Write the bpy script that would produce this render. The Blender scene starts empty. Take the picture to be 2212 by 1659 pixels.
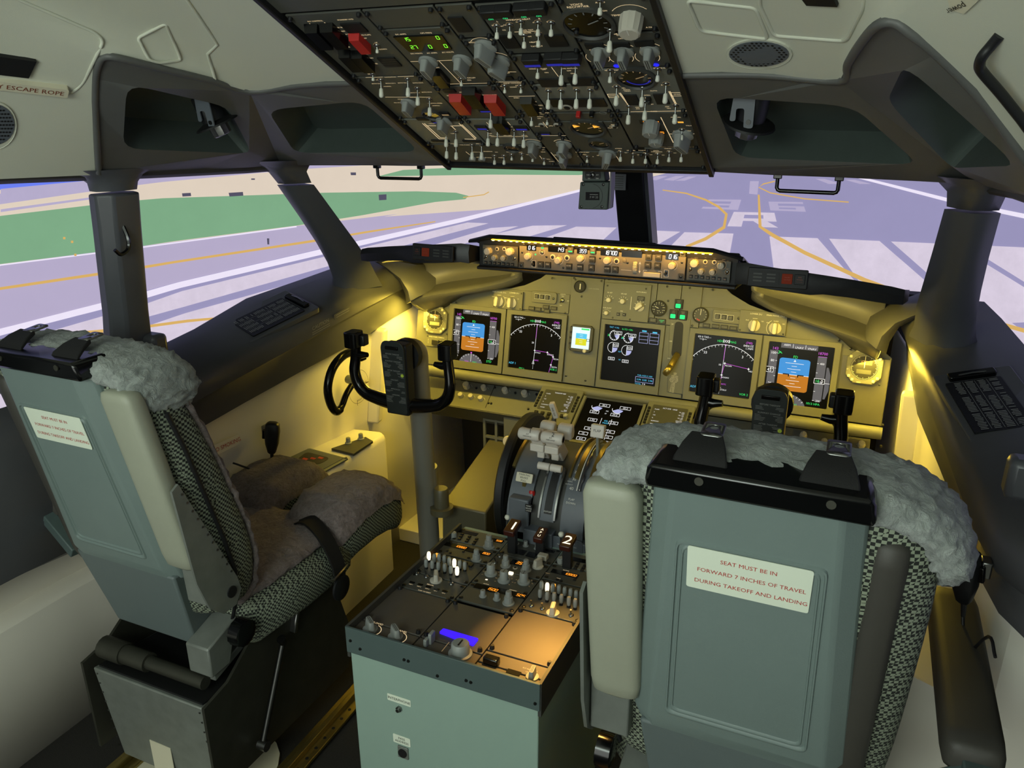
import bpy, bmesh, math, random
from mathutils import Vector as V, Matrix as MX
from mathutils.geometry import tessellate_polygon
from mathutils.bvhtree import BVHTree
random.seed(7)
SC = bpy.context.scene
COL = SC.collection
# ---------------------------------------------------------------- camera
# x right, y forward, z up, metres; floor at z = 0, instrument panel near y = 0
W0, H0, FPX = 2212.0, 1659.0, 1663.4
YAW, PITCH, ROLL = .414, .3356, -.003
CP = V((.681, -2.528, 1.684))
_f = V((-math.sin(YAW)*math.cos(PITCH), math.cos(YAW)*math.cos(PITCH), -math.sin(PITCH)))
_r = V((math.cos(YAW), math.sin(YAW), 0)); _u = _r.cross(_f)
_r, _u = _r*math.cos(ROLL)+_u*math.sin(ROLL), _u*math.cos(ROLL)-_r*math.sin(ROLL)
cam = bpy.data.cameras.new('camera'); camo = bpy.data.objects.new('camera', cam); COL.objects.link(camo)
cam.sensor_width = 36; cam.sensor_fit = 'HORIZONTAL'; cam.lens = FPX*36/W0; cam.clip_start = .02
m3 = MX((_r, _u, -_f)).transposed(); camo.matrix_world = MX.Translation(CP) @ m3.to_4x4()
SC.camera = camo
# ---------------------------------------------------------------- view, world, lights
SC.view_settings.view_transform = 'Standard'; SC.view_settings.look = 'None'
SC.view_settings.gamma = 1; SC.view_settings.use_curve_mapping = False
SC.view_settings.exposure = 0.0
wd = bpy.data.worlds.new('dark_hall'); SC.world = wd; wd.use_nodes = True
wd.node_tree.nodes['Background'].inputs[0].default_value = (.30, .33, .32, 1)
wd.node_tree.nodes['Background'].inputs[1].default_value = .22
def area(name, loc, target, sx, sy, power, col, spread=180):
    l = bpy.data.lights.new(name, 'AREA'); l.shape = 'RECTANGLE'; l.size = sx; l.size_y = sy
    l.energy = power; l.color = col; l.spread = math.radians(spread)
    o = bpy.data.objects.new(name, l); COL.objects.link(o); o.location = loc
    d = (V(target)-V(loc)).normalized(); o.rotation_euler = d.to_track_quat('-Z', 'X' if abs(d.y) > .99 else 'Y').to_euler()
    return o
YEL = (1.0, .70, .07)
# cabin light in the room behind the camera
area('cabin_light', (.1, -3.3, 1.98), (.0, -1.2, .9), 1.3, .6, 26.0, (.86, 1.0, .90))
area('rear_fill_light', (-.15, -3.95, 1.15), (-.1, 0, .85), 1.7, 1.5, 19.0, (.95, 1.0, .93))  # added broad fill that brightens everything from behind; no doorway is built there
# warm flood lamps hidden under both glareshield wings
for s in (-1, 1):
    area('flood_lamp', (s*.62, -.35, 1.225), (s*.60, .0, .70), .34, .03, 3.0, YEL, 140)
    area('side_flood_lamp', (s*.79, -.03, .985), (s*1.0, -.34, .45), .06, .12, 2.5, YEL)
area('center_flood_lamp', (0, -.31, 1.214), (0, .0, .70), .60, .03, 2.0, (1, .78, .16))
# the strip of lamps along the hood over the mode control panel
area('hood_strip_lamp', (0, -.366, 1.316), (0, -.31, 1.24), .66, .012, .7, (1, .48, .05))
# pedestal flood lamp in the overhead panel
area('pedestal_flood_lamp', (.16, -.92, 1.69), (.21, -1.24, .6), .02, .02, 1.2, (1, .52, .10), 20)
# ---------------------------------------------------------------- helpers
def ray(px, py): return _r*((px-W0/2)/FPX) - _u*((py-H0/2)/FPX) + _f
def at(px, py, x=None, y=None, z=None):
    d = ray(px, py); i, v = (0, x) if x is not None else (1, y) if y is not None else (2, z)
    return CP + d*((v-CP[i])/d[i])
def lin(c):
    if isinstance(c, str): c = [int(c[i:i+2], 16)/255 for i in (0, 2, 4)]
    return tuple((x/12.92 if x <= .04045 else ((x+.055)/1.055)**2.4) for x in c[:3])
MATS = {}
def mat(name, c, rough=.5, metal=0, emit=0, ecol=None, var=.08, vs=60, bump=0, bs=300, spec=.5, trans=0, coat=0):
    m = bpy.data.materials.new(name); m.use_nodes = True; nt = m.node_tree; b = nt.nodes['Principled BSDF']
    c = lin(c); b.inputs['Roughness'].default_value = rough; b.inputs['Metallic'].default_value = metal
    b.inputs['Specular IOR Level'].default_value = spec
    if trans: b.inputs['Transmission Weight'].default_value = trans
    if coat: b.inputs['Coat Weight'].default_value = coat
    tc = nt.nodes.new('ShaderNodeTexCoord')
    if var:
        n = nt.nodes.new('ShaderNodeTexNoise'); n.inputs['Scale'].default_value = vs; n.inputs['Detail'].default_value = 4
        nt.links.new(tc.outputs['Object'], n.inputs['Vector'])
        mx = nt.nodes.new('ShaderNodeMix'); mx.data_type = 'RGBA'
        mx.inputs[6].default_value = (*[x*(1-var) for x in c], 1); mx.inputs[7].default_value = (*[min(1, x*(1+var)) for x in c], 1)
        nt.links.new(n.outputs['Fac'], mx.inputs[0]); nt.links.new(mx.outputs[2], b.inputs['Base Color'])
    else: b.inputs['Base Color'].default_value = (*c, 1)
    if bump:
        n2 = nt.nodes.new('ShaderNodeTexNoise'); n2.inputs['Scale'].default_value = bs; n2.inputs['Detail'].default_value = 3
        nt.links.new(tc.outputs['Object'], n2.inputs['Vector'])
        bp = nt.nodes.new('ShaderNodeBump'); bp.inputs['Strength'].default_value = bump; bp.inputs['Distance'].default_value = .002
        nt.links.new(n2.outputs['Fac'], bp.inputs['Height']); nt.links.new(bp.outputs[0], b.inputs['Normal'])
    if emit:
        b.inputs['Emission Color'].default_value = (*lin(ecol if ecol else tuple(x for x in (c if False else [])) or (1, 1, 1)), 1) if ecol else (*c, 1)
        b.inputs['Emission Strength'].default_value = emit
    MATS[name] = m; return m
def ems(name, c, e, var=0, vs=20):      # a self-lit surface: lamp, screen or backlit print
    m = bpy.data.materials.new(name); m.use_nodes = True; nt = m.node_tree; b = nt.nodes['Principled BSDF']; c = lin(c)
    b.inputs['Base Color'].default_value = (*[x*.15 for x in c], 1); b.inputs['Roughness'].default_value = .6
    b.inputs['Specular IOR Level'].default_value = .1
    b.inputs['Emission Color'].default_value = (*c, 1); b.inputs['Emission Strength'].default_value = e
    if var:
        tc = nt.nodes.new('ShaderNodeTexCoord'); n = nt.nodes.new('ShaderNodeTexNoise'); n.inputs['Scale'].default_value = vs; n.inputs['Detail'].default_value = 6
        n.inputs['Roughness'].default_value = .7
        nt.links.new(tc.outputs['Object'], n.inputs['Vector'])
        mx = nt.nodes.new('ShaderNodeMix'); mx.data_type = 'RGBA'; mx.inputs[6].default_value = (*[x*(1-var) for x in c], 1); mx.inputs[7].default_value = (*[x*(1+var) for x in c], 1)
        nt.links.new(n.outputs['Fac'], mx.inputs[0]); nt.links.new(mx.outputs[2], b.inputs['Emission Color'])
    MATS[name] = m; return m
WM = {}
def _link(o, parent=None, mw=None):
    COL.objects.link(o)
    mw = mw or MX.Identity(4)
    if parent: o.parent = parent; o.matrix_local = mw; WM[o.name] = WM[parent.name] @ mw
    else: o.matrix_world = mw; WM[o.name] = mw
    return o
def thing(name, label, cat, loc=(0, 0, 0), mw=None, group=None):
    o = bpy.data.objects.new(name, None); o.empty_display_size = .05
    _link(o, None, mw or MX.Translation(V(loc))); o['label'] = label; o['category'] = cat
    if group: o['group'] = group
    return o
def tag(o, label, cat, group=None):
    o['label'] = label; o['category'] = cat
    if group: o['group'] = group
    return o
class MB:
    def __init__(s): s.v = []; s.f = []; s.m = []; s.mi = 0; s.T = None
    def add(s, vs, fs):
        n = len(s.v)
        s.v += [tuple(s.T @ V(v)) if s.T else tuple(v) for v in vs]
        s.f += [[i+n for i in f] for f in fs]; s.m += [s.mi]*len(fs); return s
    def bx(s, x0, y0, z0, x1, y1, z1):
        return s.add([(x0,y0,z0),(x1,y0,z0),(x1,y1,z0),(x0,y1,z0),(x0,y0,z1),(x1,y0,z1),(x1,y1,z1),(x0,y1,z1)],
              [(0,3,2,1),(4,5,6,7),(0,1,5,4),(1,2,6,5),(2,3,7,6),(3,0,4,7)])
    def cb(s, c, d): return s.bx(c[0]-d[0]/2, c[1]-d[1]/2, c[2]-d[2]/2, c[0]+d[0]/2, c[1]+d[1]/2, c[2]+d[2]/2)
    def hexa(s, p):   # eight corners: bottom loop of 4, top loop of 4
        return s.add(p, [(3,2,1,0),(4,5,6,7),(0,1,5,4),(1,2,6,5),(2,3,7,6),(3,0,4,7)])
    def bar(s, p0, p1, w, h, up=(0,0,1)):
        p0, p1 = V(p0), V(p1); d = (p1-p0).normalized(); a = d.cross(V(up)).normalized(); b = a.cross(d)
        q = [p0-a*w/2-b*h/2, p0+a*w/2-b*h/2, p0+a*w/2+b*h/2, p0-a*w/2+b*h/2]
        return s.hexa(q+[x+(p1-p0) for x in q])
    def loft(s, loops, cap=True, closed=True):
        n = len(loops[0]); vs = [p for l in loops for p in l]; fs = []
        for i in range(len(loops)-1):
            for j in range(n if closed else n-1):
                k = (j+1) % n; fs.append((i*n+j, i*n+k, (i+1)*n+k, (i+1)*n+j))
        if cap and closed: fs.append(tuple(range(n-1, -1, -1))); fs.append(tuple((len(loops)-1)*n+j for j in range(n)))
        return s.add(vs, fs)
    def cyl(s, p0, p1, r0, r1=None, n=12, cap=True):
        p0, p1 = V(p0), V(p1); r1 = r0 if r1 is None else r1; d = (p1-p0).normalized()
        a = d.orthogonal().normalized(); b = d.cross(a)
        L = [[p+(a*math.cos(t)+b*math.sin(t))*r for t in [2*math.pi*k/n for k in range(n)]] for p, r in ((p0, r0), (p1, r1))]
        return s.loft(L, cap)
    def lathe(s, prof, n=16):
        L = [[(r*math.cos(2*math.pi*k/n), r*math.sin(2*math.pi*k/n), z) for k in range(n)] for r, z in prof]
        return s.loft(L)
    def tube(s, path, r, n=8, closed=False, flat=1, up=None):
        P = [V(p) for p in path]; N = len(P); L = []; a = None
        for i, p in enumerate(P):
            d = ((P[(i+1) % N] if closed or i < N-1 else p) - (P[i-1] if closed or i > 0 else p)).normalized()
            if up is not None: a = d.cross(V(up)).normalized()
            else:
                a = d.orthogonal().normalized() if a is None else (a - d*a.dot(d)).normalized()
            b = d.cross(a); rr = r[i] if isinstance(r, (list, tuple)) else r
            L.append([p+(a*math.cos(t)+b*math.sin(t)*flat)*rr for t in [2*math.pi*k/n for k in range(n)]])
        if closed: L.append(L[0])
        return s.loft(L, not closed)
    def poly(s, loops):   # flat face, first loop outer, others holes
        if not isinstance(loops[0][0], (list, tuple, V)) : loops = [loops]
        ls = [[V(p) for p in l] for l in loops]; t = tessellate_polygon(ls); vs = [p for l in ls for p in l]
        return s.add(vs, [tuple(f) for f in t])
    def prism(s, pts, z0, z1, top=None):
        n = len(pts); tp = top or pts
        if n <= 4 or top is not None or _convex(pts): return s.loft([[(x, y, z0) for x, y in pts], [(x, y, z1) for x, y in tp]])
        vs = [(x, y, z0) for x, y in pts]+[(x, y, z1) for x, y in pts]
        t = tessellate_polygon([[V((x, y, 0)) for x, y in pts]])
        return s.add(vs, [(i, (i+1) % n, (i+1) % n+n, i+n) for i in range(n)]+[tuple(reversed(f)) for f in t]+[tuple(i+n for i in f) for f in t])
    def rect(s, u, v, w, h, z=0): return s.add([(u-w/2, v-h/2, z), (u+w/2, v-h/2, z), (u+w/2, v+h/2, z), (u-w/2, v+h/2, z)], [(0, 1, 2, 3)])
    def line(s, pts, w, z=0, closed=False):
        P = [V((p[0], p[1])) for p in pts]; N = len(P); A = []; B = []
        for i, p in enumerate(P):
            d0 = (p-P[i-1]).normalized() if (i or closed) else None
            d1 = (P[(i+1) % N]-p).normalized() if (i < N-1 or closed) else None
            d0 = d0 or d1; d1 = d1 or d0; m = d0+d1; m = m.normalized() if m.length > .05 else d0
            q = V((-m.y, m.x))*(w/2/max(.4, m.dot(d0))); A.append((p.x+q.x, p.y+q.y, z)); B.append((p.x-q.x, p.y-q.y, z))
        fs = [(i, i+N, (i+1) % N+N, (i+1) % N) for i in range(N if closed else N-1)]
        return s.add(A+B, fs)
    def arc(s, u, v, r, a0, a1, w, z=0, n=None):
        n = n or max(4, int(abs(a1-a0)/12)); return s.line([(u+r*math.cos(math.radians(a0+(a1-a0)*k/n)), v+r*math.sin(math.radians(a0+(a1-a0)*k/n))) for k in range(n+1)], w, z)
    def disc(s, u, v, r, z=0, n=16, e=1): return s.add([(u+r*math.cos(2*math.pi*k/n), v+r*e*math.sin(2*math.pi*k/n), z) for k in range(n)], [tuple(range(n))])
    def text(s, t, u, v, h, z=0, al='C', rot=0, w=1.0):
        vs, fs, wd_ = glyphs(t); k = h; c, sn = math.cos(rot), math.sin(rot); off = {'C': -wd_/2, 'L': 0, 'R': -wd_}[al]
        return s.add([(u+((x+off)*c*w-(y-.36)*sn)*k, v+((x+off)*sn*w+(y-.36)*c)*k, z) for x, y in vs], fs)
    def seg7(s, t, u, v, h, z=0, al='R', slant=.12, wt=.13):
        w = h*.5; step = h*.74; n = len(t); x0 = u-(n*step if al == 'R' else n*step/2 if al == 'C' else 0)
        for i, ch in enumerate(t):
            for k in SEG.get(ch, ''):
                (a, b), (c, d) = SGP[k]; p = [(x0+i*step+a*w+b*h*slant, v+(b-.5)*h), (x0+i*step+c*w+d*h*slant, v+(d-.5)*h)]
                s.line(p, h*wt, z)
        return s
    def build(s, name, mats, parent=None, mw=None, bevel=0, smooth=40, sub=0, world=False, solid=0, bseg=2, mirror=False):
        me = bpy.data.meshes.new(name); vs = s.v
        if world and parent: iv = WM[parent.name].inverted(); vs = [tuple(iv @ V(v)) for v in vs]
        me.from_pydata([tuple(v) for v in vs], [], s.f)
        if not isinstance(mats, (list, tuple)): mats = [mats]
        for m in mats: me.materials.append(MATS[m] if isinstance(m, str) else m)
        if len(mats) > 1: me.polygons.foreach_set('material_index', s.m)
        if smooth:
            me.polygons.foreach_set('use_smooth', [True]*len(me.polygons)); me.set_sharp_from_angle(angle=math.radians(smooth))
        me.update(); o = bpy.data.objects.new(name, me); _link(o, parent, mw)
        if sub: md = o.modifiers.new('s', 'SUBSURF'); md.levels = md.render_levels = sub
        if solid: md = o.modifiers.new('t', 'SOLIDIFY'); md.thickness = abs(solid); md.offset = -1 if solid > 0 else 1
        if bevel: md = o.modifiers.new('b', 'BEVEL'); md.width = bevel; md.segments = bseg; md.limit_method = 'ANGLE'; md.angle_limit = math.radians(35); md.harden_normals = False
        return o
def _convex(p):
    n = len(p); sg = 0
    for i in range(n):
        a, b, c = p[i], p[(i+1) % n], p[(i+2) % n]; k = (b[0]-a[0])*(c[1]-b[1])-(b[1]-a[1])*(c[0]-b[0])
        if abs(k) > 1e-12:
            if sg and (k > 0) != (sg > 0): return False
            sg = k
    return True
SEG = {'0': 'abcdef', '1': 'bc', '2': 'abged', '3': 'abgcd', '4': 'fgbc', '5': 'afgcd', '6': 'afgedc', '7': 'abc', '8': 'abcdefg', '9': 'abcdfg'}
SGP = {'a': ((0, 1), (1, 1)), 'b': ((1, 1), (1, .5)), 'c': ((1, .5), (1, 0)), 'd': ((0, 0), (1, 0)), 'e': ((0, 0), (0, .5)), 'f': ((0, .5), (0, 1)), 'g': ((0, .5), (1, .5))}
_gc = {}
def glyphs(t):
    if t not in _gc:
        cu = bpy.data.curves.new('t', 'FONT'); cu.body = t; cu.resolution_u = 2; cu.fill_mode = 'FRONT'; cu.offset = 0
        o = bpy.data.objects.new('t', cu); COL.objects.link(o); me = o.to_mesh()
        vs = [(v.co.x, v.co.y) for v in me.vertices]; fs = [tuple(p.vertices) for p in me.polygons]
        w = max([x for x, y in vs] or [0]); o.to_mesh_clear(); bpy.data.objects.remove(o); bpy.data.curves.remove(cu); _gc[t] = (vs, fs, w)
    return _gc[t]
def inst(src, parent, mw, name=None):     # copy of an object sharing its mesh
    o = src.copy(); o.name = name or src.name.split('.')[0]; COL.objects.link(o); o.parent = parent
    o.matrix_local = mw if parent else mw
    if not parent: o.matrix_world = mw
    WM[o.name] = (WM[parent.name] @ mw) if parent else mw; return o
def struct(o): o['kind'] = 'structure'; return o
class Fr:      # a flat panel: origin, right axis, up axis; local z points at the reader
    def __init__(s, o, x, y):
        s.o, s.x, s.y = V(o), V(x).normalized(), V(y).normalized(); s.z = s.x.cross(s.y); s.y = s.z.cross(s.x)
        s.m = MX((s.x, s.y, s.z)).transposed().to_4x4(); s.m.translation = s.o
    def uv(s, px, py, w=0):
        d = ray(px, py); o = s.o+s.z*w; t = (o-CP).dot(s.z)/d.dot(s.z); p = CP+d*t-o; return (p.dot(s.x), p.dot(s.y))
    def at(s, u, v, w=0): return s.o+s.x*u+s.y*v+s.z*w
    def sub(s, u, v, w=0): f = Fr(s.at(u, v, w), s.x, s.y); return f
def rloop(pts, r, n=4):   # round the corners of a loop (2D or 3D)
    P = [V(p) for p in pts]; N = len(P); out = []
    for i in range(N):
        a, p, b = P[i-1], P[i], P[(i+1) % N]; rr = min(r[i] if isinstance(r, (list, tuple)) else r, (a-p).length*.49, (b-p).length*.49)
        q0 = p+(a-p).normalized()*rr; q1 = p+(b-p).normalized()*rr
        for k in range(n+1):
            t = k/n; out.append(q0*(1-t)**2+p*2*t*(1-t)+q1*t*t)
    return out
def r2(pts, r, n=3): return [(p.x, p.y) for p in rloop([V(p) for p in pts], r, n)]
def rrect(w, h, r, n=3, cx=0, cy=0): return r2([(cx-w/2, cy-h/2), (cx+w/2, cy-h/2), (cx+w/2, cy+h/2), (cx-w/2, cy+h/2)], r, n)
def smooth_path(pts, n=6):   # Catmull-Rom through points
    P = [V(p) for p in pts]; P = [P[0]*2-P[1]]+P+[P[-1]*2-P[-2]]; out = []
    for i in range(1, len(P)-2):
        for k in range(n):
            t = k/n; a, b, c, d = P[i-1:i+3]
            out.append(.5*((2*b)+(c-a)*t+(2*a-5*b+4*c-d)*t*t+(3*b-3*c+d-a)*t**3))
    out.append(P[-2]); return out
def mir(pts): return [(-p[0], p[1], p[2]) for p in pts]
def sx(pts, s): return [(p[0]*s, p[1], p[2]) for p in pts]
# ---------------------------------------------------------------- materials
mat('carpet', '23211d', .95, var=.6, vs=240, bump=.8, bs=500)
mat('white_liner', 'e4e0d4', .42, var=.03, vs=8, bump=.05)
mat('ceiling_white', 'c9cbbb', .6, var=.03, vs=6, bump=.08, bs=600)
mat('dark_plastic', '585957', .5, var=.08, vs=30, bump=.12, bs=900)
mat('sill_plastic', '525356', .42, var=.06, vs=30, bump=.1, bs=900)
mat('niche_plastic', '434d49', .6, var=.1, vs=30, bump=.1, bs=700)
mat('header_trim', '35332f', .55, var=.1)
mat('post_plastic', '4f5156', .38, var=.08, vs=20, bump=.06)
mat('black_gloss', '090a0b', .18, var=.1)
mat('black_matte', '0e0f10', .6, var=.2)
mat('black_soft', '17181a', .45, var=.15, bump=.1)
mat('panel_grey', '62635a', .55, var=.05, vs=40, bump=.06, bs=900)
mat('panel_dark', '3c3d3a', .55, var=.08, vs=60)
mat('overhead_grey', '4a4b45', .5, var=.08, vs=60, bump=.05)
mat('overhead_light', '6e7068', .5, var=.06, vs=60)
mat('screen_black', '08080d', .3, var=0, spec=.12)
mat('glass_dark', '08090a', .05, var=0, coat=.6)
mat('quadrant_grey', '5a6067', .45, var=.06, vs=50)
mat('lever_white', 'cfc9bf', .4, var=.05)
mat('knob_grey', '8b8f8c', .45, var=.06)
mat('knob_cream', 'b9b5a8', .45, var=.05)
mat('switch_white', 'd9dacb', .4, var=.03)
mat('steel', '8d8e8c', .3, metal=1, var=.1)
mat('steel_dark', '4d4e4c', .38, metal=1, var=.15)
mat('worn_metal', '7d827c', .45, metal=.35, var=.25, vs=25, bump=.1, bs=80)
mat('worn_dark', '3f3f37', .5, metal=.5, var=.3, vs=20)
mat('brass', '9a8a52', .35, metal=.9, var=.15)
mat('red_plastic', 'b0201c', .4, var=.05)
mat('seat_shell', '71807d', .5, var=.04, vs=18, bump=.12, bs=500)
mat('seat_shell_dark', '5f6a6a', .5, var=.04, vs=18, bump=.12, bs=500)
mat('vinyl', '9a9d8c', .5, var=.03, vs=20, bump=.15, bs=900)
mat('vinyl_dark', '3f3d38', .55, var=.06, vs=20, bump=.15, bs=900)
mat('pedestal_paint', '8fa79c', .5, var=.03, vs=14, bump=.05)
mat('pedestal_band', '4b5a59', .5, var=.05, vs=20)
mat('column_paint', '77766e', .4, var=.05, vs=20)
mat('label_white', 'dfe8d6', .5, var=0)
mat('label_cream', 'cfcab2', .5, var=0)
mat('print_red', 'b5322a', .5, var=0)
mat('print_black', '15130f', .5, var=0)
mat('print_white', 'd8d8d0', .5, var=0)
mat('print_grey', '8d8f8c', .5, var=0)
mat('print_dark_red', '7c3a24', .5, var=0)
mat('belt_black', '0b0b0b', .8, var=.3, vs=400, bump=.3, bs=900)
mat('duct_paint', '56523f', .45, var=.05)
ems('led_amber', 'ffb01e', 7)
ems('led_lamp', 'ffe07a', 18)
ems('glow_print', 'f2d7a6', .85)
ems('glow_dim', 'c9a876', .45)
ems('seg_white', 'eaf4ff', 1.6)
ems('seg_orange', 'ff9a2a', 1.5)
ems('seg_green', '8cff3c', 1.1)
ems('lit_green', '2ff58a', 1.1)
ems('lit_blue', '2a2cff', 1.1)
ems('lit_blue_dim', '2b2c9c', .8)
ems('lcd_blue', '3a1cff', 1.4)
ems('lit_key', 'fff1cf', 1.5)
ems('lit_orange', 'ffb040', 1.2)
ems('lit_red_dim', '7a2f1c', .4)
ems('d_black', '101018', .5)
ems('d_sky', '3f8fe0', .9)
ems('d_earth', 'b97628', .85)
ems('d_grey', '62636c', .8)
ems('d_white', 'e8ebf2', 1.0)
ems('d_magenta', 'c85be0', .95)
ems('d_green', '39e070', .95)
ems('d_cyan', '56c4f0', .95)
ems('d_lav', 'aab0e6', .9)
ems('d_yellow', 'cfd02a', 1.0)
ems('d_ice', 'd8f4f4', 1.05)
# ---------------------------------------------------------------- projection screen with the airfield picture
SCC = V((0, -.8)); SCR = 3.2; DTH = math.radians(3)
def scr_tz(px, py):      # where a sight line meets the curved screen -> (angle, height)
    d = ray(px, py); o = V((CP.x, CP.y))-SCC; dd = V((d.x, d.y)); a = dd.dot(dd); b = o.dot(dd); c = o.dot(o)-SCR**2
    t = (-b+math.sqrt(b*b-a*c))/a; p = CP+d*t; return (math.atan2(p.x-SCC.x, p.y-SCC.y), p.z)
def scr_p(th, z, off=0):
    k = math.floor(th/DTH); f = th/DTH-k; r = SCR-off; a, b = k*DTH, (k+1)*DTH
    x = r*(math.sin(a)*(1-f)+math.sin(b)*f); y = r*(math.cos(a)*(1-f)+math.cos(b)*f); return (SCC.x+x, SCC.y+y, z)
scr = thing('projection_screen', 'large curved projection screen showing a runway outside the cockpit windows', 'screen', (0, 2.3, -1.2))
mb = MB(); n0, n1 = -36, 36
mb.loft([[scr_p(k*DTH+1e-6, z) for z in (-1.6, 0, 1, 1.93)] for k in range(n0, n1+1)], closed=False)
ems('img_asphalt', '9a95bb', .95, .07, 3); ems('img_taxi', 'b3a9c6', 1.0, .05, 3); ems('img_bar', 'd2c7d8', 1.02, .2, 7); ems('img_white', 'e6def0', 1.05, .05, 9)
ems('img_beige', 'dccdbb', 1.0, .05, 6); ems('img_green', '82b08a', .9, .10, 2); ems('img_sky', '6a7ff0', 1); ems('img_haze', 'b3aac8', 1, .1, 4)
ems('img_yellow', 'd6ad63', 1, .05, 8); ems('img_gold', 'bfa372', .95); ems('img_joint', '8480a8', .9); ems('img_dark', '5d5a6e', .8)
mb.build('screen_surface', 'img_asphalt', scr, world=True, smooth=0)
mb = MB(); mb.loft([[scr_p(k*DTH+1e-6, z) for z in (1.93, 2.5, 3.2)] for k in range(n0, n1+1)], closed=False); ems('img_upper_sky', '8f93bd', .6); mb.build('upper_sky', 'img_upper_sky', scr, world=True, smooth=0)
_lay = [0]
def spot(name, m, *polys, sub=True):
    _lay[0] += 1; off = .0016*_lay[0]
    for pl in polys:
        B = MB()
        pts = []
        for i, p in enumerate(pl):
            q = pl[(i+1) % len(pl)]; n = max(1, int(math.hypot(q[0]-p[0], q[1]-p[1])/40))
            for k in range(n): pts.append(scr_tz(p[0]+(q[0]-p[0])*k/n, p[1]+(q[1]-p[1])*k/n))
        bm = bmesh.new(); vs = [bm.verts.new((a, b, 0)) for a, b in pts]
        for f in tessellate_polygon([[V((a, b, 0)) for a, b in pts]]):
            try: bm.faces.new([vs[i] for i in f])
            except Exception: pass
        lo = min(a for a, b in pts); hi = max(a for a, b in pts); k = math.ceil(lo/DTH)
        while k*DTH < hi:
            bmesh.ops.bisect_plane(bm, geom=bm.verts[:]+bm.edges[:]+bm.faces[:], plane_co=(k*DTH, 0, 0), plane_no=(1, 0, 0)); k += 1
        bm.verts.index_update(); base = [scr_p(v.co.x, v.co.y, off) for v in bm.verts]
        B.add(base, [tuple(v.index for v in f.verts) for f in bm.faces]); bm.free()
        B.build(name, m, scr, world=True, smooth=0)
def stripe(pts, w):      # ribbon along pixel points, w = width or list of widths
    N = len(pts); A = []; Bq = []
    for i, p in enumerate(pts):
        a, b = pts[max(0, i-1)], pts[min(N-1, i+1)]; dx, dy = b[0]-a[0], b[1]-a[1]; L = math.hypot(dx, dy); ww = (w[i] if isinstance(w, (list, tuple)) else w)/2
        A.append((p[0]-dy/L*ww, p[1]+dx/L*ww)); Bq.append((p[0]+dy/L*ww, p[1]-dx/L*ww))
    return A+Bq[::-1]
spot('taxiway', 'img_taxi', [(-300, 640), (-300, 400), (1440, 364), (1250, 412), (1000, 470), (702, 535), (385, 609), (29, 705), (-300, 790)])
spot('distant_apron', 'img_beige', [(-300, 560), (-300, 420), (250, 400), (650, 352), (1480, 352), (1480, 364), (1392, 386), (1180, 428), (1060, 452), (830, 468), (860, 462), (640, 488), (-300, 610)])
spot('sky', 'img_sky', [(-300, 480), (-300, 300), (900, 300), (900, 345), (650, 353), (250, 384), (0, 410)])
spot('distant_haze', 'img_haze', [(-300, 490), (0, 418), (0, 408), (250, 384), (650, 350), (1200, 350), (1200, 352), (800, 356), (640, 366), (350, 393), (255, 405), (0, 441), (-300, 500)],
     [(0, 452), (255, 418), (255, 422), (0, 458)])
spot('green_field', 'img_green', [(-300, 520), (0, 466), (255, 436), (350, 428), (560, 421), (700, 416), (900, 413), (985, 416), (1012, 423), (1005, 430), (940, 436), (780, 465), (640, 487), (380, 520), (280, 535), (0, 570), (-300, 620)],
     [(815, 381), (1060, 377), (1250, 378), (1380, 364), (1250, 360), (1000, 361), (870, 367)])
spot('runway_edge_line', 'img_white', stripe([(-300, 795), (29, 709), (311, 637), (387, 615), (705, 541), (1000, 474), (1250, 412), (1390, 376), (1450, 362)], [22, 14, 14, 13, 12, 9, 5, 4, 3]),
     stripe([(1790, 366), (2062, 435), (2212, 466), (2500, 530)], [4, 8, 10, 14]), stripe([(-300, 632), (0, 572), (280, 537), (640, 489)], 3))
spot('runway_bar', 'img_bar', [(60, 728), (315, 655), (392, 628), (712, 551), (1010, 480), (1055, 482), (830, 541), (738, 566), (396, 662), (200, 716), (60, 760)],
     [(-200, 850), (150, 760), (398, 676), (738, 581), (880, 545), (1060, 492), (1120, 488), (960, 540), (600, 720), (300, 830), (0, 950)],
     [(1150, 487), (1225, 486), (1110, 520), (1000, 520)], [(1245, 489), (1332, 491), (1290, 530), (1130, 530)], [(1405, 497), (1470, 500), (1400, 540), (1330, 540)],
     [(1479, 501), (1585, 504), (1572, 575), (1420, 560)], [(1663, 510), (1767, 514), (1860, 620), (1672, 580)], [(1792, 515), (1901, 520), (2040, 640), (1880, 640)],
     [(1926, 521), (2062, 527), (2330, 690), (2120, 700), (2030, 612)], [(2085, 528), (2260, 536), (2500, 640), (2330, 680)], [(2080, 650), (2110, 640), (2330, 800), (2330, 990), (2090, 720)])
spot('centreline_dash', 'img_haze', [(1621, 391), (1640, 391), (1637, 420), (1619, 418)], [(1396, 387), (1422, 380), (1443, 380), (1418, 389)], [(1434, 388), (1460, 380), (1479, 380), (1455, 390)], [(1458, 390), (1488, 381), (1505, 381), (1479, 390)],
     [(1763, 386), (1782, 386), (1819, 397), (1791, 397)], [(1826, 388), (1847, 388), (1884, 397), (1859, 397)])
def quadmap(q, pts): return [((1-u)*(1-v)*q[0][0]+u*(1-v)*q[1][0]+u*v*q[2][0]+(1-u)*v*q[3][0], (1-u)*(1-v)*q[0][1]+u*(1-v)*q[1][1]+u*v*q[2][1]+(1-u)*v*q[3][1]) for u, v in pts]
q3 = [(1532, 430), (1602, 431), (1595, 453), (1516, 450)]; q6 = [(1661, 435), (1735, 436), (1742, 457), (1665, 454)]; qR = [(1586, 457), (1674, 459), (1682, 491), (1572, 488)]
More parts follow.
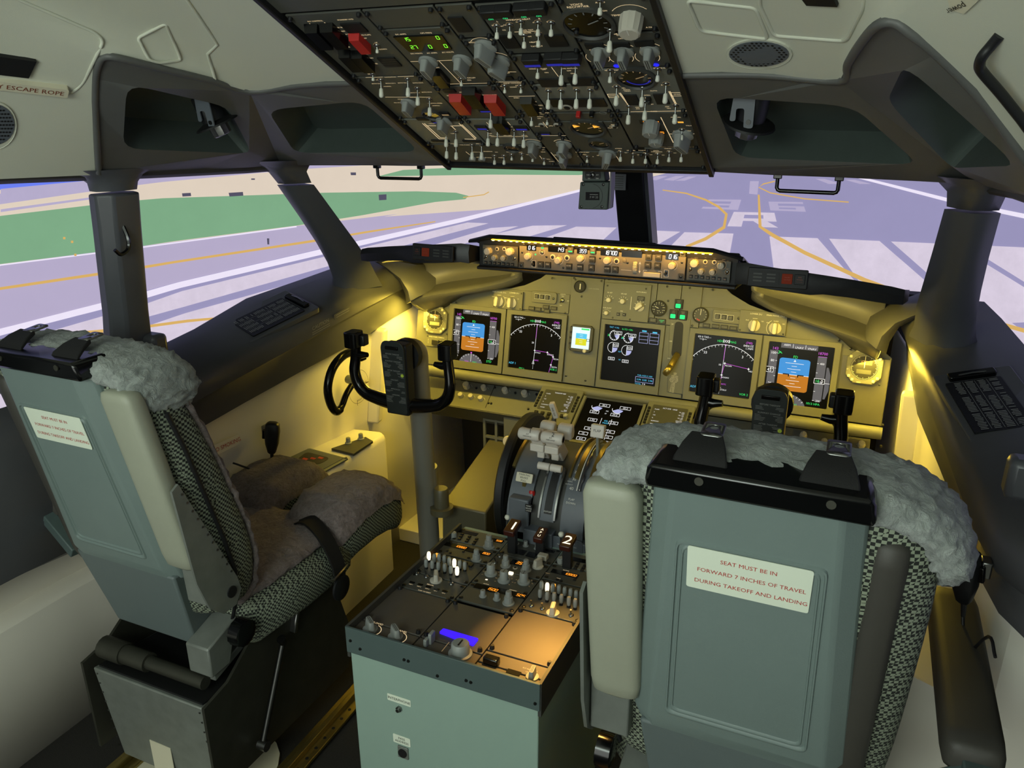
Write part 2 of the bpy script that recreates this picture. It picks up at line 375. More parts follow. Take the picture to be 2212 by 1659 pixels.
bars3 = [[(0, 0), (1, 0), (1, .2), (0, .2)], [(.72, .2), (1, .2), (1, .8), (.72, .8)], [(.2, .42), (.72, .42), (.72, .6), (.2, .6)], [(0, .8), (1, .8), (1, 1), (0, 1)]]
bars6 = [[(0, 0), (1, 0), (1, .2), (0, .2)], [(0, .2), (.26, .2), (.26, .8), (0, .8)], [(.26, .45), (1, .45), (1, .62), (.26, .62)], [(.74, .62), (1, .62), (1, .8), (.74, .8)], [(0, .8), (1, .8), (1, 1), (0, 1)]]
barsR = [[(0, 0), (.28, 0), (.28, 1), (0, 1)], [(.28, 0), (1, 0), (1, .18), (.28, .18)], [(.72, .18), (1, .18), (1, .42), (.72, .42)], [(.28, .42), (1, .42), (1, .6), (.28, .6)], [(.5, .6), (.8, .6), (1, 1), (.7, 1)]]
spot('runway_number', 'img_haze', *[quadmap(q3, b) for b in bars3], *[quadmap(q6, b) for b in bars6])
spot('runway_letter', 'img_bar', *[quadmap(qR, b) for b in barsR])
spot('yellow_guide_line', 'img_yellow', stripe([(-300, 675), (0, 622), (291, 579), (376, 565), (687, 518), (800, 499), (940, 478)], [9, 6, 6, 5, 5, 4, 2]), stripe([(83, 724), (195, 716), (322, 703), (403, 692), (459, 687), (640, 668)], [8, 7, 6, 6, 5, 5]),
     stripe(smooth_px := [(1432, 410), (1483, 417), (1525, 431), (1553, 446), (1570, 462), (1565, 490), (1525, 515), (1483, 532)], [2, 3, 4, 5, 6, 7, 7, 6]),
     stripe([(1640, 420), (1643, 489), (1672, 508), (1740, 545), (1870, 604), (1952, 634), (2105, 682), (2330, 745)], [4, 7, 8, 8, 9, 9, 9, 9]), stripe([(1675, 391), (1650, 397), (1640, 404), (1665, 416), (1740, 429), (1835, 436)], 2.5),
     stripe([(1000, 426), (1045, 420), (1056, 414)], 2))
spot('far_marker', 'img_dark', [(492, 416), (523, 414), (524, 422), (494, 424)], [(391, 417), (410, 416), (411, 423), (392, 424)], [(817, 420), (834, 419), (834, 431), (818, 432)], [(756, 372), (768, 372), (768, 378), (757, 378)], [(575, 514), (580, 514), (580, 527), (576, 527)], [(541, 385), (549, 385), (549, 388), (541, 388)])
spot('field_light', 'img_yellow', [(133, 511), (138, 511), (138, 516), (133, 516)], [(150, 519), (155, 519), (155, 524), (150, 524)], [(157, 547), (162, 547), (162, 552), (157, 552)])
# ---------------------------------------------------------------- setting: floor, walls, ceiling, window frames
mb = MB(); mb.bx(-1.5, -4.2, -.05, 1.5, .5, 0); struct(mb.build('floor', 'carpet', smooth=0))
mb = MB(); mb.bx(-.93, .40, 0, .93, .46, 1.10); struct(mb.build('wall_front', 'black_matte', smooth=0))
mb = MB(); mb.bx(-1.4, -4.2, 0, 1.4, -4.14, 2.1); struct(mb.build('wall_rear', 'white_liner', smooth=0))
# lower white side liners with the raised rib, and the ledges the side consoles make
for s, nm in ((-1, 'left'), (1, 'right')):
    mb = MB()
    prof = [(.40, .86), (.10, .895), (-.10, .905), (-.23, .925), (-.60, .98), (-.97, 1.03), (-1.04, 1.05), (-1.10, 1.22), (-1.3, 1.24), (-4.2, 1.25)]
    def wx(x, z, y): return x-.015*(z < .1) if y > -1.05 else (x-.02 if z < .42 else x+.04 if z < .5 else x-.02)
    mb.loft([[(s*wx(x, z, y), y, z) for z in (0, .41, .425, .57, .97 if y > -.4 else .86 if y > -1.05 else .80)] for y, x in prof], closed=False)
    struct(mb.build('wall_'+nm, 'white_liner', smooth=20, solid=.01 if s < 0 else -.01))
    mb = MB(); top = [(-.30, .80), (-.50, .80), (-.86, .80), (-.98, .88), (-1.06, 1.10), (-.32, .935)]
    L = rloop([(s*x, y, 0) for y, x in top], [.03, .05, .05, .06, .02, .01], 4)
    mb.loft([[(p.x, p.y, 0) for p in L], [(p.x, p.y, .552) for p in L], [(p.x+s*.006, p.y, .566) for p in L], [(p.x+s*.016, p.y, .573) for p in L]])
    c = struct(mb.build('trim_1' if s < 0 else 'trim_2', 'white_liner', smooth=50))
    # rib on the liner beside the panel and the floor-level foot ledge
    mb = MB(); mb.loft([[(s*x, y, z) for x, y, z in q] for q in ([(.925, -.20, .575), (.885, -.205, .575), (.88, -.245, .575), (.93, -.25, .575)], [(.92, -.14, .93), (.872, -.145, .93), (.868, -.185, .93), (.925, -.19, .93)])])
    struct(mb.build('trim_3' if s < 0 else 'trim_4', 'white_liner', bevel=.008))
    mb = MB(); mb.bx(min(s*.66, s*.93), -.12, 0, max(s*.66, s*.93), .38, .06); struct(mb.build('trim_5' if s < 0 else 'trim_6', 'white_liner', bevel=.004))
# window sill mouldings: loft along y
    st = []
    for y, n, w, u in ((.05, (.845, 1.125), (1.0, 1.165), (.885, .965)), (-.08, (.861, 1.108), (1.03, 1.148), (.893, .95)), (-.30, (.885, 1.078), (1.06, 1.128), (.905, .915)), (-.57, (.918, 1.035), (1.09, 1.108), (.945, .88)),
                       (-.80, (.946, .998), (1.10, 1.058), (.98, .845)), (-.97, (.968, .97), (1.105, 1.035), (1.0, .82)), (-1.06, (.995, .945), (1.11, 1.025), (1.02, .81)), (-1.12, (1.05, .935), (1.12, 1.02), (1.06, .80))):
        q = [(w[0]+.06, w[1]+.0), (w[0], w[1]), (n[0]+.03, n[1]+.03), (n[0]+.008, n[1]+.014), (n[0], n[1]-.012), (n[0]+.004, n[1]-.05), (n[0]+.016, n[1]-.062), (u[0]-.004, u[1]+.03), (u[0], u[1]), (u[0]+.02, u[1]-.012), (u[0]+.10, u[1])]
        st.append([(s*a, y, b) for a, b in q])
    mb = MB(); mb.loft(st, closed=False); mb.f.append(list(range(len(st[0])))); mb.m.append(0)
    if s < 0: SL = BVHTree.FromPolygons([V(v) for v in mb.v], mb.f)
    o = struct(mb.build('trim_9' if s < 0 else 'trim_10', 'sill_plastic', smooth=38))
    # dark lower moulding aft of the sill
    mb = MB(); mb.loft([[(s*x, y, z) for x, z in q] for y, q in ((-1.10, [(1.12, 1.02), (1.06, .93), (1.07, .78), (1.10, .60), (1.16, .55)]), (-1.5, [(1.15, 1.02), (1.11, .93), (1.10, .75), (1.14, .60), (1.2, .57)]), (-2.4, [(1.17, 1.05), (1.15, .95), (1.15, .75), (1.18, .59), (1.24, .56)]), (-4.1, [(1.17, 1.05), (1.15, .95), (1.15, .75), (1.18, .59), (1.24, .56)]))], closed=False)
    struct(mb.build('trim_11' if s < 0 else 'trim_12', 'sill_plastic', smooth=40, solid=.012))
    # overhead frame with two stowage niches
    A = (.354, -.617, 1.566); G = (.353, -1.014, 1.753); F_ = (.628, -1.04, 1.737); P = (.905, -.625, 1.546); E_ = (.685, -1.385, 1.797); D = (.95, -1.212, 1.56)
    n1_ = [(.40, -.925, 1.717), (.652, -.958, 1.698), (.788, -.70, 1.586), (.415, -.645, 1.592)]
    n2_ = [(.705, -1.032, 1.705), (.715, -1.30, 1.747), (.885, -1.19, 1.614), (.835, -.82, 1.588)]
    out1 = [V(p) for p in (A, (.42, -.592, 1.556), (.50, -.572, 1.552), (.64, -.562, 1.55), (.80, -.585, 1.548), P, F_, (.60, -1.028, 1.741), (.50, -1.020, 1.75), G)]
    out2 = [V(p) for p in (P, (.945, -.72, 1.543), (.952, -.90, 1.547), (.955, -1.05, 1.55), D, (.89, -1.253, 1.617), (.82, -1.299, 1.695), (.75, -1.343, 1.756), (.715, -1.360, 1.780), (.695, -1.362, 1.793), (.675, -1.345, 1.792), (.655, -1.25, 1.775), (.64, -1.14, 1.757), F_)]
    mb = MB()
    for outl, nl, push, rr in ((out1, n1_, V((0, .07, .05)), .05), (out2, n2_, V((.05, .0, .06)), .05)):
        nlr = rloop(nl, rr, 4); mb.mi = 0
        mb.poly([[V((s*p.x, p.y, p.z)) for p in outl], [V((s*p.x, p.y, p.z)) for p in nlr]])
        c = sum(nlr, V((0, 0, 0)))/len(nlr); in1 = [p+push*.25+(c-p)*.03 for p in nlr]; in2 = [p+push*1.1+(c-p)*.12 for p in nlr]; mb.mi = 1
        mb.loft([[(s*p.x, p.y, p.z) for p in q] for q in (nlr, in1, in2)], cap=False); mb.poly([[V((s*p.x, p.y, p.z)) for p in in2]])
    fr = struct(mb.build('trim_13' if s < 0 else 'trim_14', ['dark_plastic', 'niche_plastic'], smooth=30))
    # rounded upper rim of the frame
    mb = MB(); rim = smooth_path([(s*p[0], p[1], p[2]) for p in (G, (.50, -1.02, 1.75), F_, (.64, -1.14, 1.757), (.655, -1.25, 1.775), (.675, -1.345, 1.792), (.695, -1.362, 1.793), (.715, -1.360, 1.780), (.75, -1.343, 1.756), (.82, -1.299, 1.695), (.89, -1.253, 1.617), D)], 4)
    mb.tube(rim, .007, 8); struct(mb.build('trim_15' if s < 0 else 'trim_16', 'dark_plastic', smooth=60))
    # side header over the windows
    mb = MB(); hp = [(.90, -.60, 1.556), (.955, -.72, 1.553), (.962, -1.05, 1.562), (.995, -1.20, 1.566), (1.03, -1.35, 1.57), (1.08, -1.6, 1.575), (1.14, -2.2, 1.585), (1.16, -4.1, 1.585)]
    mb.loft([[(s*(x+dx), y, z+dz) for dx, dz in ((-.01, .012), (-.012, -.018), (.004, -.026), (.10, -.03), (.14, .02), (.02, .03))] for x, y, z in hp])
    struct(mb.build('trim_17' if s < 0 else 'trim_18', 'header_trim', smooth=40))
    # ceiling liner, lofted aft from the frame
    S0 = [G, (.43, -1.015, 1.753), (.52, -1.022, 1.748), F_, (.64, -1.14, 1.757), (.655, -1.25, 1.775), (.675, -1.345, 1.792), (.695, -1.362, 1.793), (.72, -1.357, 1.777), (.80, -1.31, 1.713), (.88, -1.26, 1.63), (.96, -1.205, 1.555)]
    E1 = [(.353, -1.62, 2.035), (.43, -1.64, 2.02), (.52, -1.66, 2.0), (.63, -1.68, 1.965), (.68, -1.68, 1.94), (.72, -1.68, 1.915), (.76, -1.68, 1.885), (.82, -1.68, 1.84), (.88, -1.68, 1.79), (.96, -1.68, 1.71), (1.03, -1.66, 1.63), (1.085, -1.62, 1.56)]
    rows = []
    for k in range(7):
        t = k/6; rows.append([(s*(a[0]*(1-t)+b[0]*t), a[1]*(1-t)+b[1]*t, a[2]*(1-t)+b[2]*t+.02*math.sin(math.pi*t)*(1 if 0 < i < len(S0)-1 else 0)) for i, (a, b) in enumerate(zip(S0, E1))])
    rows.append([(s*(b[0]+.02), -2.6, b[2]+.02) for b in E1]); rows.append([(s*(b[0]+.04), -4.15, b[2]+.02) for b in E1])
    mb = MB(); mb.loft(rows, closed=False); CEIL = mb
    co = struct(mb.build('ceiling' if s < 0 else 'ceiling.001', 'ceiling_white', smooth=60))
    if s < 0: BL = BVHTree.FromPolygons([V(v) for v in mb.v], mb.f)
    else: BR = BVHTree.FromPolygons([V(v) for v in mb.v], mb.f)
mb = MB(); mb.bx(-.40, -4.15, 2.06, .40, -1.60, 2.10); struct(mb.build('ceiling.002', 'ceiling_white', smooth=0))
# roof of the shell so no light falls through from above
mb = MB(); mb.loft([[(-1.2, y, z), (1.2, y, z)] for y, z in ((-.45, 1.62), (-1.0, 1.90), (-1.6, 2.15), (-4.2, 2.16))], closed=False); struct(mb.build('ceiling.003', 'black_matte', solid=.01))
# front header over the windshields and its underside
mb = MB(); fp = [(-.93, -.60, 1.545), (-.80, -.56, 1.546), (-.64, -.535, 1.548), (-.50, -.545, 1.55), (-.36, -.575, 1.556), (0, -.59, 1.56), (.36, -.575, 1.556), (.50, -.545, 1.55), (.64, -.535, 1.548), (.80, -.56, 1.546), (.93, -.60, 1.545)]
mb.loft([[(x, y-.03, z+.012), (x, y, z-.002), (x, -.30+.25*abs(x), z-.02), (x, -.02, z-.03), (x, .0, z+.05), (x, y-.02, z+.07)] for x, y, z in fp])
struct(mb.build('trim_19', 'dark_plastic', smooth=40))
# windshield posts (mirrored pair), each a lower cover and an upper collar
def wpost(s):
    t = thing('window_post', 'slanted grey post between %s windshield and side window' % ('left' if s < 0 else 'right'), 'window post', (s*.923, -.279, 1.13))
    def sec(c, w, d, ang):
        L = [V((math.cos(ang), math.sin(ang), 0)), V((-math.sin(ang), math.cos(ang), 0))]
        return [(s*q.x, q.y, q.z) for q in [V(c)+L[0]*w*a+L[1]*d*b for a, b in ((-.5, -.15), (-.38, -.5), (.0, -.62), (.38, -.5), (.5, -.15), (.42, .5), (-.42, .5))]]
    mb = MB(); mb.loft([sec((.945, -.225, 1.10), .13, .15, .5), sec((.940, -.245, 1.14), .112, .13, .5), sec((.930, -.29, 1.20), .108, .12, .5), sec((.925, -.36, 1.28), .10, .108, .5), sec((.92, -.45, 1.375), .092, .098, .5), sec((.915, -.555, 1.484), .086, .09, .5)])
    mb.build('post_cover', 'post_plastic', t, world=True, smooth=60)
    mb = MB(); mb.loft([sec((.914, -.560, 1.490), .080, .083, .5), sec((.912, -.59, 1.525), .088, .092, .5), sec((.912, -.61, 1.545), .12, .13, .5), sec((.912, -.62, 1.562), .19, .20, .5)])
    mb.build('post_collar', 'post_plastic', t, world=True, smooth=60)
for s in (-1, 1): wpost(s)
def wpost2(s):
    t = thing('side_window_post', 'upright dark post between the %s side windows' % ('left' if s < 0 else 'right'), 'window post', (s*1.05, -1.11, 1.05))
    def sec(c, w, d): return [(s*(c[0]+a*d), c[1]+b*w, c[2]) for a, b in ((-.5, .1), (-.42, .36), (0, .5), (.5, .42), (.5, -.42), (0, -.5), (-.42, -.3))]
    mb = MB(); mb.loft([sec((1.075, -1.10, 1.0), .14, .10), sec((1.055, -1.12, 1.12), .115, .085), sec((1.04, -1.125, 1.20), .11, .08), sec((1.0, -1.14, 1.42), .115, .075), sec((.985, -1.145, 1.508), .118, .075)])
    mb.build('post_cover', 'post_plastic', t, world=True, smooth=22, bevel=.006)
    mb = MB(); mb.loft([sec((.985, -1.145, 1.514), .108, .068), sec((.98, -1.147, 1.533), .112, .075), sec((.98, -1.148, 1.55), .15, .09), sec((.98, -1.148, 1.566), .24, .11)])
    mb.build('post_collar', 'post_plastic', t, world=True, smooth=60)
    p = at(366, 735, x=-1.0); mb = MB(); mb.loft([[(s*(x), y, z) for x, y in ((.975, -1.115), (.975, -1.065), (1.05, -1.065), (1.05, -1.115))] for z in (1.06, 1.135)])
    mb.build('latch_block', 'post_plastic', t, world=True, bevel=.012)
    mb = MB(); mb.tube(smooth_path([(s*.968, -1.155, 1.43), (s*.958, -1.155, 1.40), (s*.957, -1.16, 1.375), (s*.955, -1.185, 1.365), (s*.955, -1.20, 1.378)], 4), .005, 6)
    mb.build('coat_hook', 'black_gloss', t, world=True)
    mb = MB(); 
for s in (-1, 1): wpost2(s)
for s in (-1, 1):
    mb = MB(); mb.loft([[(s*x, y, z) for x, y in ((1.06, -1.76), (1.06, -1.66), (1.13, -1.66), (1.13, -1.76))] for z in (1.04, 1.58)])
    tag(mb.build('rear_window_post', 'black_matte', bevel=.01), 'black post at the aft end of the %s side window' % ('left' if s < 0 else 'right'), 'window post')
# centre windshield post
mb = MB(); mb.hexa([(-.054, .07, 1.262), (.05, .07, 1.262), (.05, .15, 1.262), (-.054, .15, 1.262), (-.05, -.08, 1.56), (.048, -.08, 1.56), (.048, .0, 1.56), (-.05, .0, 1.56)])
t = thing('windshield_centre_post', 'black centre post between the two front windshields', 'window post', (0, .10, 1.262))
mb.build('post_bar', 'black_soft', t, world=True, bevel=.006)
mb = MB(); mb.hexa([(.051, .074, 1.262), (.062, .077, 1.262), (.062, .15, 1.262), (.051, .15, 1.262), (.049, -.075, 1.56), (.060, -.07, 1.56), (.060, .0, 1.56), (.049, .0, 1.56)]); mb.build('edge_strip', 'post_plastic', t, world=True)
# ---------------------------------------------------------------- kit of switches, knobs and screws shared by the panels
PROTO = {}
def proto(kind, name, mb, mats, subs=(), smooth=40):
    def me(n, b, m):
        o = b.build(n, m, smooth=smooth); d = o.data; bpy.data.objects.remove(o); return d
    PROTO[kind] = (name, me(name, mb, mats), [(n, me(n, b, m)) for n, b, m in subs])
def put(kind, parent, u, v, rot=0, s=1, w=0, tilt=0, name=None, matl=None):
    nm, me, subs = PROTO[kind]; o = bpy.data.objects.new(name or nm, me); COL.objects.link(o); o.parent = parent
    m = MX.Translation((u, v, w)) @ MX.Rotation(rot, 4, 'Z') @ MX.Rotation(tilt, 4, 'X') @ MX.Scale(s, 4); o.matrix_local = m
    for n, d in subs:
        c = bpy.data.objects.new(n, d); COL.objects.link(c); c.parent = o
    return o
def fluted(r, h, z0=0, n=24, d=.06, top=.93):
    b = MB(); b.loft([[(r*k*(1-(d if i % 2 else 0))*math.cos(2*math.pi*i/n), r*k*(1-(d if i % 2 else 0))*math.sin(2*math.pi*i/n), z) for i in range(n)] for k, z in ((1, z0), (1, z0+h*.5), (top, z0+h*.93), (top*.85, z0+h))]); return b
b = MB(); b.lathe([(.0042, 0), (.0042, .0012), (.003, .0020)], 10); g = MB(); g.rect(0, 0, .005, .0009, .0021)
proto('screw', 'screw', b, 'steel_dark', [('slot', g, 'print_black')])
b = MB(); b.lathe([(.0055, 0), (.0055, .0035), (.0042, .007), (.0042, .0085)], 10); g = MB(); g.rect(0, 0, .0065, .0012, .0087)
proto('fastener', 'quarter_turn_fastener', b, 'black_soft', [('slot', g, 'steel')])
# pointer selector knob: skirt, tapered body, pointer bar with white lines
b = MB(); b.lathe([(.0125, 0), (.0125, .003), (.0095, .0045)], 16); b.prism(rrect(.011, .026, .004), .0045, .019, [(x*.72, y*.86) for x, y in rrect(.011, .026, .004)])
g = MB(); g.rect(-.0012, 0, .0008, .020, .0193); g.rect(.0012, 0, .0008, .020, .0193)
proto('selector', 'selector_knob', b, 'knob_grey', [('pointer_line', g, 'print_black')])
b = MB(); b.lathe([(.0125, 0), (.0125, .003), (.0095, .0045)], 16); b.prism(rrect(.011, .026, .004), .0045, .019, [(x*.72, y*.86) for x, y in rrect(.011, .026, .004)])
g = MB(); g.rect(0, 0, .0016, .020, .0193)
proto('selector_cream', 'selector_knob', b, 'knob_cream', [('pointer_line', g, 'print_white')])
b = fluted(.0095, .015); g = MB(); g.rect(0, .004, .001, .008, .0152)
proto('round', 'round_knob', b, 'knob_grey', [('index_line', g, 'print_white')])
b = fluted(.0095, .015); g = MB(); g.rect(0, .004, .001, .008, .0152)
proto('round_cream', 'round_knob', b, 'knob_cream', [('index_line', g, 'print_white')])
b = MB(); b.lathe([(.014, 0), (.014, .002), (.0105, .004)], 18); b2 = fluted(.0105, .014, .004); b.add(b2.v, b2.f); b3 = fluted(.0072, .013, .018); g = b3
proto('dual', 'tuning_knob', b, 'knob_grey', [('inner_knob', g, 'knob_grey')])
b = MB(); b.lathe([(.0135, 0), (.0135, .003), (.0095, .005), (.0088, .022), (.0076, .024)], 18); g = MB(); g.rect(0, 0, .0012, .012, .0243)
proto('tall', 'volume_knob', b, 'knob_grey', [('index_line', g, 'print_black')])
# toggle switches: steel collar, stem and pale tip
for kd, L, r in (('toggle', .020, .0042), ('toggle_long', .032, .0052), ('toggle_short', .013, .0034)):
    b = MB(); b.lathe([(.006, 0), (.006, .002), (.0035, .004)], 12)
    st = MB(); st.cyl((0, 0, .002), (0, -L*.22, L*.55), .0016, .0018, 8)
    tp = MB(); q0, q1 = V((0, -L*.2, L*.5)), V((0, -L*.42, L*1.05)); d = q1-q0
    tp.tube([q0, q0+d*.12, q0+d*.75, q0+d*.93, q1], [r*.55, r*.8, r, r*.8, r*.3], 10)
    proto(kd, 'toggle_switch', b, 'steel', [('stem', st, 'steel'), ('tip', tp, 'switch_white')], smooth=60)
b = MB(); b.lathe([(.005, 0), (.005, .0015), (.0032, .003)], 12); st = MB(); st.cyl((0, 0, .002), (0, -.004, .014), .0013, .0018, 8)
proto('mini_toggle', 'mini_toggle', b, 'steel', [('lever', st, 'steel')], smooth=60)
b = MB(); b.prism(rrect(.0155, .0155, .0012), 0, .004); g = MB(); g.prism(rrect(.0128, .0128, .001), .004, .0062)
proto('button', 'push_button', b, 'black_matte', [('button_cap', g, 'panel_dark')])
b = MB(); b.prism(rrect(.0095, .0095, .001), 0, .004); g = MB(); g.prism(rrect(.0075, .0075, .001), .004, .005)
proto('key', 'push_button', b, 'black_matte', [('button_cap', g, 'black_soft')])
b = MB(); b.prism(rrect(.020, .012, .0012), 0, .004); g = MB(); g.rect(0, 0, .0168, .0088, .0042)
proto('annun', 'annunciator', b, 'black_matte', [('lens', g, 'panel_dark')])
b = MB(); b.lathe([(.009, 0), (.009, .0025), (.0065, .0032)], 16); g = MB(); g.lathe([(.0055, .0005), (.0055, .004), (.004, .0048)], 14)
proto('ring', 'recessed_knob', b, 'knob_cream', [('core', g, 'black_soft')])
b = MB(); b.lathe([(.0036, 0), (.0036, .004)], 10); g = MB(); g.lathe([(.0033, .004), (.0042, .009), (.0042, .017), (.003, .021)], 10)
proto('mic_dark', 'receiver_knob', b, 'black_soft', [('clear_cap', g, 'knob_grey')])
b = MB(); b.lathe([(.0036, 0), (.0036, .004)], 10); g = MB(); g.lathe([(.0033, .004), (.0042, .009), (.0042, .017), (.003, .021)], 10)
proto('mic_lit', 'receiver_knob', b, 'black_soft', [('lit_cap', g, 'lit_key')])
b = MB(); b.add([(-.010, 0, 0), (.010, 0, 0), (.010, .034, 0), (-.010, .034, 0), (-.009, -.006, .012), (.009, -.006, .012), (.009, .030, .010), (-.009, .030, .010)], [(3, 2, 1, 0), (4, 5, 6, 7), (0, 1, 5, 4), (1, 2, 6, 5), (2, 3, 7, 6), (3, 0, 4, 7)])
proto('guard_red', 'switch_guard', b, 'red_plastic'); proto('guard_black', 'switch_guard', b, 'black_gloss')
class Mod:     # one panel module: an empty on the panel plane with its parts
    def __init__(s, F, name, label, cat, px=None, uv=None, group=None, w=0):
        s.F = F; s.c = uv or F.uv(*px, w); s.w = w; f = F.sub(s.c[0], s.c[1], w); s.t = thing(name, label, cat, mw=f.m, group=group); s.mbs = {}
    def L(s, px, py, w=0): a = s.F.uv(px, py, s.w+w); return (a[0]-s.c[0], a[1]-s.c[1])
    def U(s, u, v): return (u-s.c[0], v-s.c[1])
    def put(self, kind, px, py, **k): u, v = self.L(px, py); return put(kind, self.t, u, v, **k)
    def mb(s, name, m): return s.mbs.setdefault((name, m), MB())
    def txt(s, t, px, py, h, m='glow_print', z=.0004, al='C', name='lettering'): u, v = s.L(px, py); s.mb(name, m).text(t, u, v, h, z, al)
    def part(s, name, mb, m, **k): return mb.build(name, m, s.t, **k)
    def plate(s, pts, m, th=.004, bev=.0012, name='face_plate', z0=0): b = MB(); b.prism(pts, z0, z0+th); return b.build(name, m, s.t, bevel=bev)
    def pxpoly(s, P): return [s.L(*p) for p in P]
    def done(s):
        for (n, m), b in s.mbs.items(): b.build(n, m, s.t, smooth=0)
FM = Fr((0, 0, .89), (1, 0, 0), (0, math.sin(.2047), math.cos(.2047)))
FP = Fr((0, -.33, 1.27), (1, 0, 0), (0, 0, 1))
FO = Fr((0, -.617, 1.566), (1, 0, 0), (0, -.9047, .4262))
FD = Fr((0, -1.367, .600), (1, 0, 0), (0, .532, -.026))
FB = Fr((0, -.085, .745), (1, 0, 0), (0, .195, .095))
FS = Fr((0, .012, .671), (1, 0, 0), (0, .072, .051))
# ---------------------------------------------------------------- glareshield with hood, wings and pockets
gs = thing('glareshield', 'black glareshield hood spanning the cockpit over the instrument panel', 'glareshield', (0, -.2, 1.2))
mb = MB(); prof = [(-.417, -.364, 1.318), (-.338, -.385, 1.340), (-.2, -.388, 1.342), (.2, -.388, 1.342), (.338, -.385, 1.340), (.417, -.364, 1.318)]
mb.loft([[(x, y, z-.010), (x, y-.002, z-.004), (x, y+.008, z), (x, -.28, z-.022), (x, .02, z-.11), (x, .30, z-.20), (x, .30, z-.21), (x, .02, z-.125), (x, y+.06, z-.018)] for x, y, z in prof])
mb.build('hood', 'black_soft', gs, world=True, smooth=35)
mb = MB(); mb.hexa([(-.16, -.30, 1.30), (.16, -.30, 1.30), (.16, -.12, 1.25), (-.16, -.12, 1.25), (-.16, -.30, 1.333), (.16, -.30, 1.333), (.16, -.12, 1.295), (-.16, -.12, 1.295)]); mb.build('hood_cover', 'black_soft', gs, world=True, bevel=.004)
mb = MB(); mb.hexa([(-.402, -.322, 1.222), (.402, -.322, 1.222), (.402, -.10, 1.20), (-.402, -.10, 1.20), (-.402, -.322, 1.322), (.402, -.322, 1.322), (.402, -.10, 1.25), (-.402, -.10, 1.25)]); mb.build('panel_housing', 'black_matte', gs, world=True, bevel=.003)
mb = MB(); mb.bx(-.402, -.342, 1.222, .402, -.30, 1.232); mb.build('lower_lip', 'black_soft', gs, world=True, bevel=.003)
mb = MB(); mb.bx(-.335, -.372, 1.3225, .335, -.362, 1.3245); mb.build('light_strip', 'led_amber', gs, world=True)
for k in range(34):
    x = -.33+.02*k; b = MB(); b.cb((x, -.3675, 1.3215), (.006, .006, .002)); b.build('strip_lamp', 'led_lamp', gs, world=True)
for s in (-1, 1):
    mb = MB(); W = [(.404, -.392, 1.306, .058), (.43, -.40, 1.309, .058), (.50, -.415, 1.304, .058), (.60, -.408, 1.294, .056), (.63, -.40, 1.290, .049), (.70, -.392, 1.282, .046), (.79, -.38, 1.270, .045), (.822, -.368, 1.262, .038), (.835, -.33, 1.255, .028)]
    mb.loft([[(s*x, y+.004, z-th), (s*x, y, z-th*.4), (s*x, y+.01, z), (s*x, -.1, z-.065), (s*x, .28, z-.17), (s*x, .28, z-.18), (s*x, -.1, z-.08), (s*x, y+.07, z-max(th, .03)-.002)] for x, y, z, th in W])
    mb.build('wing', 'black_soft', gs, world=True, smooth=35)
    # moulded pocket under the wing: lofted shell between wing underside and panel
    rows = []
    for x, zt, zl, yl, d in ((.405, 1.232, 1.140, .035, .02), (.44, 1.235, 1.122, .012, .06), (.50, 1.235, 1.104, -.025, .10), (.58, 1.232, 1.088, -.05, .12), (.66, 1.228, 1.072, -.062, .12), (.73, 1.222, 1.058, -.07, .10), (.775, 1.215, 1.045, -.085, .06), (.80, 1.205, 1.035, -.10, .03)):
        rows.append([(s*x, -.30, zt), (s*x, -.17+d*.3, zt-.01), (s*x, .0+d*.4, zt-.03), (s*x, .02+d*.5, (zt+zl)/2), (s*x, d*.6, zl+.006), (s*x, yl+.012, zl+.004), (s*x, yl, zl-.006), (s*x, yl+.008, zl-.022), (s*x, .05, zl-.03-.06*(x > .7))])
    mb = MB(); mb.loft(rows, closed=False); mb.build('pocket', 'sill_plastic', gs, world=True, smooth=70, sub=1, solid=.004)
    # flared end piece down to the side wall
    oo_ = [at(*p, y=-.11) for p in ((806, 566), (829, 579), (861, 608), (872, 636), (875, 658))]; ii_ = [at(*p, y=-.11) for p in ((826, 562), (843, 574), (874, 594), (895, 617), (903, 641))]
    mb = MB(); mb.loft([[(s*-a.x, -.10, a.z), (s*-(a.x*.5+b_.x*.5), -.118, (a.z+b_.z)/2), (s*-b_.x, -.10, b_.z), (s*-(b_.x+.01), .06, b_.z), (s*-a.x, .06, a.z)] for a, b_ in zip(oo_, ii_)])
    mb.build('pocket_end', 'sill_plastic', gs, world=True, smooth=60)
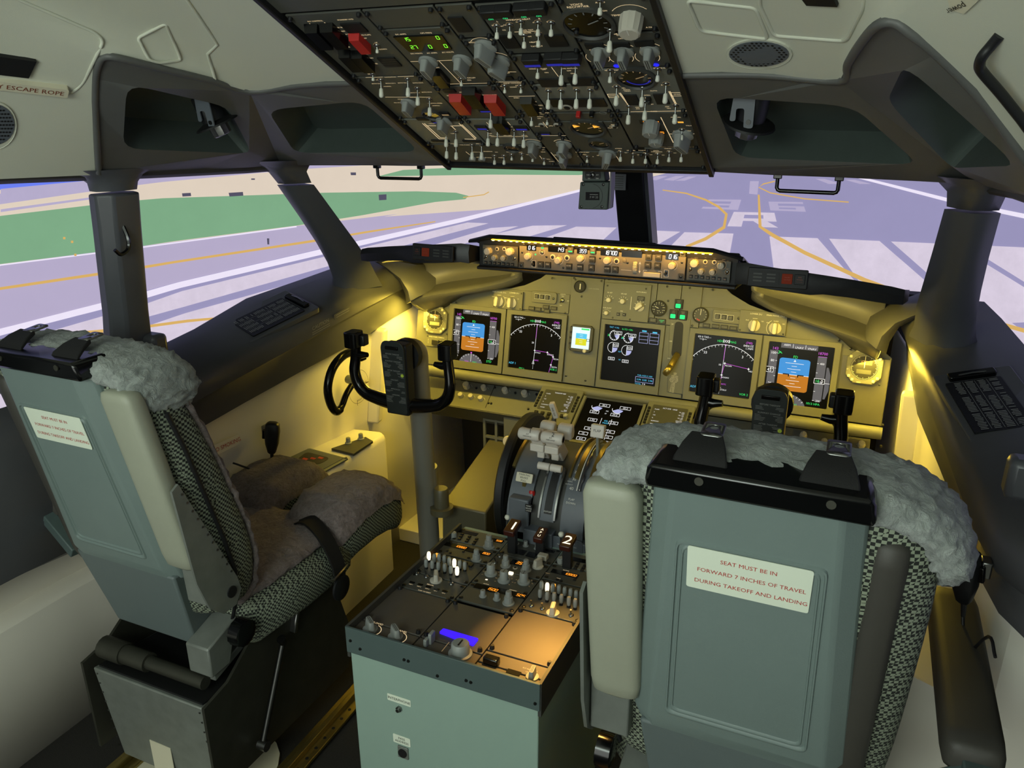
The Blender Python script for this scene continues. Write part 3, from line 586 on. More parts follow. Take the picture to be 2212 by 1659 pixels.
# ---------------------------------------------------------------- warning light boxes set in the wings
for s, px in ((-1, (955, 546)), (1, (1645, 592))):
    F = Fr((s*.515, -.412, 1.278), (1, s*.06, 0), (0, .12, 1)); sd = 'left' if s < 0 else 'right'
    M_ = Mod(F, 'warning_light_panel', 'black warning light panel with orange and red lamps on %s glareshield wing' % sd, 'warning panel', uv=(0, 0))
    M_.plate(rrect(.15, .05, .004), 'black_matte', .010, .002)
    b = MB(); b.prism(rrect(.072, .03, .002, cx=s*-.032), .010, .0115); b.build('annunciator', 'black_matte', M_.t)
    b = MB(); b.prism(rrect(.026, .026, .002, cx=s*.024), .010, .014); b.build('caution_lamp', 'lit_red_dim', M_.t, bevel=.001)
    b = MB(); b.prism(rrect(.026, .026, .002, cx=s*.055), .010, .014); o = b.build('fire_lamp', 'black_matte', M_.t, bevel=.001)
    for k, t_ in enumerate(('FIRE', 'WARN', 'PUSH TO RESET')): M_.mb('lettering', 'print_dark_red').text(t_, s*.055, .006-.006*k, (.005, .005, .0022)[k], .0143)
    for k, t_ in enumerate(('MASTER', 'CAUTION')): M_.mb('lettering', 'print_dark_red').text(t_, s*.024, .004-.006*k, .0035, .0143)
    for r_ in range(3):
        for c_ in range(2): M_.mb('dim_print', 'panel_dark').rect(s*(-.05+.034*c_), .009-.009*r_, .022, .004, .0117)
    M_.done()
# ---------------------------------------------------------------- mode control panel
c3 = lambda x, y: (1000+x/6.9125, 500+y/6.9125); c4 = lambda x, y: (1300+x/6.9125, 510+y/6.9125); K3 = .000205
mat('mcp_grey', '6a6760', .5, var=.06, vs=60)
M_ = Mod(FP, 'mode_control_panel', 'amber lit mode control panel with white digits under the hood', 'control panel', uv=(0, 0))
M_.plate([(-.257, -.034), (.257, -.034), (.257, .034), (-.257, .034)], 'mcp_grey', .004)
Z = .0045
def win(M, p, w, h, t='', cell=None, m='seg_white', z=Z, hh=.62, al='R'):
    u, v = M.L(*p); b = MB(); b.prism(rrect(w*K3, h*K3, .001, cx=u, cy=v), z-.001, z+.0012); b.build('display_window', 'black_gloss', M.t)
    if t: M.mb('digits', m).seg7(t, u+w*K3*.44, v, h*K3*hh, z+.0015, al)
for p, w, h, t in ((c3(1032, 240), 150, 82, '016'), (c3(1410, 262), 270, 86, '143'), (c3(1790, 287), 160, 82, '359'), (c4(125, 245), 270, 86, '18700'), (c4(455, 262), 295, 90, ''), (c4(1055, 302), 180, 88, '016')): win(M_, p, w, h, t)
def lab(M, t, p, h=.0042, m='glow_dim', z=Z, **k): u, v = M.L(*p); M.mb('lettering', m).text(t, u, v, h, z, **k)
for t, p in (('COURSE', c3(1035, 180)), ('A/T', c3(1195, 190)), ('ARM', c3(1195, 215)), ('OFF', c3(1185, 365)), ('IAS/MACH', c3(1400, 205)), ('HEADING', c3(1790, 225)), ('ALTITUDE', c4(120, 183)), ('VERT SPEED', c4(462, 203)), ('A/P ENGAGE', c4(800, 220)), ('COURSE', c4(1062, 235)), ('C/O', c3(1350, 325)), ('SPD', c3(1620, 410)), ('INTV', c3(1620, 440)), ('ALT', c4(285, 395)), ('INTV', c4(285, 420)), ('DN', c4(580, 370)), ('UP', c4(560, 562)), ('F/D', c3(1075, 410)), ('ON', c3(1075, 430)), ('OFF', c3(1070, 532)), ('F/D', c4(962, 470)), ('ON', c4(962, 495)), ('OFF', c4(945, 608)), ('DISENGAGE', c4(765, 517))): lab(M_, t, p)
for p, r_ in ((c3(990, 365), 0), (c3(1440, 425), .3), (c3(1770, 395), 0), (c4(95, 358), 0), (c4(1060, 435), .2)):
    M_.put('round_cream', *p, w=.004, s=1.12, rot=r_); u, v = M_.L(*p); M_.mb('index_ring', 'glow_print').arc(u, v, .0135, -70, 70, .0007, Z)
    M_.mb('index_ring', 'glow_print').line([(u, v+.012), (u, v+.017)], .0008, Z)
for p in (c3(1350, 378), c3(1563, 390), c4(228, 370)): M_.put('ring', *p, w=.004, s=.95)
lit = [(c3(1622, 270), 'N1', 1), (c3(1955, 285), 'LNAV', 1), (c3(1172, 488), 'N1', 0), (c3(1282, 496), 'SPEED', 0), (c3(1597, 518), 'LVL CHG', 0), (c3(1762, 530), 'HDG SEL', 0), (c3(1930, 540), 'APP', 0), (c3(1943, 412), 'VOR LOC', 0), (c4(92, 490), 'ALT HLD', 0), (c4(212, 497), 'V/S', 0), (c4(712, 302), 'CMD', 0), (c4(857, 312), 'CMD', 0), (c4(697, 433), 'CWS', 0), (c4(840, 443), 'CWS', 0)]
for p, t, g in lit:
    o = M_.put('button', *p, w=.004, s=1.22); u, v = M_.L(*p)
    M_.mb('button_print', 'glow_print').text(t, u, v+.0035, .0036, .0118)
    M_.mb('green_light' if g else 'dark_bar', 'lit_green' if g else 'black_matte').rect(u, v-.004, .012, .004, .0118)
u, v = M_.L(*c3(1190, 308)); M_.mb('index_ring', 'glow_print').arc(u, v, .0085, 130, 310, .0008, Z); M_.mb('index_ring', 'glow_print').arc(u, v, .0085, -50, 50, .0008, Z); put('mini_toggle', M_.t, u, v, w=.004, tilt=-.3)
u, v = M_.L(*c3(1195, 243)); M_.mb('green_light', 'lit_green').rect(u, v, .009, .004, Z); u, v = M_.L(*c3(1092, 340)); M_.mb('green_light', 'lit_green').disc(u, v, .0025, Z)
for p in (c3(1068, 480), c4(968, 555)):
    u, v = M_.L(*p); b = MB(); b.prism(rrect(.009, .017, .002, cx=u, cy=v), .004, .0052); b.build('switch_slot', 'black_gloss', M_.t); b = MB(); b.cb((u-.002, v, .010), (.006, .007, .010)); b.build('slide_lever', 'black_soft', M_.t, bevel=.001)
    M_.mb('index_ring', 'glow_print').line([(u-.006, v-.010), (u+.006, v-.010), (u+.006, v+.010), (u-.006, v+.010)], .0007, Z, True)
u, v = M_.L(*c4(505, 462)); b = MB()
for k in range(9):
    a0, a1 = [math.radians(-62+124*(k+j*.82)/9) for j in (0, 1)]; q = [(v+.019*math.sin(a), .0005+.010*math.cos(a)) for a in (a0, a1)]
    b.add([(u-.006, q[0][0], q[0][1]), (u+.006, q[0][0], q[0][1]), (u+.006, q[1][0], q[1][1]), (u-.006, q[1][0], q[1][1])], [(0, 1, 2, 3)])
b.build('vertical_speed_wheel', 'knob_cream', M_.t, solid=.002)
u2, v2 = M_.L(*c4(572, 465)); M_.mb('index_ring', 'glow_print').line([(u2, v2-.013), (u2, v2+.013)], .0009, Z); M_.mb('index_ring', 'glow_print').add([(u2-.003, v2+.010, Z), (u2+.003, v2+.010, Z), (u2, v2+.017, Z), (u2-.003, v2-.010, Z), (u2+.003, v2-.010, Z), (u2, v2-.017, Z)], [(0, 1, 2), (3, 5, 4)])
u2, v2 = M_.L(*c4(370, 505)); M_.mb('index_ring', 'glow_print').rect(u2, v2, .032, .0008, Z)
u, v = M_.L(*c4(760, 572)); b = MB(); b.prism(rrect(.048, .013, .0015, cx=u, cy=v), .004, .012); b.build('disengage_bar', 'knob_cream', M_.t, bevel=.001)
M_.mb('index_ring', 'glow_print').line([(u-.027, v-.008), (u-.027, v+.011), (u-.016, v+.011)], .0008, Z); M_.mb('index_ring', 'glow_print').line([(u+.027, v-.008), (u+.027, v+.011), (u+.016, v+.011)], .0008, Z)
for p in (c3(915, 190), c3(893, 310), c3(1257, 375), c3(1507, 537), c3(2055, 395), c4(390, 395), c4(1200, 392)): M_.put('screw', *p, w=.004, s=.8)
for p in (c3(880, 495), c4(1187, 600), c4(1215, 255)):
    u, v = M_.L(*p); b = MB(); b.prism(rrect(.016, .018, .003, cx=u, cy=v), .004, .007); b.build('corner_lug', 'panel_dark', M_.t); put('screw', M_.t, u, v, w=.007, s=1.1)
u, v = M_.L(*c4(345, 362)); b = MB(); b.T = MX.Translation((u, v, .004)); b.lathe([(.0065, 0), (.0065, .0012), (.005, .002)], 16); b.build('blanking_plug', 'mcp_grey', M_.t)
M_.done()
# ---------------------------------------------------------------- EFIS control panels
for s, uc in ((-1, -.3225), (1, .3225)):
    sd = 'left' if s < 0 else 'right'
    M_ = Mod(FP, 'display_control_panel', 'small dark panel of round selector knobs and push keys at %s end of hood' % sd, 'control panel', uv=(uc, 0))
    M_.plate([(-.0605, -.032), (.0605, -.032), (.0605, .030), (-.0605, .030)], 'overhead_grey', .004)
    cc = c3 if s < 0 else c4
    kn = [((400, 285), 1.25), ((725, 295), 1.3), ((490, 385), .95), ((625, 392), .95)] if s < 0 else [((1395, 398), 1.25), ((1790, 430), 1.15), ((1490, 520), .95), ((1660, 530), .95)]
    for (x, y), sc in kn: M_.put('round_cream' if sc > 1.2 else 'round', *cc(x, y), w=.004, s=sc); u, v = M_.L(*cc(x, y)); M_.mb('index_ring', 'glow_dim').arc(u, v, .011*sc, 0, 360, .0007, Z, 20)
    sm = [(520, 258), (627, 258)] if s < 0 else [(1550, 380), (1685, 385)]
    for x, y in sm: M_.put('ring', *cc(x, y), w=.004, s=.7)
    for x, y in ([(355, 370), (780, 400)] if s < 0 else [(1330, 490), (1875, 535)]): M_.put('mini_toggle', *cc(x, y), w=.004); u, v = M_.L(*cc(x, y)); M_.mb('index_ring', 'glow_dim').arc(u, v, .006, 0, 360, .0006, Z, 14)
    x0, y0, x1, y1 = (355, 458, 752, 490) if s < 0 else (1335, 597, 1842, 640)
    for k, t in enumerate(('WXR', 'STA', 'WPT', 'ARPT', 'DATA', 'POS', 'TERR')):
        p = cc(x0+(x1-x0)*k/6, y0+(y1-y0)*k/6); M_.put('key', *p, w=.004); u, v = M_.L(*p); M_.mb('key_print', 'glow_dim').text(t, u, v, .0028, .0093)
    for t, (x, y) in zip(('MINS', 'RADIO', 'FPV', 'MTRS', 'BARO', 'IN', 'VOR', 'MAP', 'CTR', 'TFC', '20', '40', '80', 'VOR 1', 'VOR 2'), ([(365, 220), (330, 235), (523, 212), (630, 218), (735, 232), (790, 250), (480, 325), (530, 325), (470, 440), (610, 440), (610, 345), (640, 350), (680, 372), (345, 415), (775, 350)] if s < 0 else [(1350, 325), (1415, 318), (1555, 320), (1690, 330), (1825, 348), (1885, 368), (1495, 448), (1555, 450), (1490, 575), (1660, 585), (1660, 470), (1700, 465), (1735, 480), (1320, 440), (1880, 482)])): lab(M_, t, cc(x, y), .0032)
    M_.done()
# ---------------------------------------------------------------- main instrument panel
PN = Mod(FM, 'instrument_panel', 'broad grey main instrument panel below the glareshield', 'instrument panel', uv=(0, 0))
half = [(.842, -.130), (.842, .085), (.80, .115), (.72, .150), (.60, .175), (.46, .193), (.40, .21), (.34, .24), (.29, .28), (.255, .34)]
PN.plate([(u, v) for u, v in half]+[(-u, v) for u, v in half[::-1]], 'panel_grey', .012, .0, 'panel_board', z0=-.024)
def pl(x0, y0, x1, y1, th, nm='sub_panel'): b = MB(); b.bx(x0, y0, -.012, x1, y1, -.012+th); return b.build(nm, 'panel_grey', PN.t, bevel=.001)
for x0, y0, x1, y1 in ((-.84, -.128, -.702, .08), (-.455, .122, -.22, .19), (-.218, -.128, -.098, .335), (-.096, .125, .092, .335), (.094, .118, .175, .335), (.135, -.128, .215, .116), (.177, .118, .245, .30), (.247, .122, .455, .19), (.702, -.128, .84, .08)): pl(x0, y0, x1, y1, .0085)
for p in ((1192, 601), (1243, 604), (1256, 640), (1299, 607), (1315, 603), (1441, 619), (1490, 622), (1540, 626), (985, 653), (1220, 676), (1303, 684), (1443, 650), (1495, 703), (1560, 760), (1705, 690), (1812, 735), (1907, 918), (1902, 760), (1222, 812), (1264, 822), (905, 668), (1240, 601)): PN.put('screw', *p, w=-.003, s=.9)
# the round handrail tube along the panel's lower edge
b = MB(); b.cyl((-.845, -.151, .004), (.845, -.151, .004), .0195, n=20); b.build('lower_rail', 'panel_grey', PN.t)
mat('rail_dark', '55544a', .35, var=.08); PN.t.children[-1].data.materials[0] = MATS['rail_dark']
for p in ((1071, 820), (1228, 845), (1466, 868), (1655, 895)): PN.put('fastener', *p, w=.0, s=.9)
PN.done()
# ---------------------------------------------------------------- display units
def du(uc, vc, label, F=FM, w=-.004, S=.2, bw=.235, bh=.252, cat='display'):
    M = Mod(F, 'display_unit', label, cat, uv=(uc, vc), w=w)
    b = MB(); o = [(-bw/2, -bh/2), (bw/2, -bh/2), (bw/2, bh/2-.010), (-bw/2, bh/2-.010)]; i = rrect(S, S, .004)
    b.poly([[V((x, y, .010)) for x, y in o], [V((x, y, .010)) for x, y in i[::-1]]]); b.loft([[(x, y, 0) for x, y in o], [(x, y, .010) for x, y in o]], cap=False); b.loft([[(x, y, .010) for x, y in i], [(x*.985, y*.985, .003) for x, y in i]], cap=False)
    b.build('bezel', 'panel_grey', M.t)
    b = MB(); b.rect(0, 0, S, S, .0032); b.build('screen_glass', 'screen_black', M.t)
    M.S = S; return M
class Dp:      # flat drawing on a screen in 0..1 coordinates, y down
    def __init__(s, M): s.M = M; s.S = M.S; s.z = .0036; s.b = {}
    def g(s, m): return s.b.setdefault(m, MB())
    def p(s, x, y): return ((x-.5)*s.S, (.5-y)*s.S)
    def rect(s, m, x0, y0, x1, y1, dz=0): a = s.p((x0+x1)/2, (y0+y1)/2); s.g(m).rect(a[0], a[1], abs(x1-x0)*s.S, abs(y1-y0)*s.S, s.z+dz)
    def line(s, m, pts, w, dz=.0002, cl=False): s.g(m).line([s.p(*q) for q in pts], w*s.S, s.z+dz, cl)
    def arc(s, m, x, y, r, a0, a1, w, dz=.0002): q = s.p(x, y); s.g(m).arc(q[0], q[1], r*s.S, a0, a1, w*s.S, s.z+dz, max(6, int(abs(a1-a0)/6)))
    def pie(s, m, x, y, r, a0, a1, dz=.0001): q = s.p(x, y); n = 12; s.g(m).add([(q[0], q[1], s.z+dz)]+[(q[0]+r*s.S*math.cos(math.radians(a0+(a1-a0)*k/n)), q[1]+r*s.S*math.sin(math.radians(a0+(a1-a0)*k/n)), s.z+dz) for k in range(n+1)], [(0, k+1, k+2) for k in range(n)])
    def poly(s, m, pts, dz=.0001): s.g(m).poly([[V((*s.p(*q), s.z+dz)) for q in pts]])
    def txt(s, m, t, x, y, h, dz=.0003, al='C'): q = s.p(x, y); s.g(m).text(t, q[0], q[1], h*s.S, s.z+dz, al)
    def done(s):
        nm = {'d_sky': 'sky_half', 'd_earth': 'earth_half', 'd_grey': 'tape', 'd_white': 'white_symbols', 'd_magenta': 'magenta_symbols', 'd_green': 'green_symbols', 'd_cyan': 'cyan_symbols', 'd_lav': 'dial_fill', 'd_yellow': 'yellow_symbols', 'd_ice': 'ice_field', 'd_black': 'black_symbols'}
        for m, b in s.b.items(): b.build(nm.get(m, 'symbols'), m, s.M.t, smooth=0)
def pfd(M, right):
    D = Dp(M); R = D.rect
    R('d_grey', .19, .0, .75, .085); D.line('d_white', [(.375, .01), (.375, .075)], .006); D.line('d_white', [(.565, .01), (.565, .075)], .006)
    D.txt('d_white', 'ARM', .28, .035, .05); D.txt('d_white', 'LNAV', .47, .06, .05); D.txt('d_white', 'VNAV', .66, .06, .05)
    R('d_grey', .03, .14, .155, .86); R('d_grey', .765, .17, .90, .88)
    for k, t in enumerate(('100', '80', '60', '', '20', '0')):
        if t: D.txt('d_white', t, .085, .18+.125*k, .055)
        D.line('d_white', [(.13, .18+.125*k), (.155, .18+.125*k)], .006)
    for k, t in enumerate(('400', '', '200', '', '-200')):
        D.txt('d_white', t, .84, .28+.15*k, .045) if t else None; D.line('d_white', [(.765, .28+.15*k), (.79, .28+.15*k)], .006)
    R('d_black', .0, .415, .115, .50, .0003); D.line('d_white', [(0, .415), (.115, .415), (.115, .50), (0, .50)], .007, .0004, True); D.txt('d_white', '45', .055, .46, .075, .0006)
    R('d_black', .755, .52, .90, .60, .0003); D.line('d_white', [(.755, .52), (.91, .52), (.91, .60), (.755, .60)], .007, .0004, True); D.txt('d_green', '10', .80, .56, .065, .0006); D.txt('d_white', '0', .87, .56, .075, .0006)
    sk = [(.195, .51), (.195, .275), (.21, .255), (.235, .245), (.625, .245), (.65, .255), (.665, .275), (.665, .51)]; D.poly('d_sky', sk)
    D.poly('d_earth', [(x, 1.02-y) for x, y in sk]); D.line('d_white', [(.195, .51), (.665, .51)], .007)
    for k, w in ((1, .04), (2, .10), (3, .04), (4, .14)):
        for sg in (-1, 1): D.line('d_white', [(.43-w, .51+sg*.047*k), (.43+w, .51+sg*.047*k)], .006)
    for sg in (-1, 1): D.line('d_black', [(.43+sg*.16, .505), (.43+sg*.07, .505), (.43+sg*.07, .54)], .016, .0004)
    D.poly('d_white', [(.43, .26), (.41, .295), (.45, .295)], .0003); D.txt('d_green', 'FD', .43, .215, .06)
    D.txt('d_magenta', '143', .105, .105, .065); D.txt('d_magenta', '18700', .83, .115, .06); R('d_magenta', .77, .165, .90, .172); D.line('d_green', [(.16, .14), (.22, .18)], .01); D.line('d_green', [(.16, .19), (.20, .15)], .01)
    D.poly('d_grey', [(.915, .33), (.945, .33), (.985, .45), (.985, .70), (.945, .84), (.915, .84)])
    D.line('d_white', [(.92, .585), (.99, .585)], .006)
    D.pie('d_grey', .42, 1.10, .27, 25, 155)
    for k in range(9): a = math.radians(40+12.5*k); D.line('d_white', [(.42+.27*math.cos(a), 1.10-.27*math.sin(a)), (.42+.24*math.cos(a), 1.10-.24*math.sin(a))], .006)
    D.line('d_white', [(.42, .83), (.42, .98)], .006); D.poly('d_magenta', [(.40, .80), (.44, .80), (.42, .84)]); D.txt('d_magenta', '359H', .33, .985, .04); D.txt('d_green', 'MAG', .50, .985, .04)
    D.txt('d_green', '1013 HPA' if right else 'STD', .80 if not right else .78, .935, .06 if not right else .05); D.txt('d_white', '0', .13, .895, .045); D.done()
def nd(M, right):
    D = Dp(M); rt = [(.49, .60 if not right else .38), (.79, .615 if not right else .41)]
    D.txt('d_white', 'GS 0 TAS---', .16, .045, .045); D.line('d_white', [(.08, .085), (.20, .085)], .005); D.line('d_white', [(.14, .07), (.14, .11)], .005)
    D.txt('d_green', 'HDG', .43, .085, .05); D.txt('d_white', '000', .525, .08, .065); D.txt('d_green', 'MAG', .63, .085, .05); D.line('d_white', [(.475, .11), (.475, .05)], .006); D.line('d_white', [(.575, .05), (.575, .11)], .006)
    D.txt('d_magenta', '(740)', .89, .07, .05); D.txt('d_white', '0404.5Z', .885, .12, .048); D.txt('d_white', '1.7NM', .90, .165, .045)
    D.arc('d_white', .52, .80, .66, 40, 145, .007)
    for k in range(22):
        a = math.radians(40+5*k); r = .62 if k % 2 else .635; D.line('d_white', [(.52+.66*math.cos(a), .80-.66*math.sin(a)), (.52+r*math.cos(a), .80-r*math.sin(a))], .005)
    D.txt('d_white', '33', .20, .30, .06); D.txt('d_white', '3', .81, .31, .06); D.line('d_white', [(.52, .14), (.505, .86)], .006); D.line('d_magenta', [(.517, .19), (.513, .40)], .007, .0004)
    D.poly('d_magenta', [(.50, .135), (.54, .135), (.52, .17)])
    pts = [(.51, .62), (.76, .63), (.88, .70), (.85, .85), (.82, .99)] if not right else [(.50, .86), (.51, .65), (.54, .45), (.93, .50)]
    D.line('d_magenta', pts, .006, .0004)
    for x, y in pts[:4]: D.poly('d_white', [(x, y-.025), (x+.008, y-.006), (x+.025, y), (x+.008, y+.006), (x, y+.025), (x-.008, y+.006), (x-.025, y), (x-.008, y-.006)], .0005)
    for (x, y), t in zip(pts[:4], ('GTALU', 'BOGAN', 'PECAN', 'MEZYN')): D.txt('d_white', t, x+.06, y+.035, .035)
    D.txt('d_magenta', 'INTC', .56, .80, .035); D.line('d_white', [(.50, .80), (.52, .87), (.48, .87)], .006, .0004, True)
    D.txt('d_white', '20' if not right else '10', .46, .48, .045); D.txt('d_cyan', 'ADF 1', .08, .90, .055); D.txt('d_green', 'VOR 2', .90, .93, .05); D.txt('d_green', 'FMC L', .28, .98, .04)
    for k in range(4): D.line('d_white', [(.499, .89+.022*k), (.498, .90+.022*k)], .007)
    D.done()
a1_, a2_ = .578, .338
M_ = du(-a1_, 0, "primary flight display with blue and brown horizon behind the left control wheel"); pfd(M_, False)
M_ = du(-a2_, 0, "navigation display with white compass arc beside the left flight display"); nd(M_, False)
M_ = du(a2_, 0, "navigation display with white compass arc right of the gear lever"); nd(M_, True)
M_ = du(a1_, 0, "primary flight display with blue and brown horizon at panel right end"); pfd(M_, True)
M_ = du(.022, 0, 'engine display with white dials and empty boxes at panel centre', bw=.225)
D = Dp(M_); D.txt('d_cyan', 'TAT +14c', .17, .045, .042); D.txt('d_green', 'R-TO +50c', .41, .06, .042)
for k in range(2):
    x = .185+.255*k; y = .185+.02*k
    D.arc('d_white', x, y, .085, 90, 385, .008); D.pie('d_lav', x, y, .085, -55, 15); D.line('d_white', [(x-.0, y-.075), (x+.13, y-.075), (x+.13, y-.02), (x, y-.02)], .007, .0003, True); D.txt('d_white', '20.2', x+.065, y-.045, .055); D.line('d_green', [(x-.12, y-.01), (x-.085, y+.005), (x-.12, y+.02)], .008)
    for j in range(9): a = math.radians(110+28*j); D.line('d_white', [(x+.085*math.cos(a), y-.085*math.sin(a)), (x+.065*math.cos(a), y-.065*math.sin(a))], .007)
    y2 = .40+.025*k; D.arc('d_white', x-.01, y2, .09, 90, 270, .007); D.pie('d_lav', x-.01, y2, .088, 270, 360); D.line('d_white', [(x-.01, y2-.07), (x-.01, y2+.09)], .006); D.line('d_white', [(x, y2-.085), (x+.09, y2-.085), (x+.09, y2-.02), (x, y2-.02)], .007, .0003, True); D.txt('d_white', '430', x+.045, y2-.05, .05)
    D.line('d_white', [(x-.07, .575+.02*k), (x+.04, .575+.02*k), (x+.04, .62+.02*k), (x-.07, .62+.02*k)], .007, .0003, True); D.txt('d_white', '59.5', x-.015, .597+.02*k, .04)
    xb = .63+.185*k
    D.rect('d_cyan', xb+.04, .045+.008*k, xb+.12, .068+.008*k)
    for j in range(4): D.line('d_lav', [(xb, .085+.06*j), (xb+.155, .085+.06*j)], .006)
    for xx in (xb, xb+.155): D.line('d_lav', [(xx, .085), (xx, .265)], .006)
D.txt('d_cyan', 'N1', .33, .22, .03); D.txt('d_cyan', 'EGT', .31, .46, .03); D.txt('d_cyan', 'N2', .32, .60, .03)
D.line('d_lav', [(.64, .86), (.955, .86), (.955, .95), (.64, .95)], .006, .0002, True); D.txt('d_cyan', '3.94  0.00  3.96', .80, .905, .045); D.txt('d_cyan', 'FUEL KGS X 1000', .80, .83, .035); D.txt('d_cyan', 'TOTAL', .69, .98, .035); D.txt('d_white', '7.9', .79, .98, .045); D.done()
# ---------------------------------------------------------------- standby display
M_ = Mod(FM, 'standby_display', 'small standby attitude display with cyan sky and yellow ground', 'display', px=(1257, 731), w=-.003)
oc = [(-.034, -.048), (.034, -.048), (.044, -.038), (.044, .038), (.034, .048), (-.034, .048), (-.044, .038), (-.044, -.038)]
M_.plate(oc, 'panel_dark', .014, .002, 'bezel'); M_.S = .066; D = Dp(M_); D.z = .0146; D.rect('d_ice', 0, -.1, 1, 1.05); D.rect('d_sky', .22, .22, .84, .5, .0002); D.b['d_cyan'] = D.b.pop('d_sky'); D.rect('d_yellow', .22, .5, .84, .86, .0002); D.rect('d_green', .5, -.06, .95, .02, .0002)
D.line('d_black', [(.85, .49), (1.0, .49), (1.0, .61), (.85, .61)], .02, .0004, True); D.line('d_white', [(.35, .5), (.71, .5)], .02, .0004)
for y in (.3, .4, .62, .72): D.line('d_white', [(.44, y), (.62, y)], .015, .0004)
D.done(); put('round_cream', M_.t, .020, -.042, w=.014, s=.75)
for x in (-.026, .018): put('key', M_.t, x, .0445, w=.011, s=.5)
for y in (-.02, .0, .02): put('key', M_.t, -.039, y, w=.0135, s=.7)
for x, y in ((-.036, .041), (.036, .041), (-.036, -.041), (.036, -.041)): put('screw', M_.t, x, y, w=.014, s=.7)
M_.done()
# ---------------------------------------------------------------- clocks
for px, sd in (((942.5, 691), 'left'), ((1866.8, 793), 'right')):
    M_ = Mod(FM, 'clock', 'eight sided clock with amber digits at the %s end of the panel' % sd, 'clock', px=px, w=-.003); k = .052
    M_.plate([(x*k, y*k) for x, y in ((-.55, -1), (.55, -1), (1, -.55), (1, .55), (.55, 1), (-.55, 1), (-1, .55), (-1, -.55))], 'panel_grey', .012, .002, 'case')
    b = MB(); b.disc(0, 0, .040, .0122, 32); b.build('dial', 'black_matte', M_.t)
    for j in range(60): a = 2*math.pi*j/60; r = .032 if j % 5 == 0 else .035; M_.mb('dial_marks', 'print_white').line([(r*math.cos(a), r*math.sin(a)), (.039*math.cos(a), .039*math.sin(a))], .0008, .0126)
    b = MB(); b.rect(0, .015, .042, .014, .0124); b.rect(0, -.014, .042, .013, .0124); b.build('digit_window', 'panel_dark' if sd == 'right' else 'panel_grey', M_.t)
    M_.mb('digits', 'lit_orange').seg7('1224', 0, .015, .010, .0128, 'C'); M_.mb('hand', 'print_white').line([(0, -.002), (0, .036)], .0012, .0130)
    for x, y in ((-1, 1), (1, 1), (1, -1), (-1, -1)):
        for dx, dy in ((-.006, -.006*x*y*0+.006), (.006, -.006)) if x*y > 0 else ((-.006, -.006), (.006, .006)):
            if (x, y) == (-1, 1) and dx > 0: continue
            b = MB(); b.cb((x*.036+dx*.9, y*.036+dy*.9*(1 if x*y > 0 else 1), .014), (.008, .008, .004)); b.build('clock_button', 'label_cream', M_.t, bevel=.001)
    for t, x, y in (('CHR', -.024, .048), ('TIME/DATE', .020, .048), ('ET', -.047, -.010), ('RESET', -.01, -.048), ('+', .047, .008)): M_.mb('lettering', 'print_white').text(t, x, y, .005, .0124)
    for x, y in ((-.047, .052), (.05, -.05)): put('screw', M_.t, x, y, w=.0, s=.8)
    M_.done()
# ---------------------------------------------------------------- small panel units
M_ = Mod(FM, 'steering_switch_panel', 'small nose wheel steering switch plate below the left clock', 'switch panel', px=(944, 737), w=-.003)
M_.plate(rrect(.094, .046, .002), 'panel_grey', .005); b = MB(); b.cb((0, -.004, .010), (.030, .020, .014)); b.build('rocker_guard', 'black_soft', M_.t, bevel=.002); b = MB(); b.cb((.019, -.004, .009), (.012, .016, .010)); b.build('rocker', 'black_gloss', M_.t, bevel=.001)
M_.mb('lettering', 'print_white').text('NOSE WHEEL STEERING', 0, .016, .0062, .0054)
for k, t in enumerate('ALT'): M_.mb('lettering', 'print_white').text(t, -.036, .004-.007*k, .0055, .0054)
for k, t in enumerate('NORM'): M_.mb('lettering', 'print_white').text(t, .036, .006-.006*k, .005, .0054)
put('screw', M_.t, -.040, .016, w=.005, s=.7); M_.done()
for px, ks, ts, sd, w_, h_ in (((1099, 648), ((1080, 651), (1108, 654)), (('MAIN PANEL DUs', 1081, 631), ('LOWER DU', 1113, 633)), 'left', .118, .068), ((1648, 697), ((1630, 703), (1675, 709)), (('LOWER DU', 1634, 678), ('MAIN PANEL DUs', 1676, 682)), 'right', .148, .072)):
    M_ = Mod(FM, 'display_selector_panel', 'plate with two cream display selector knobs on the %s part of panel' % sd, 'selector panel', px=px, w=-.003)
    M_.plate(rrect(w_, h_, .002), 'panel_grey', .010, .001)
    for j, (x, y) in enumerate(ks): M_.put('selector_cream', x, y, w=.010, s=1.55, rot=.0 if j else -.1); u, v = M_.L(x, y); M_.mb('index_ring', 'print_white').arc(u, v, .027, (-50 if sd == 'left' else 120), (50 if sd == 'left' else 230), .001, .0104) if (j == 0) == (sd == 'left') else None
    for t, x, y in ts: M_.txt(t, x, y, .0072, 'print_white', .0104)
    for (x, y), cap in zip(ks, (1, 1)):
        u, v = M_.L(x, y)
        for t, dx, dy in (('NORM', 0, .023), ('ENG', -.024, .016), ('ND', .024, .016)): M_.mb('lettering', 'print_white').text(t, u+dx, v+dy, .005, .0104)
    for x, y in ((-w_/2+.006, -h_/2+.006), (w_/2-.006, h_/2-.006), (w_/2-.006, -h_/2+.006)): put('screw', M_.t, x, y, w=.010, s=.7)
    M_.done()
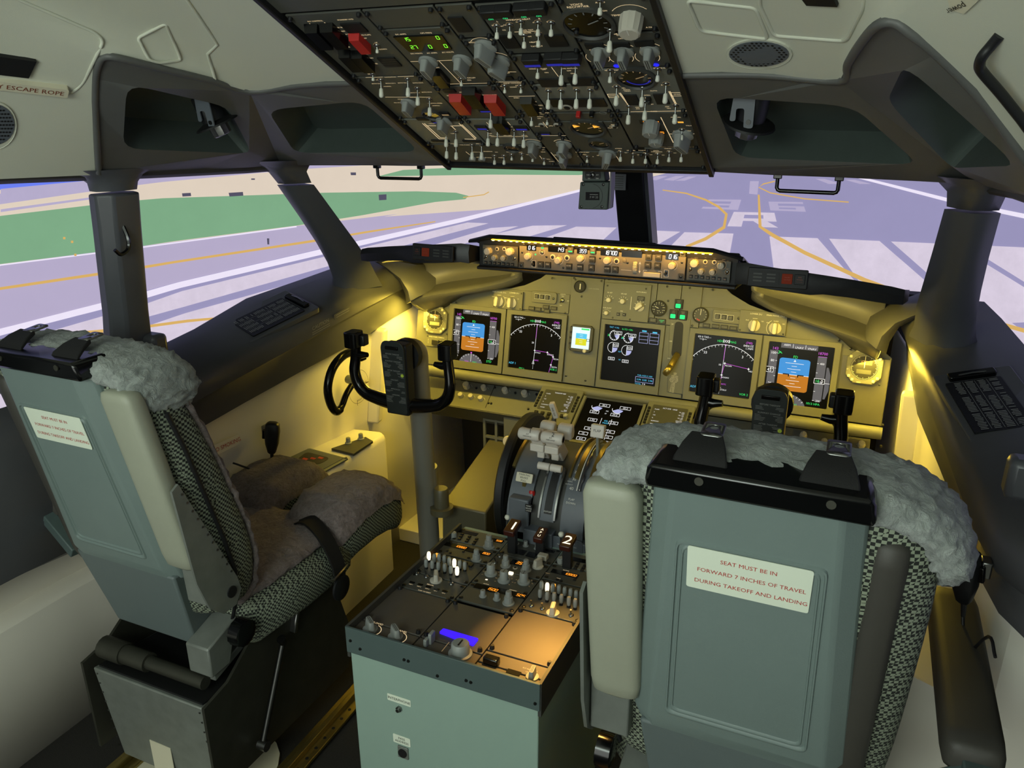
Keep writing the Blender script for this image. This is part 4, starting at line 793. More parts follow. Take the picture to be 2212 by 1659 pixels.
for px, bt, row, sd in (((1176, 643), ((1161.5, 640), (1173, 641), (1184.5, 642.5)), ((1149, 666), (1163, 668), (1180, 663), (1182, 672), (1197, 666)), 'left'), ((1571, 685), ((1551, 683.5), (1565, 685), (1579, 687)), ((1526, 703), (1546, 704.5), (1565, 706.5), (1584, 709)), 'right')):
    M_ = Mod(FM, 'autopilot_annunciator', 'grey plate of three dark autopilot warning lamps on the %s side' % sd, 'annunciator', px=px, w=-.003)
    M_.plate(r2([(-.047, -.020), (.044, -.020), (.050, -.012), (.050, .016), (.044, .022), (-.047, .022)], .006), 'panel_grey', .008, .001)
    for (x, y), t in zip(bt, ('A/P', 'A/T', 'FMC')):
        M_.put('button', x, y, w=.008, s=.98); u, v = M_.L(x, y); M_.mb('lamp_frame', 'print_white').line([(u-.009, v-.009), (u+.009, v-.009), (u+.009, v+.009), (u-.009, v+.009)], .0009, .0084, True); M_.mb('lettering', 'print_grey').text(t, u, v+.002, .004, .0144); M_.mb('lettering', 'print_grey').text('P/RST', u, v-.003, .003, .0144)
    put('screw', M_.t, .038, .0, w=.008, s=1.1)
    for (x, y), t in zip(row, ('SPEED BRAKE', 'STAB OUT', 'FLAP LOAD', 'TAKEOFF', 'BELOW GS') if sd == 'left' else ('CABIN ALT', 'TAKEOFF CONFIG', 'SPEEDBRAKES', 'BELOW G/S')):
        M_.put('annun', x, y, w=.0, s=1.15); u, v = M_.L(x, y); M_.mb('lettering', 'print_grey').text(t, u, v, .0032, .0052)
    M_.done()
M_ = Mod(FM, 'lights_test_switch', 'small chrome lights test toggle left of the standby display', 'switch', px=(1215, 649), w=-.003); put('mini_toggle', M_.t, 0, 0, s=1.6); M_.mb('lettering', 'print_white').text('LIGHTS', 0, .022, .006, .0004); M_.mb('lettering', 'print_white').text('TEST', 0, .015, .005, .0004); M_.mb('lettering', 'print_white').text('BRT', .022, .0, .005, .0004); M_.mb('lettering', 'print_white').text('DIM', -.005, -.018, .005, .0004); M_.done()
def gauge(name, label, px, r, ticks=True, face='black_matte', w=-.003):
    M = Mod(FM, name, label, 'gauge', px=px, w=w); b = MB(); b.lathe([(r, 0), (r, .010), (r*.9, .013), (r*.84, .009)], 28); b.build('case', 'panel_dark', M.t)
    b = MB(); b.disc(0, 0, r*.85, .0095, 28); b.build('dial', face, M.t)
    if ticks:
        for j in range(11): a = math.radians(220-26*j); M.mb('dial_marks', 'print_white').line([(r*.80*math.cos(a), r*.80*math.sin(a)), (r*.66*math.cos(a), r*.66*math.sin(a))], r*.04, .0099)
    return M
M_ = gauge('yaw_damper_gauge', 'round yaw damper gauge with a white bar pointer high on the panel', (1254, 619), .0215, False); M_.mb('pointer', 'print_white').rect(.002, 0, .0035, .020, .0102); M_.mb('lettering', 'print_grey').text('YAW DAMPER', .05, -.004, .0062, .0004); M_.done()
M_ = gauge('flap_gauge', 'round flap position gauge with numbers left of gear lamps', (1424, 666), .0275)
for k, t in enumerate(('UP', '1', '2', '5', '10', '15', '25', '30', '40')): a = math.radians(200-37*k); M_.mb('lettering', 'print_white').text(t, .0155*math.cos(a), .0155*math.sin(a), .0045, .0099)
M_.mb('lettering', 'print_white').text('FLAPS', 0, -.008, .004, .0099); M_.mb('pointer', 'print_white').line([(0, 0), (-.013, .006)], .0018, .0104); M_.done()
M_ = gauge('brake_pressure_gauge', 'round grey brake pressure gauge right of the green gear lamps', (1514, 680.5), .0265, True, 'panel_dark'); M_.mb('pointer', 'print_white').line([(0, 0), (.001, .018)], .0018, .0104); M_.mb('red_arc', 'print_red').arc(0, 0, .017, 230, 270, .003, .0099); M_.done()
M_ = Mod(FM, 'autobrake_panel', 'raised engine and auto brake plate with cream knobs', 'control panel', px=(1356, 652), w=-.003)
P4 = [M_.L(*p) for p in ((1302, 688), (1400, 697), (1409, 616), (1308, 610))]; M_.plate(P4, 'panel_grey', .008, .001)
for x, y, sc, t in ((1317.5, 648, .95, 'N1 SET'), (1347.5, 651, 1.0, 'SPD REF'), (1383.5, 663, 1.25, 'AUTO BRAKE'), (1312, 676, .8, 'FUEL FLOW')):
    M_.put('selector_cream' if sc > 1.2 else 'round_cream', x, y, w=.008, s=sc, rot=-.9 if sc > 1.2 else .4); u, v = M_.L(x, y)
    M_.mb('lettering', 'print_white').text(t, u, v+.026+(.025 if sc > 1.2 else 0)-(.008 if sc < .9 else 0), .0058, .0084)
    for a in (30, 60, 90, 120, 150, 190): M_.mb('tick', 'print_white').line([(u+.013*sc*math.cos(math.radians(a)), v+.013*sc*math.sin(math.radians(a))), (u+.018*sc*math.cos(math.radians(a)), v+.018*sc*math.sin(math.radians(a)))], .001, .0084)
u, v = M_.L(1364, 655); M_.mb('tick', 'print_white').rect(u, v, .0015, .045, .0084)
M_.put('annun', 1386, 645, w=.008, s=1.2); M_.txt('AUTO BRAKE', 1386, 643.5, .0032, 'print_grey', .0134); M_.txt('DISARM', 1386, 647, .0032, 'print_grey', .0134)
for x in (1337, 1350): M_.put('key', x, 678.5+(x-1337)*.08, w=.008, s=1.1)
M_.txt('MFD', 1344, 672, .005, 'print_white', .0084); M_.txt('ENG', 1337, 678.5, .003, 'print_white', .0142); M_.txt('SYS', 1350, 679.5, .003, 'print_white', .0142)
for p in ((1314, 617), (1397, 624), (1325, 686), (1362, 690)): M_.put('screw', *p, w=.008, s=.8)
M_.done()
for px, t, lit_ in (((1379, 688), ('ANTISKID', 'INOP'), 0), ((1411, 691.5), ('LE FLAPS', 'TRANSIT'), 0), ((1430, 694), ('LE FLAPS', 'EXT'), 1)):
    M_ = Mod(FM, 'annunciator', ('green lit flap lamp right of the other two' if lit_ else 'dark %s lamp below the auto brake plate' % ('antiskid' if 'ANTISKID' in t else 'flap transit')), 'annunciator', px=px, w=-.003); put('annun', M_.t, 0, 0, s=1.35)
    for k, q in enumerate(t): M_.mb('lettering', 'lit_green' if lit_ else 'print_grey').text(q, 0, .003-.005*k, .0042, .0060)
    M_.done()
for px, pl_, t in (((1467, 657), 'topmost of the three', ('NOSE', 'GEAR')), ((1455.5, 679), 'left one of the lower two', ('LEFT', 'GEAR')), ((1476, 681), 'right one of the lower two', ('RIGHT', 'GEAR'))):
    M_ = Mod(FM, 'gear_lamp', 'green lit landing gear lamp, %s' % pl_, 'indicator lamp', px=px, w=-.003); M_.plate(rrect(.028, .033, .002), 'black_matte', .008, .001, 'housing')
    b = MB(); b.prism(rrect(.017, .014, .003, cx=-.001, cy=-.006), .008, .0092); b.build('green_lens', 'lit_green', M_.t)
    for k, q in enumerate(t): M_.mb('lettering', 'print_grey').text(q, 0, .011-.005*k, .0042, .0084)
    M_.done()
# ---------------------------------------------------------------- landing gear lever
M_ = Mod(FM, 'landing_gear_lever', 'landing gear lever with round metal knob in a black slot', 'lever', px=(1462, 740), w=-.003)
b = MB(); b.prism([M_.L(*p) for p in ((1442, 846), (1482, 853), (1492, 690), (1448, 688))], -.002, .003); b.build('slot_plate', 'panel_grey', M_.t, bevel=.001)
sl = r2([M_.L(*p) for p in ((1450, 770), (1472, 772), (1477, 696), (1459, 694))], .014, 5); b = MB(); b.prism(sl, .003, .0045); b.build('slot', 'black_matte', M_.t)
p0 = M_.L(1464, 766); p1 = M_.L(1443, 800, .055); b = MB(); b.tube([(p0[0], p0[1], -.01), (p0[0], p0[1], .015), (p1[0]*.5+p0[0]*.5, p1[1]*.6+p0[1]*.4, .045), (p1[0], p1[1], .055)], .008, 10, flat=1.4); b.build('lever_arm', 'brass', M_.t)
b = MB(); b.T = MX.Translation((p1[0], p1[1], .056)) @ MX.Rotation(math.pi/2, 4, 'Y') @ MX.Rotation(.5, 4, 'X'); b.lathe([(.010, -.011), (.018, -.009), (.021, -.004), (.021, .004), (.018, .009), (.010, .011)], 20); b.build('wheel_knob', 'brass', M_.t)
for k, t in enumerate(('UP', 'OFF', 'DN')): M_.txt(t, 1453-4*k, 700+37*k, .006, 'print_white', .0034)
for k, t in enumerate(('GEAR', 'LIMIT', 'SPEED (IAS)', 'OPERATING', 'EXTEND 270K', 'RETRACT 235K', 'FLAPS LIMIT', '1-250K', '5-250K', '10-210K', '15-200K', '25-190K', '30-175K', '40-162K')): M_.txt(t, 1459-.6*k, 806+3.1*k, .0045, 'print_white', .0034)
M_.done()
# ---------------------------------------------------------------- lower shelf panels under the rail (left and right)
for s in (-1, 1):
    sd = 'left' if s < 0 else 'right'
    M_ = Mod(FS, 'lower_shelf', 'sloping shelf panel of round lighting knobs below %s displays' % sd, 'control panel', uv=(s*.55, -.03))
    M_.plate([(-.27 if s < 0 else -.262, -.062), (.262 if s < 0 else .27, -.062), (.262 if s < 0 else .27, .06), (-.27 if s < 0 else -.262, .06)], 'panel_grey', .006, .001)
    b = MB(); b.bx(-.27, -.066, -.075, .27, -.060, .004); b.build('shelf_lip', 'panel_dark', M_.t, bevel=.001)
    if s < 0: kk = [(1010, 838, 1.5), (1047, 842, 1.2), (997, 858, 1.1), (1019, 861, 1.1), (1040, 865, 1.1), (1093, 848, 1.3), (1135, 855, 1.35)]; scs = [(984, 832), (1030, 841), (1070, 840), (974, 862), (1056, 873), (1062, 874), (1114, 852), (1142, 886), (1160, 855)]
    else: kk = [(1735, 945, 1.2), (1780, 960, 1.2), (1860, 965, 1.2)]; scs = [(1902, 967)]
    for x, y, sc in kk: M_.put('round_cream', x, y, w=.006, s=sc); u, v = M_.L(x, y, .006); M_.mb('index_ring', 'print_white').arc(u, v, .0125*sc, 20, 160, .0008, .0064)
    for p in scs: M_.put('fastener', *p, w=.006, s=.8)
    u, v = M_.L(1060, 858) if s < 0 else M_.L(1800, 955); M_.mb('joint', 'black_matte').rect(u, v, .003, .11, .0064); M_.done()
# ---------------------------------------------------------------- forward bay: lower display and two control display units
M_ = du(0, -.108, 'lower engine display with white dials ahead of the thrust levers', F=FB, w=0, S=.205, bw=.224, bh=.226)
D = Dp(M_)
for k in range(2):
    x = .25+.36*k; D.arc('d_white', x, .17, .10, 180, 300, .008); D.pie('d_lav', x, .17, .095, 210, 345); D.line('d_white', [(x+.02, .10), (x+.20, .10), (x+.20, .16), (x+.02, .16)], .007, .0003, True); D.txt('d_white', '20.2', x+.11, .13, .05)
    for j, y in enumerate((.28, .46, .66, .78, .90)): xx = x-.02+(.02 if j else 0)-(.06 if j > 2 and k == 0 else 0); D.line('d_white', [(xx-.07, y), (xx+.08, y), (xx+.08, y+.06), (xx-.07, y+.06)], .007, .0003, True); D.txt('d_white', ('59.5', '1.92', '35', '15', '0.4')[j], xx, y+.03, .05)
    D.line('d_white', [(.40+.17*k, .42), (.40+.17*k, .56)], .007); D.line('d_white', [(.40+.17*k, .64), (.40+.17*k, .95)], .006)
D.txt('d_cyan', 'OIL', .485, .47, .045); D.txt('d_cyan', 'PRESS', .485, .52, .04); D.txt('d_white', 'N2', .44, .25, .035); D.txt('d_white', 'FF', .43, .31, .035); D.done()
for s in (-1, 1):
    sd = 'left' if s < 0 else 'right'
    M_ = Mod(FB, 'control_display_unit', 'keypad computer unit with small green-grey text screen %s of lower display' % sd, 'flight computer', uv=(s*.196, -.118))
    M_.plate(rrect(.158, .262, .004), 'panel_grey', .012, .002, 'case')
    b = MB(); b.prism(rrect(.118, .098, .004, cy=.066), .012, .0135); b.build('screen_frame', 'panel_dark', M_.t); b = MB(); b.rect(0, .066, .108, .086, .0138); b.build('screen_glass', 'panel_dark', M_.t)
    T = M_.mb('screen_text', 'd_white'); T.text('TAKEOFF REF', 0, .103, .007, .0142) if s < 0 else T.text('ACT RTE   LEGS', 0, .103, .007, .0142)
    for k in range(6):
        y = .094-.0135*k; T.text(('FLAPS', '5', 'CG', '%', 'RUNWAY', 'WIND')[k], -.05, y, .006, .0142, 'L'); T.text(('V1 130', 'VR 133', 'V2 138', 'GW/TO', 'SEL', 'REQ')[k], .05, y, .006, .0142, 'R'); T.text(('TRIM', '5.2', '143>', 'QRH OFF', '>', 'POS INIT>')[k], .05, y-.006, .0045, .0142, 'R')
        for sx_ in (-1, 1): put('key', M_.t, sx_*.069, .096-.0135*k, w=.012, s=.95)
    for r_ in range(3):
        for c_ in range(5 if r_ == 0 else 4): put('key', M_.t, -.055+.024*c_, -.002-.0165*r_, w=.012, s=1.35)
    for r_ in range(5):
        for c_ in range(8):
            if r_ < 1 and c_ < 3: continue
            put('key', M_.t, -.062+.0172*c_, -.052-.0160*r_, w=.012, s=1.15) if c_ > 2 else put('ring', M_.t, -.062+.0172*c_, -.052-.0160*r_, w=.012, s=.75)
    put('round', M_.t, .056, -.004, w=.012, s=.9); M_.done()
# ---------------------------------------------------------------- overhead panel
o1 = lambda x, y: (560+x/3.95, y/3.95); o2 = lambda x, y: (1000+x/3.95, y/3.95)
o3 = lambda x, y: (880+x/6.144, 180+y/6.144); o4 = lambda x, y: (1180+x/5.821, 180+y/5.821); o5 = lambda x, y: (640+x/6.144, 20+y/6.144)
OH = Mod(FO, 'overhead_panel', 'black overhead panel frame holding the switch modules in the ceiling', 'overhead panel', uv=(0, 0))
b = MB(); b.bx(-.356, -.03, -.05, .356, 1.15, -.006); b.build('backing_board', 'black_matte', OH.t)
for s in (-1, 1): b = MB(); b.bx(s*.354-.006, -.03, -.05, s*.354+.006, 1.15, .012); b.build('side_rail', 'black_soft', OH.t, bevel=.002)
b = MB(); b.bx(-.36, -.034, -.05, .36, -.016, .004); b.build('front_rail', 'black_soft', OH.t, bevel=.002)
b = MB(); b.bx(-.352, .70, -.006, .352, 1.14, .0); b.build('aft_board', 'overhead_grey', OH.t, bevel=.002)
def omod(label, u0, u1, v0, v1, m='overhead_grey', name='switch_module', fast=True):
    M = Mod(FO, name, label, 'switch panel', uv=((u0+u1)/2, (v0+v1)/2)); w, h = u1-u0-.004, v1-v0-.004
    M.plate([(-w/2, -h/2), (w/2, -h/2), (w/2, h/2), (-w/2, h/2)], m, .004, .001, z0=-.004); M.w_, M.h_ = w, h
    if fast:
        for x in (-1, 1):
            for y in (-1, 1): put('fastener', M.t, x*(w/2-.007), y*(h/2-.007), s=.85)
    return M
def tg(M, p, kind='toggle', rot=0):
    L = {'toggle': .020, 'toggle_long': .032, 'toggle_short': .013}[kind]; u, v = M.L(*p, L*.85); put(kind, M.t, u, v+L*.34, rot=rot)
    M.mb('switch_ring', 'glow_dim').arc(u, v+L*.34, .0072, 20, 160, .0007, .0003)
def kn(M, p, kind='selector', s=1, rot=0, ring=True, h=.012):
    u, v = M.L(*p, h*s); put(kind, M.t, u, v, s=s, rot=rot)
    if ring: M.mb('index_ring', 'glow_print').arc(u, v, .0165*s, 35, 145, .0009, .0003)
def an(M, p, w, h, m='black_matte', name='annunciator'):
    u, v = M.L(*p); b = MB(); b.prism(rrect(w, h, .001, cx=u, cy=v), -.001, .003); b.build(name, 'black_matte', M.t)
    if m == 'lit_blue': m = 'lit_blue_dim'
    if m != 'black_matte': M.mb('lit_legend', m).rect(u, v-h*.2, w*.8, h*.35, .0033)
def tx(M, t, p, h=.0058, m='glow_print'): M.txt(t, *p, h, m)
def ln(M, pts, w=.0011, m='glow_print'): M.mb('panel_lines', m).line([M.L(*p) for p in pts], w, .0003)
def gd(M, p, kind, s=1.3, h=.012): u, v = M.L(*p, h); put(kind, M.t, u, v-.014*s, s=s)
def og(M, p, r, name='gauge'):
    u, v = M.L(*p); b = MB(); b.T = MX.Translation((u, v, 0)); b.lathe([(r*1.14, -.003), (r*1.14, .004), (r, .006), (r*.94, .001)], 28); b.build(name, 'panel_dark', M.t)
    b = MB(); b.disc(u, v, r*.95, .0015, 28); b.build('gauge_face', 'black_gloss', M.t)
    for k in range(9): a = math.radians(200-28*k); M.mb('gauge_marks', 'glow_dim' if r < .040 else 'print_grey').line([(u+r*.82*math.cos(a), v+r*.82*math.sin(a)), (u+r*.66*math.cos(a), v+r*.66*math.sin(a))], r*.05, .002)
    M.mb('gauge_marks', 'glow_dim' if r < .040 else 'print_grey').line([(u, v), (u+r*.5, v+r*.25)], r*.06, .0022)
U0, U1, U2, U3, U4, U5 = -.347, -.176, -.028, .046, .193, .347
# column 1
M = omod('leftmost overhead module with black guards and one red guard', U0, U1, .462, .695)
for p in (o5(300, 390), o5(500, 380)): gd(M, p, 'guard_black', 1.55)
for p in (o5(720, 710), o5(880, 720)): gd(M, p, 'guard_black', 1.45)
gd(M, o5(840, 490), 'guard_red', 1.25); an(M, o5(770, 235), .045, .030); an(M, o5(1240, 690), .040, .034); tg(M, o5(1075, 565), 'toggle_short'); tg(M, o5(1020, 935), 'toggle_short')
for k in range(4): u, v = M.L(*o5(1240, 650+28*k)); M.mb('annunciator_rib', 'overhead_grey').rect(u, v, .036, .0012, .0034)
for t, p in (('FLT CONTROL', o5(250, 155)), ('A', o5(180, 190)), ('B', o5(380, 178)), ('STANDBY HYD', o5(650, 135)), ('STBY RUD', o5(580, 240)), ('OFF', o5(622, 290)), ('A ON', o5(690, 328)), ('ALTERNATE FLAPS', o5(860, 342)), ('OFF', o5(910, 383)), ('SPOILER', o5(660, 500)), ('OFF', o5(578, 608)), ('OFF', o5(940, 592)), ('ON', o5(995, 645)), ('YAW DAMPER', o5(990, 722)), ('ON', o5(968, 858)), ('UP', o5(1060, 440)), ('DOWN', o5(1150, 528))): tx(M, t, p, .0052)
M.done()
M = omod('lower left overhead navigation module with five white tipped toggles', U0, U1, .262, .460)
ln(M, [o5(920, 905), o5(1150, 898)]); ln(M, [o5(1345, 892), o5(1580, 886)]); ln(M, [o1(1075, 828), o1(1460, 828)])
for p in (o1(1042, 805), o1(1270, 800), o1(1353, 875), o1(1455, 965)): tg(M, p, 'toggle_long')
kn(M, o1(1265, 940), 'selector', 1.5, ring=False); og(M, o3(330, 410), .022, 'speaker_ring'); an(M, o3(500, 395), .022, .016, 'glow_dim')
for t, p in (('NAVIGATION', o5(1245, 898)), ('VHF NAV', o5(1105, 935)), ('IRS', o5(1465, 925)), ('BOTH ON 1', o5(1065, 985)), ('BOTH ON 2', o5(1250, 980)), ('NORMAL', o5(1210, 1022)), ('BOTH ON L', o5(1415, 975)), ('BOTH ON R', o5(1615, 975)), ('FMC', o1(1345, 755)), ('BOTH ON L', o1(1330, 790)), ('BOTH ON R', o1(1430, 785)), ('DISPLAYS', o1(1320, 828)), ('SOURCE', o1(1210, 845)), ('CONTROL PANEL', o1(1500, 880)), ('ALL ON 1', o1(1180, 875)), ('AUTO', o1(1230, 858)), ('ALL ON 2', o1(1300, 870)), ('NORMAL', o1(1510, 900))): tx(M, t, p, .0046)
M.done()
M = omod('pale grey fuel module with amber flow lines at lower left overhead', U0, U1, .118, .258, 'overhead_light')
for pts in ([o3(200, 530), o3(425, 738), o3(530, 735)], [o3(225, 530), o3(440, 722), o3(530, 720)], [o3(685, 530), o3(905, 742), o3(760, 738)], [o3(705, 530), o3(915, 728)], [o3(250, 562), o3(380, 562)], [o3(530, 565), o3(715, 562)], [o3(590, 570), o3(640, 615)]): ln(M, pts, .0022, 'glow_print')
kn(M, o3(470, 600), 'selector', 1.6, ring=False); tg(M, o3(515, 810), 'toggle_long'); tg(M, o3(645, 810), 'toggle_long'); tg(M, o3(860, 980), 'toggle_long'); tg(M, o3(985, 980), 'toggle_long')
for p in (o3(200, 465), o3(400, 500), o3(640, 475)): an(M, p, .030, .012, 'lit_blue' if p == o3(400, 500) else 'black_matte')
for p in (o3(440, 755), o3(860, 760)): an(M, p, .05, .010)
for t, p in (('CROSS', o3(320, 535)), ('FEED', o3(570, 540)), ('CTR', o3(600, 665)), ('FWD', o3(600, 800)), ('FUEL PUMPS', o3(760, 815)), ('AFT', o3(930, 800))): tx(M, t, p, .0052)
M.done()
M = omod('bottom left overhead strip of landing light toggles', U0, -.030, .0, .114)
for p in (o3(522, 965), o3(648, 980)): tg(M, p, 'toggle_long')
for p in (o3(1157, 1060), o3(1283, 1060)): tg(M, p, 'toggle')
for p in (o3(1385, 1010), o3(1520, 1005), o3(1662, 1030)): tg(M, p, 'toggle_short')
for p in (o3(840, 1020), o3(880, 1020), o3(965, 1020), o3(1010, 1020)): kn(M, p, 'round', .55, ring=False)
ln(M, [o3(775, 905), o3(830, 950)]); tx(M, 'LANDING', o3(1065, 902)); tx(M, 'RETRACTABLE', o3(930, 912), .004)
for t, p in (('OFF', o3(935, 980)), ('EXTEND', o3(1075, 985)), ('ON', o3(1180, 912)), ('FIXED', o3(1240, 985)), ('RUNWAY TURNOFF', o3(1420, 912)), ('TAXI', o3(1600, 945))): tx(M, t, p, .0048)
M.done()
# column 2
M = omod('blank olive module at the top of the second overhead column', U1, U2, .632, .695); M.done()
M = omod('electrical meter module with green digits in a black window', U1, U2, .418, .630)
P4 = [M.L(*p) for p in (o5(1500, 548), o5(2070, 515), o5(1935, 330), o5(1290, 355))]; b = MB(); b.prism(P4, -.001, .003); b.build('meter_window', 'black_gloss', M.t)
for t, p in (('15', o5(1470, 378)), ('0', o5(1885, 355)), ('27', o5(1570, 482)), ('0', o5(1785, 475)), ('0', o5(1990, 465))): u, v = M.L(*p); M.mb('digits', 'seg_green').seg7(t, u, v, .011, .0034, 'C')
for t, p in (('DC AMPS', o5(1385, 330)), ('CPS FREQ', o5(1720, 312)), ('DC VOLTS', o5(1595, 585)), ('AC AMPS', o5(1800, 578)), ('AC VOLTS', o5(2010, 568)), ('DC', o1(1400, 530)), ('AC', o1(1690, 500)), ('BAT', o1(1520, 575)), ('GALLEY', o1(1810, 662)), ('ON', o1(1790, 682))): tx(M, t, p, .0056)
kn(M, o1(1430, 600), 'selector', 1.6, ring=False); kn(M, o1(1720, 590), 'selector', 1.6, rot=.1, ring=False); gd(M, o1(1540, 690), 'guard_black', 1.3); tg(M, o1(1725, 725), 'toggle_short')
ln(M, [o1(1290, 525), o1(1780, 508)]); ln(M, [o1(1535, 520), o1(1715, 705)]); ln(M, [o1(1590, 718), o1(1950, 708)])
M.done()
M = omod('standby power module with two raised red switch guards', U1, U2, .262, .414)
gd(M, o3(700, 300), 'guard_red', 1.55); gd(M, o3(1160, 310), 'guard_red', 1.55); gd(M, o3(880, 210), 'guard_black', 1.6); tg(M, o3(1105, 560), 'toggle_long')
an(M, o3(560, 90), .028, .014); an(M, o3(900, 90), .028, .014); an(M, o3(1040, 350), .034, .016, 'lit_blue')
for t, p in (('STANDBY POWER', o3(815, 115)), ('DISCONNECT', o3(620, 160)), ('DISCONNECT', o3(1085, 152)), ('AUTO', o3(1010, 192)), ('BAT', o3(740, 180))): tx(M, t, p, .0055)
M.done()
M = omod('pale grey bus transfer module with four toggles below red guards', U1, U2, .118, .258, 'overhead_light')
gd(M, o3(1235, 580), 'guard_black', 1.5); an(M, o3(985, 580), .030, .022, 'lit_blue'); an(M, o3(1510, 585), .034, .022, 'lit_blue')
for p in (o3(1070, 800), o3(1195, 800), o3(1415, 800), o3(1543, 820)): tg(M, p, 'toggle_long')
ln(M, [o3(1110, 705), o3(1600, 705)]); ln(M, [o3(1050, 515), o3(1090, 560)]); ln(M, [o3(1330, 510), o3(1370, 555)])
for t, p in (('BUS', o3(1180, 495)), ('TRANS', o3(1220, 500)), ('AUTO', o3(1370, 578)), ('OFF', o3(1100, 665)), ('ON', o3(1200, 672)), ('GEN 1', o3(1110, 690)), ('APU GEN', o3(1330, 690)), ('GEN 2', o3(1550, 690))): tx(M, t, p, .0052)
og(M, o3(1390, 850), .020, 'gauge'); M.done()
# column 3
M = omod('narrow top overhead module with one dark window', U2, U3, .590, .695); an(M, o5(2180, 190), .030, .045); M.done()
M = omod('narrow circuit breaker dimmer module with two large grey knobs', U2, U3, .434, .586)
kn(M, o2(178, 485), 'selector', 1.75, rot=.35); kn(M, o2(293, 605), 'selector', 1.75, rot=.4); tx(M, 'CIRCUIT BREAKER', o2(130, 358)); tx(M, 'BRIGHT', o2(155, 388), .0045); tx(M, 'PANEL', o2(265, 500)); tx(M, 'BRIGHT', o2(265, 522), .0045); tx(M, 'OFF', o2(385, 622), .0045); ln(M, [o2(350, 612), o2(455, 612)]); an(M, o2(375, 660), .026, .012); M.done()
M = omod('narrow cooling and exit light module with a black guard', U2, U3, .292, .432)
tg(M, o2(357, 785), 'toggle_short'); tg(M, o2(495, 785), 'toggle_short'); gd(M, o3(1620, 330), 'guard_black', 1.4); ln(M, [o2(285, 700), o2(520, 697)]); ln(M, [o2(390, 822), o2(615, 818)])
for t, p in (('EQUIP COOLING', o2(420, 708)), ('SUPPLY', o2(350, 735)), ('EXHAUST', o2(490, 728)), ('NORM', o2(430, 742)), ('EMER EXIT LIGHTS', o2(510, 833)), ('OFF', o3(1690, 242)), ('ARMED', o3(1750, 290)), ('ON', o3(1760, 333))): tx(M, t, p, .0050)
M.done()
M = omod('narrow no smoking and attendant call module with two small toggles', U2, U3, .176, .290)
tg(M, o3(1647, 545), 'toggle'); tg(M, o3(1855, 540), 'toggle_short'); ln(M, [o3(1715, 388), o3(1885, 390)]); ln(M, [o3(1800, 512), o3(1860, 590)])
for t, p in (('FASTEN', o3(1815, 405)), ('AUTO', o3(1760, 440)), ('OFF', o3(1750, 465)), ('ATTEND', o3(1745, 570)), ('GRD CALL', o3(1940, 562))): tx(M, t, p, .0050)
for p in (o3(1775, 610), o3(1975, 610)): kn(M, p, 'ring', .9, ring=False)
an(M, o3(1830, 655), .026, .010, 'lit_blue'); M.done()
M = omod('wiper module with tall grey selector in the narrow overhead column', U2, U3, .0, .172)
kn(M, o3(1665, 905), 'selector', 1.6); kn(M, o3(2065, 905), 'selector', 1.55); ln(M, [o3(1780, 690), o3(2105, 690)]); ln(M, [o3(1755, 960), o3(1805, 1025)]); ln(M, [o3(1905, 915), o3(2010, 1040)]); tg(M, o3(1815, 1070), 'toggle_short')
for t, p in (('L WIPER', o3(1640, 782)), ('PARK', o3(1650, 805)), ('OFF', o3(1750, 820)), ('LOW', o3(1800, 850)), ('INT', o3(1800, 880)), ('HIGH', o3(1800, 910)), ('R WIPER', o3(2020, 782)), ('PARK', o3(2035, 803)), ('OFF', o3(2135, 815)), ('APU', o3(1870, 1005)), ('START', o3(1915, 1035))): tx(M, t, p, .0050)
M.done()
# column 4
M = omod('window heat module with four small green lamps and six white toggles', U3, U4, .530, .690)
for p in (o2(240, 150), o2(362, 142), o2(520, 130), o2(648, 122)):
    u, v = M.L(*p, .012); b = MB(); b.cb((u, v+.008, .007), (.030, .020, .016)); b.build('annunciator', 'black_matte', M.t, bevel=.002); M.mb('green_legend', 'lit_green').text('ON', u, v, .006, .0152)
for p in (o2(290, 315), o2(400, 308), o2(495, 280), o2(640, 290), o2(752, 292)): tg(M, p)
tg(M, o2(522, 395)); tg(M, o2(643, 385)); an(M, o2(400, 350), .030, .04); an(M, o2(800, 340), .036, .036); ln(M, [o2(440, 272), o2(630, 265)])
for t, p, h in (('L', o2(293, 182), .006), ('WINDOW HEAT', o2(470, 165), .0062), ('R', o2(652, 158), .006), ('SIDE', o2(265, 215), .0048), ('FWD', o2(370, 212), .0048), ('OVHT', o2(480, 185), .0048), ('FWD', o2(620, 190), .0048), ('SIDE', o2(735, 185), .0048), ('OFF', o2(330, 222), .0042), ('ON', o2(350, 255), .0042), ('PWR TEST', o2(550, 255), .005), ('PROBE', o2(550, 278), .0048), ('HEAT', o2(600, 358), .006), ('TAT TEST', o2(630, 393), .0055), ('OFF', o2(570, 310), .0042)): tx(M, t, p, h)
M.done()
M = omod('anti ice module with blue lit windows and three toggles', U3, U4, .416, .526)
for p in (o2(600, 555), o2(790, 545), o2(930, 545)):
    u, v = M.L(*p, .012); b = MB(); b.cb((u, v+.009, .007), (.036, .022, .016)); b.build('annunciator', 'black_matte', M.t, bevel=.002)
    M.mb('blue_legend', 'lit_blue_dim').rect(u, v+.002, .032, .008, .0152)
tg(M, o2(637, 655)); tg(M, o2(838, 700), 'toggle_long'); tg(M, o2(957, 690), 'toggle_long'); ln(M, [o2(755, 572), o2(815, 652)])
for t, p in (('WING ANTI-ICE', o2(640, 585)), ('ENG ANTI-ICE', o2(905, 582)), ('OFF', o2(690, 592)), ('ON', o2(712, 618)), ('OFF', o2(905, 602)), ('ON', o2(935, 625))): tx(M, t, p, .0052)
M.done()
M = omod('hydraulic pump module with four long steel toggles', U3, U4, .292, .412, 'overhead_light')
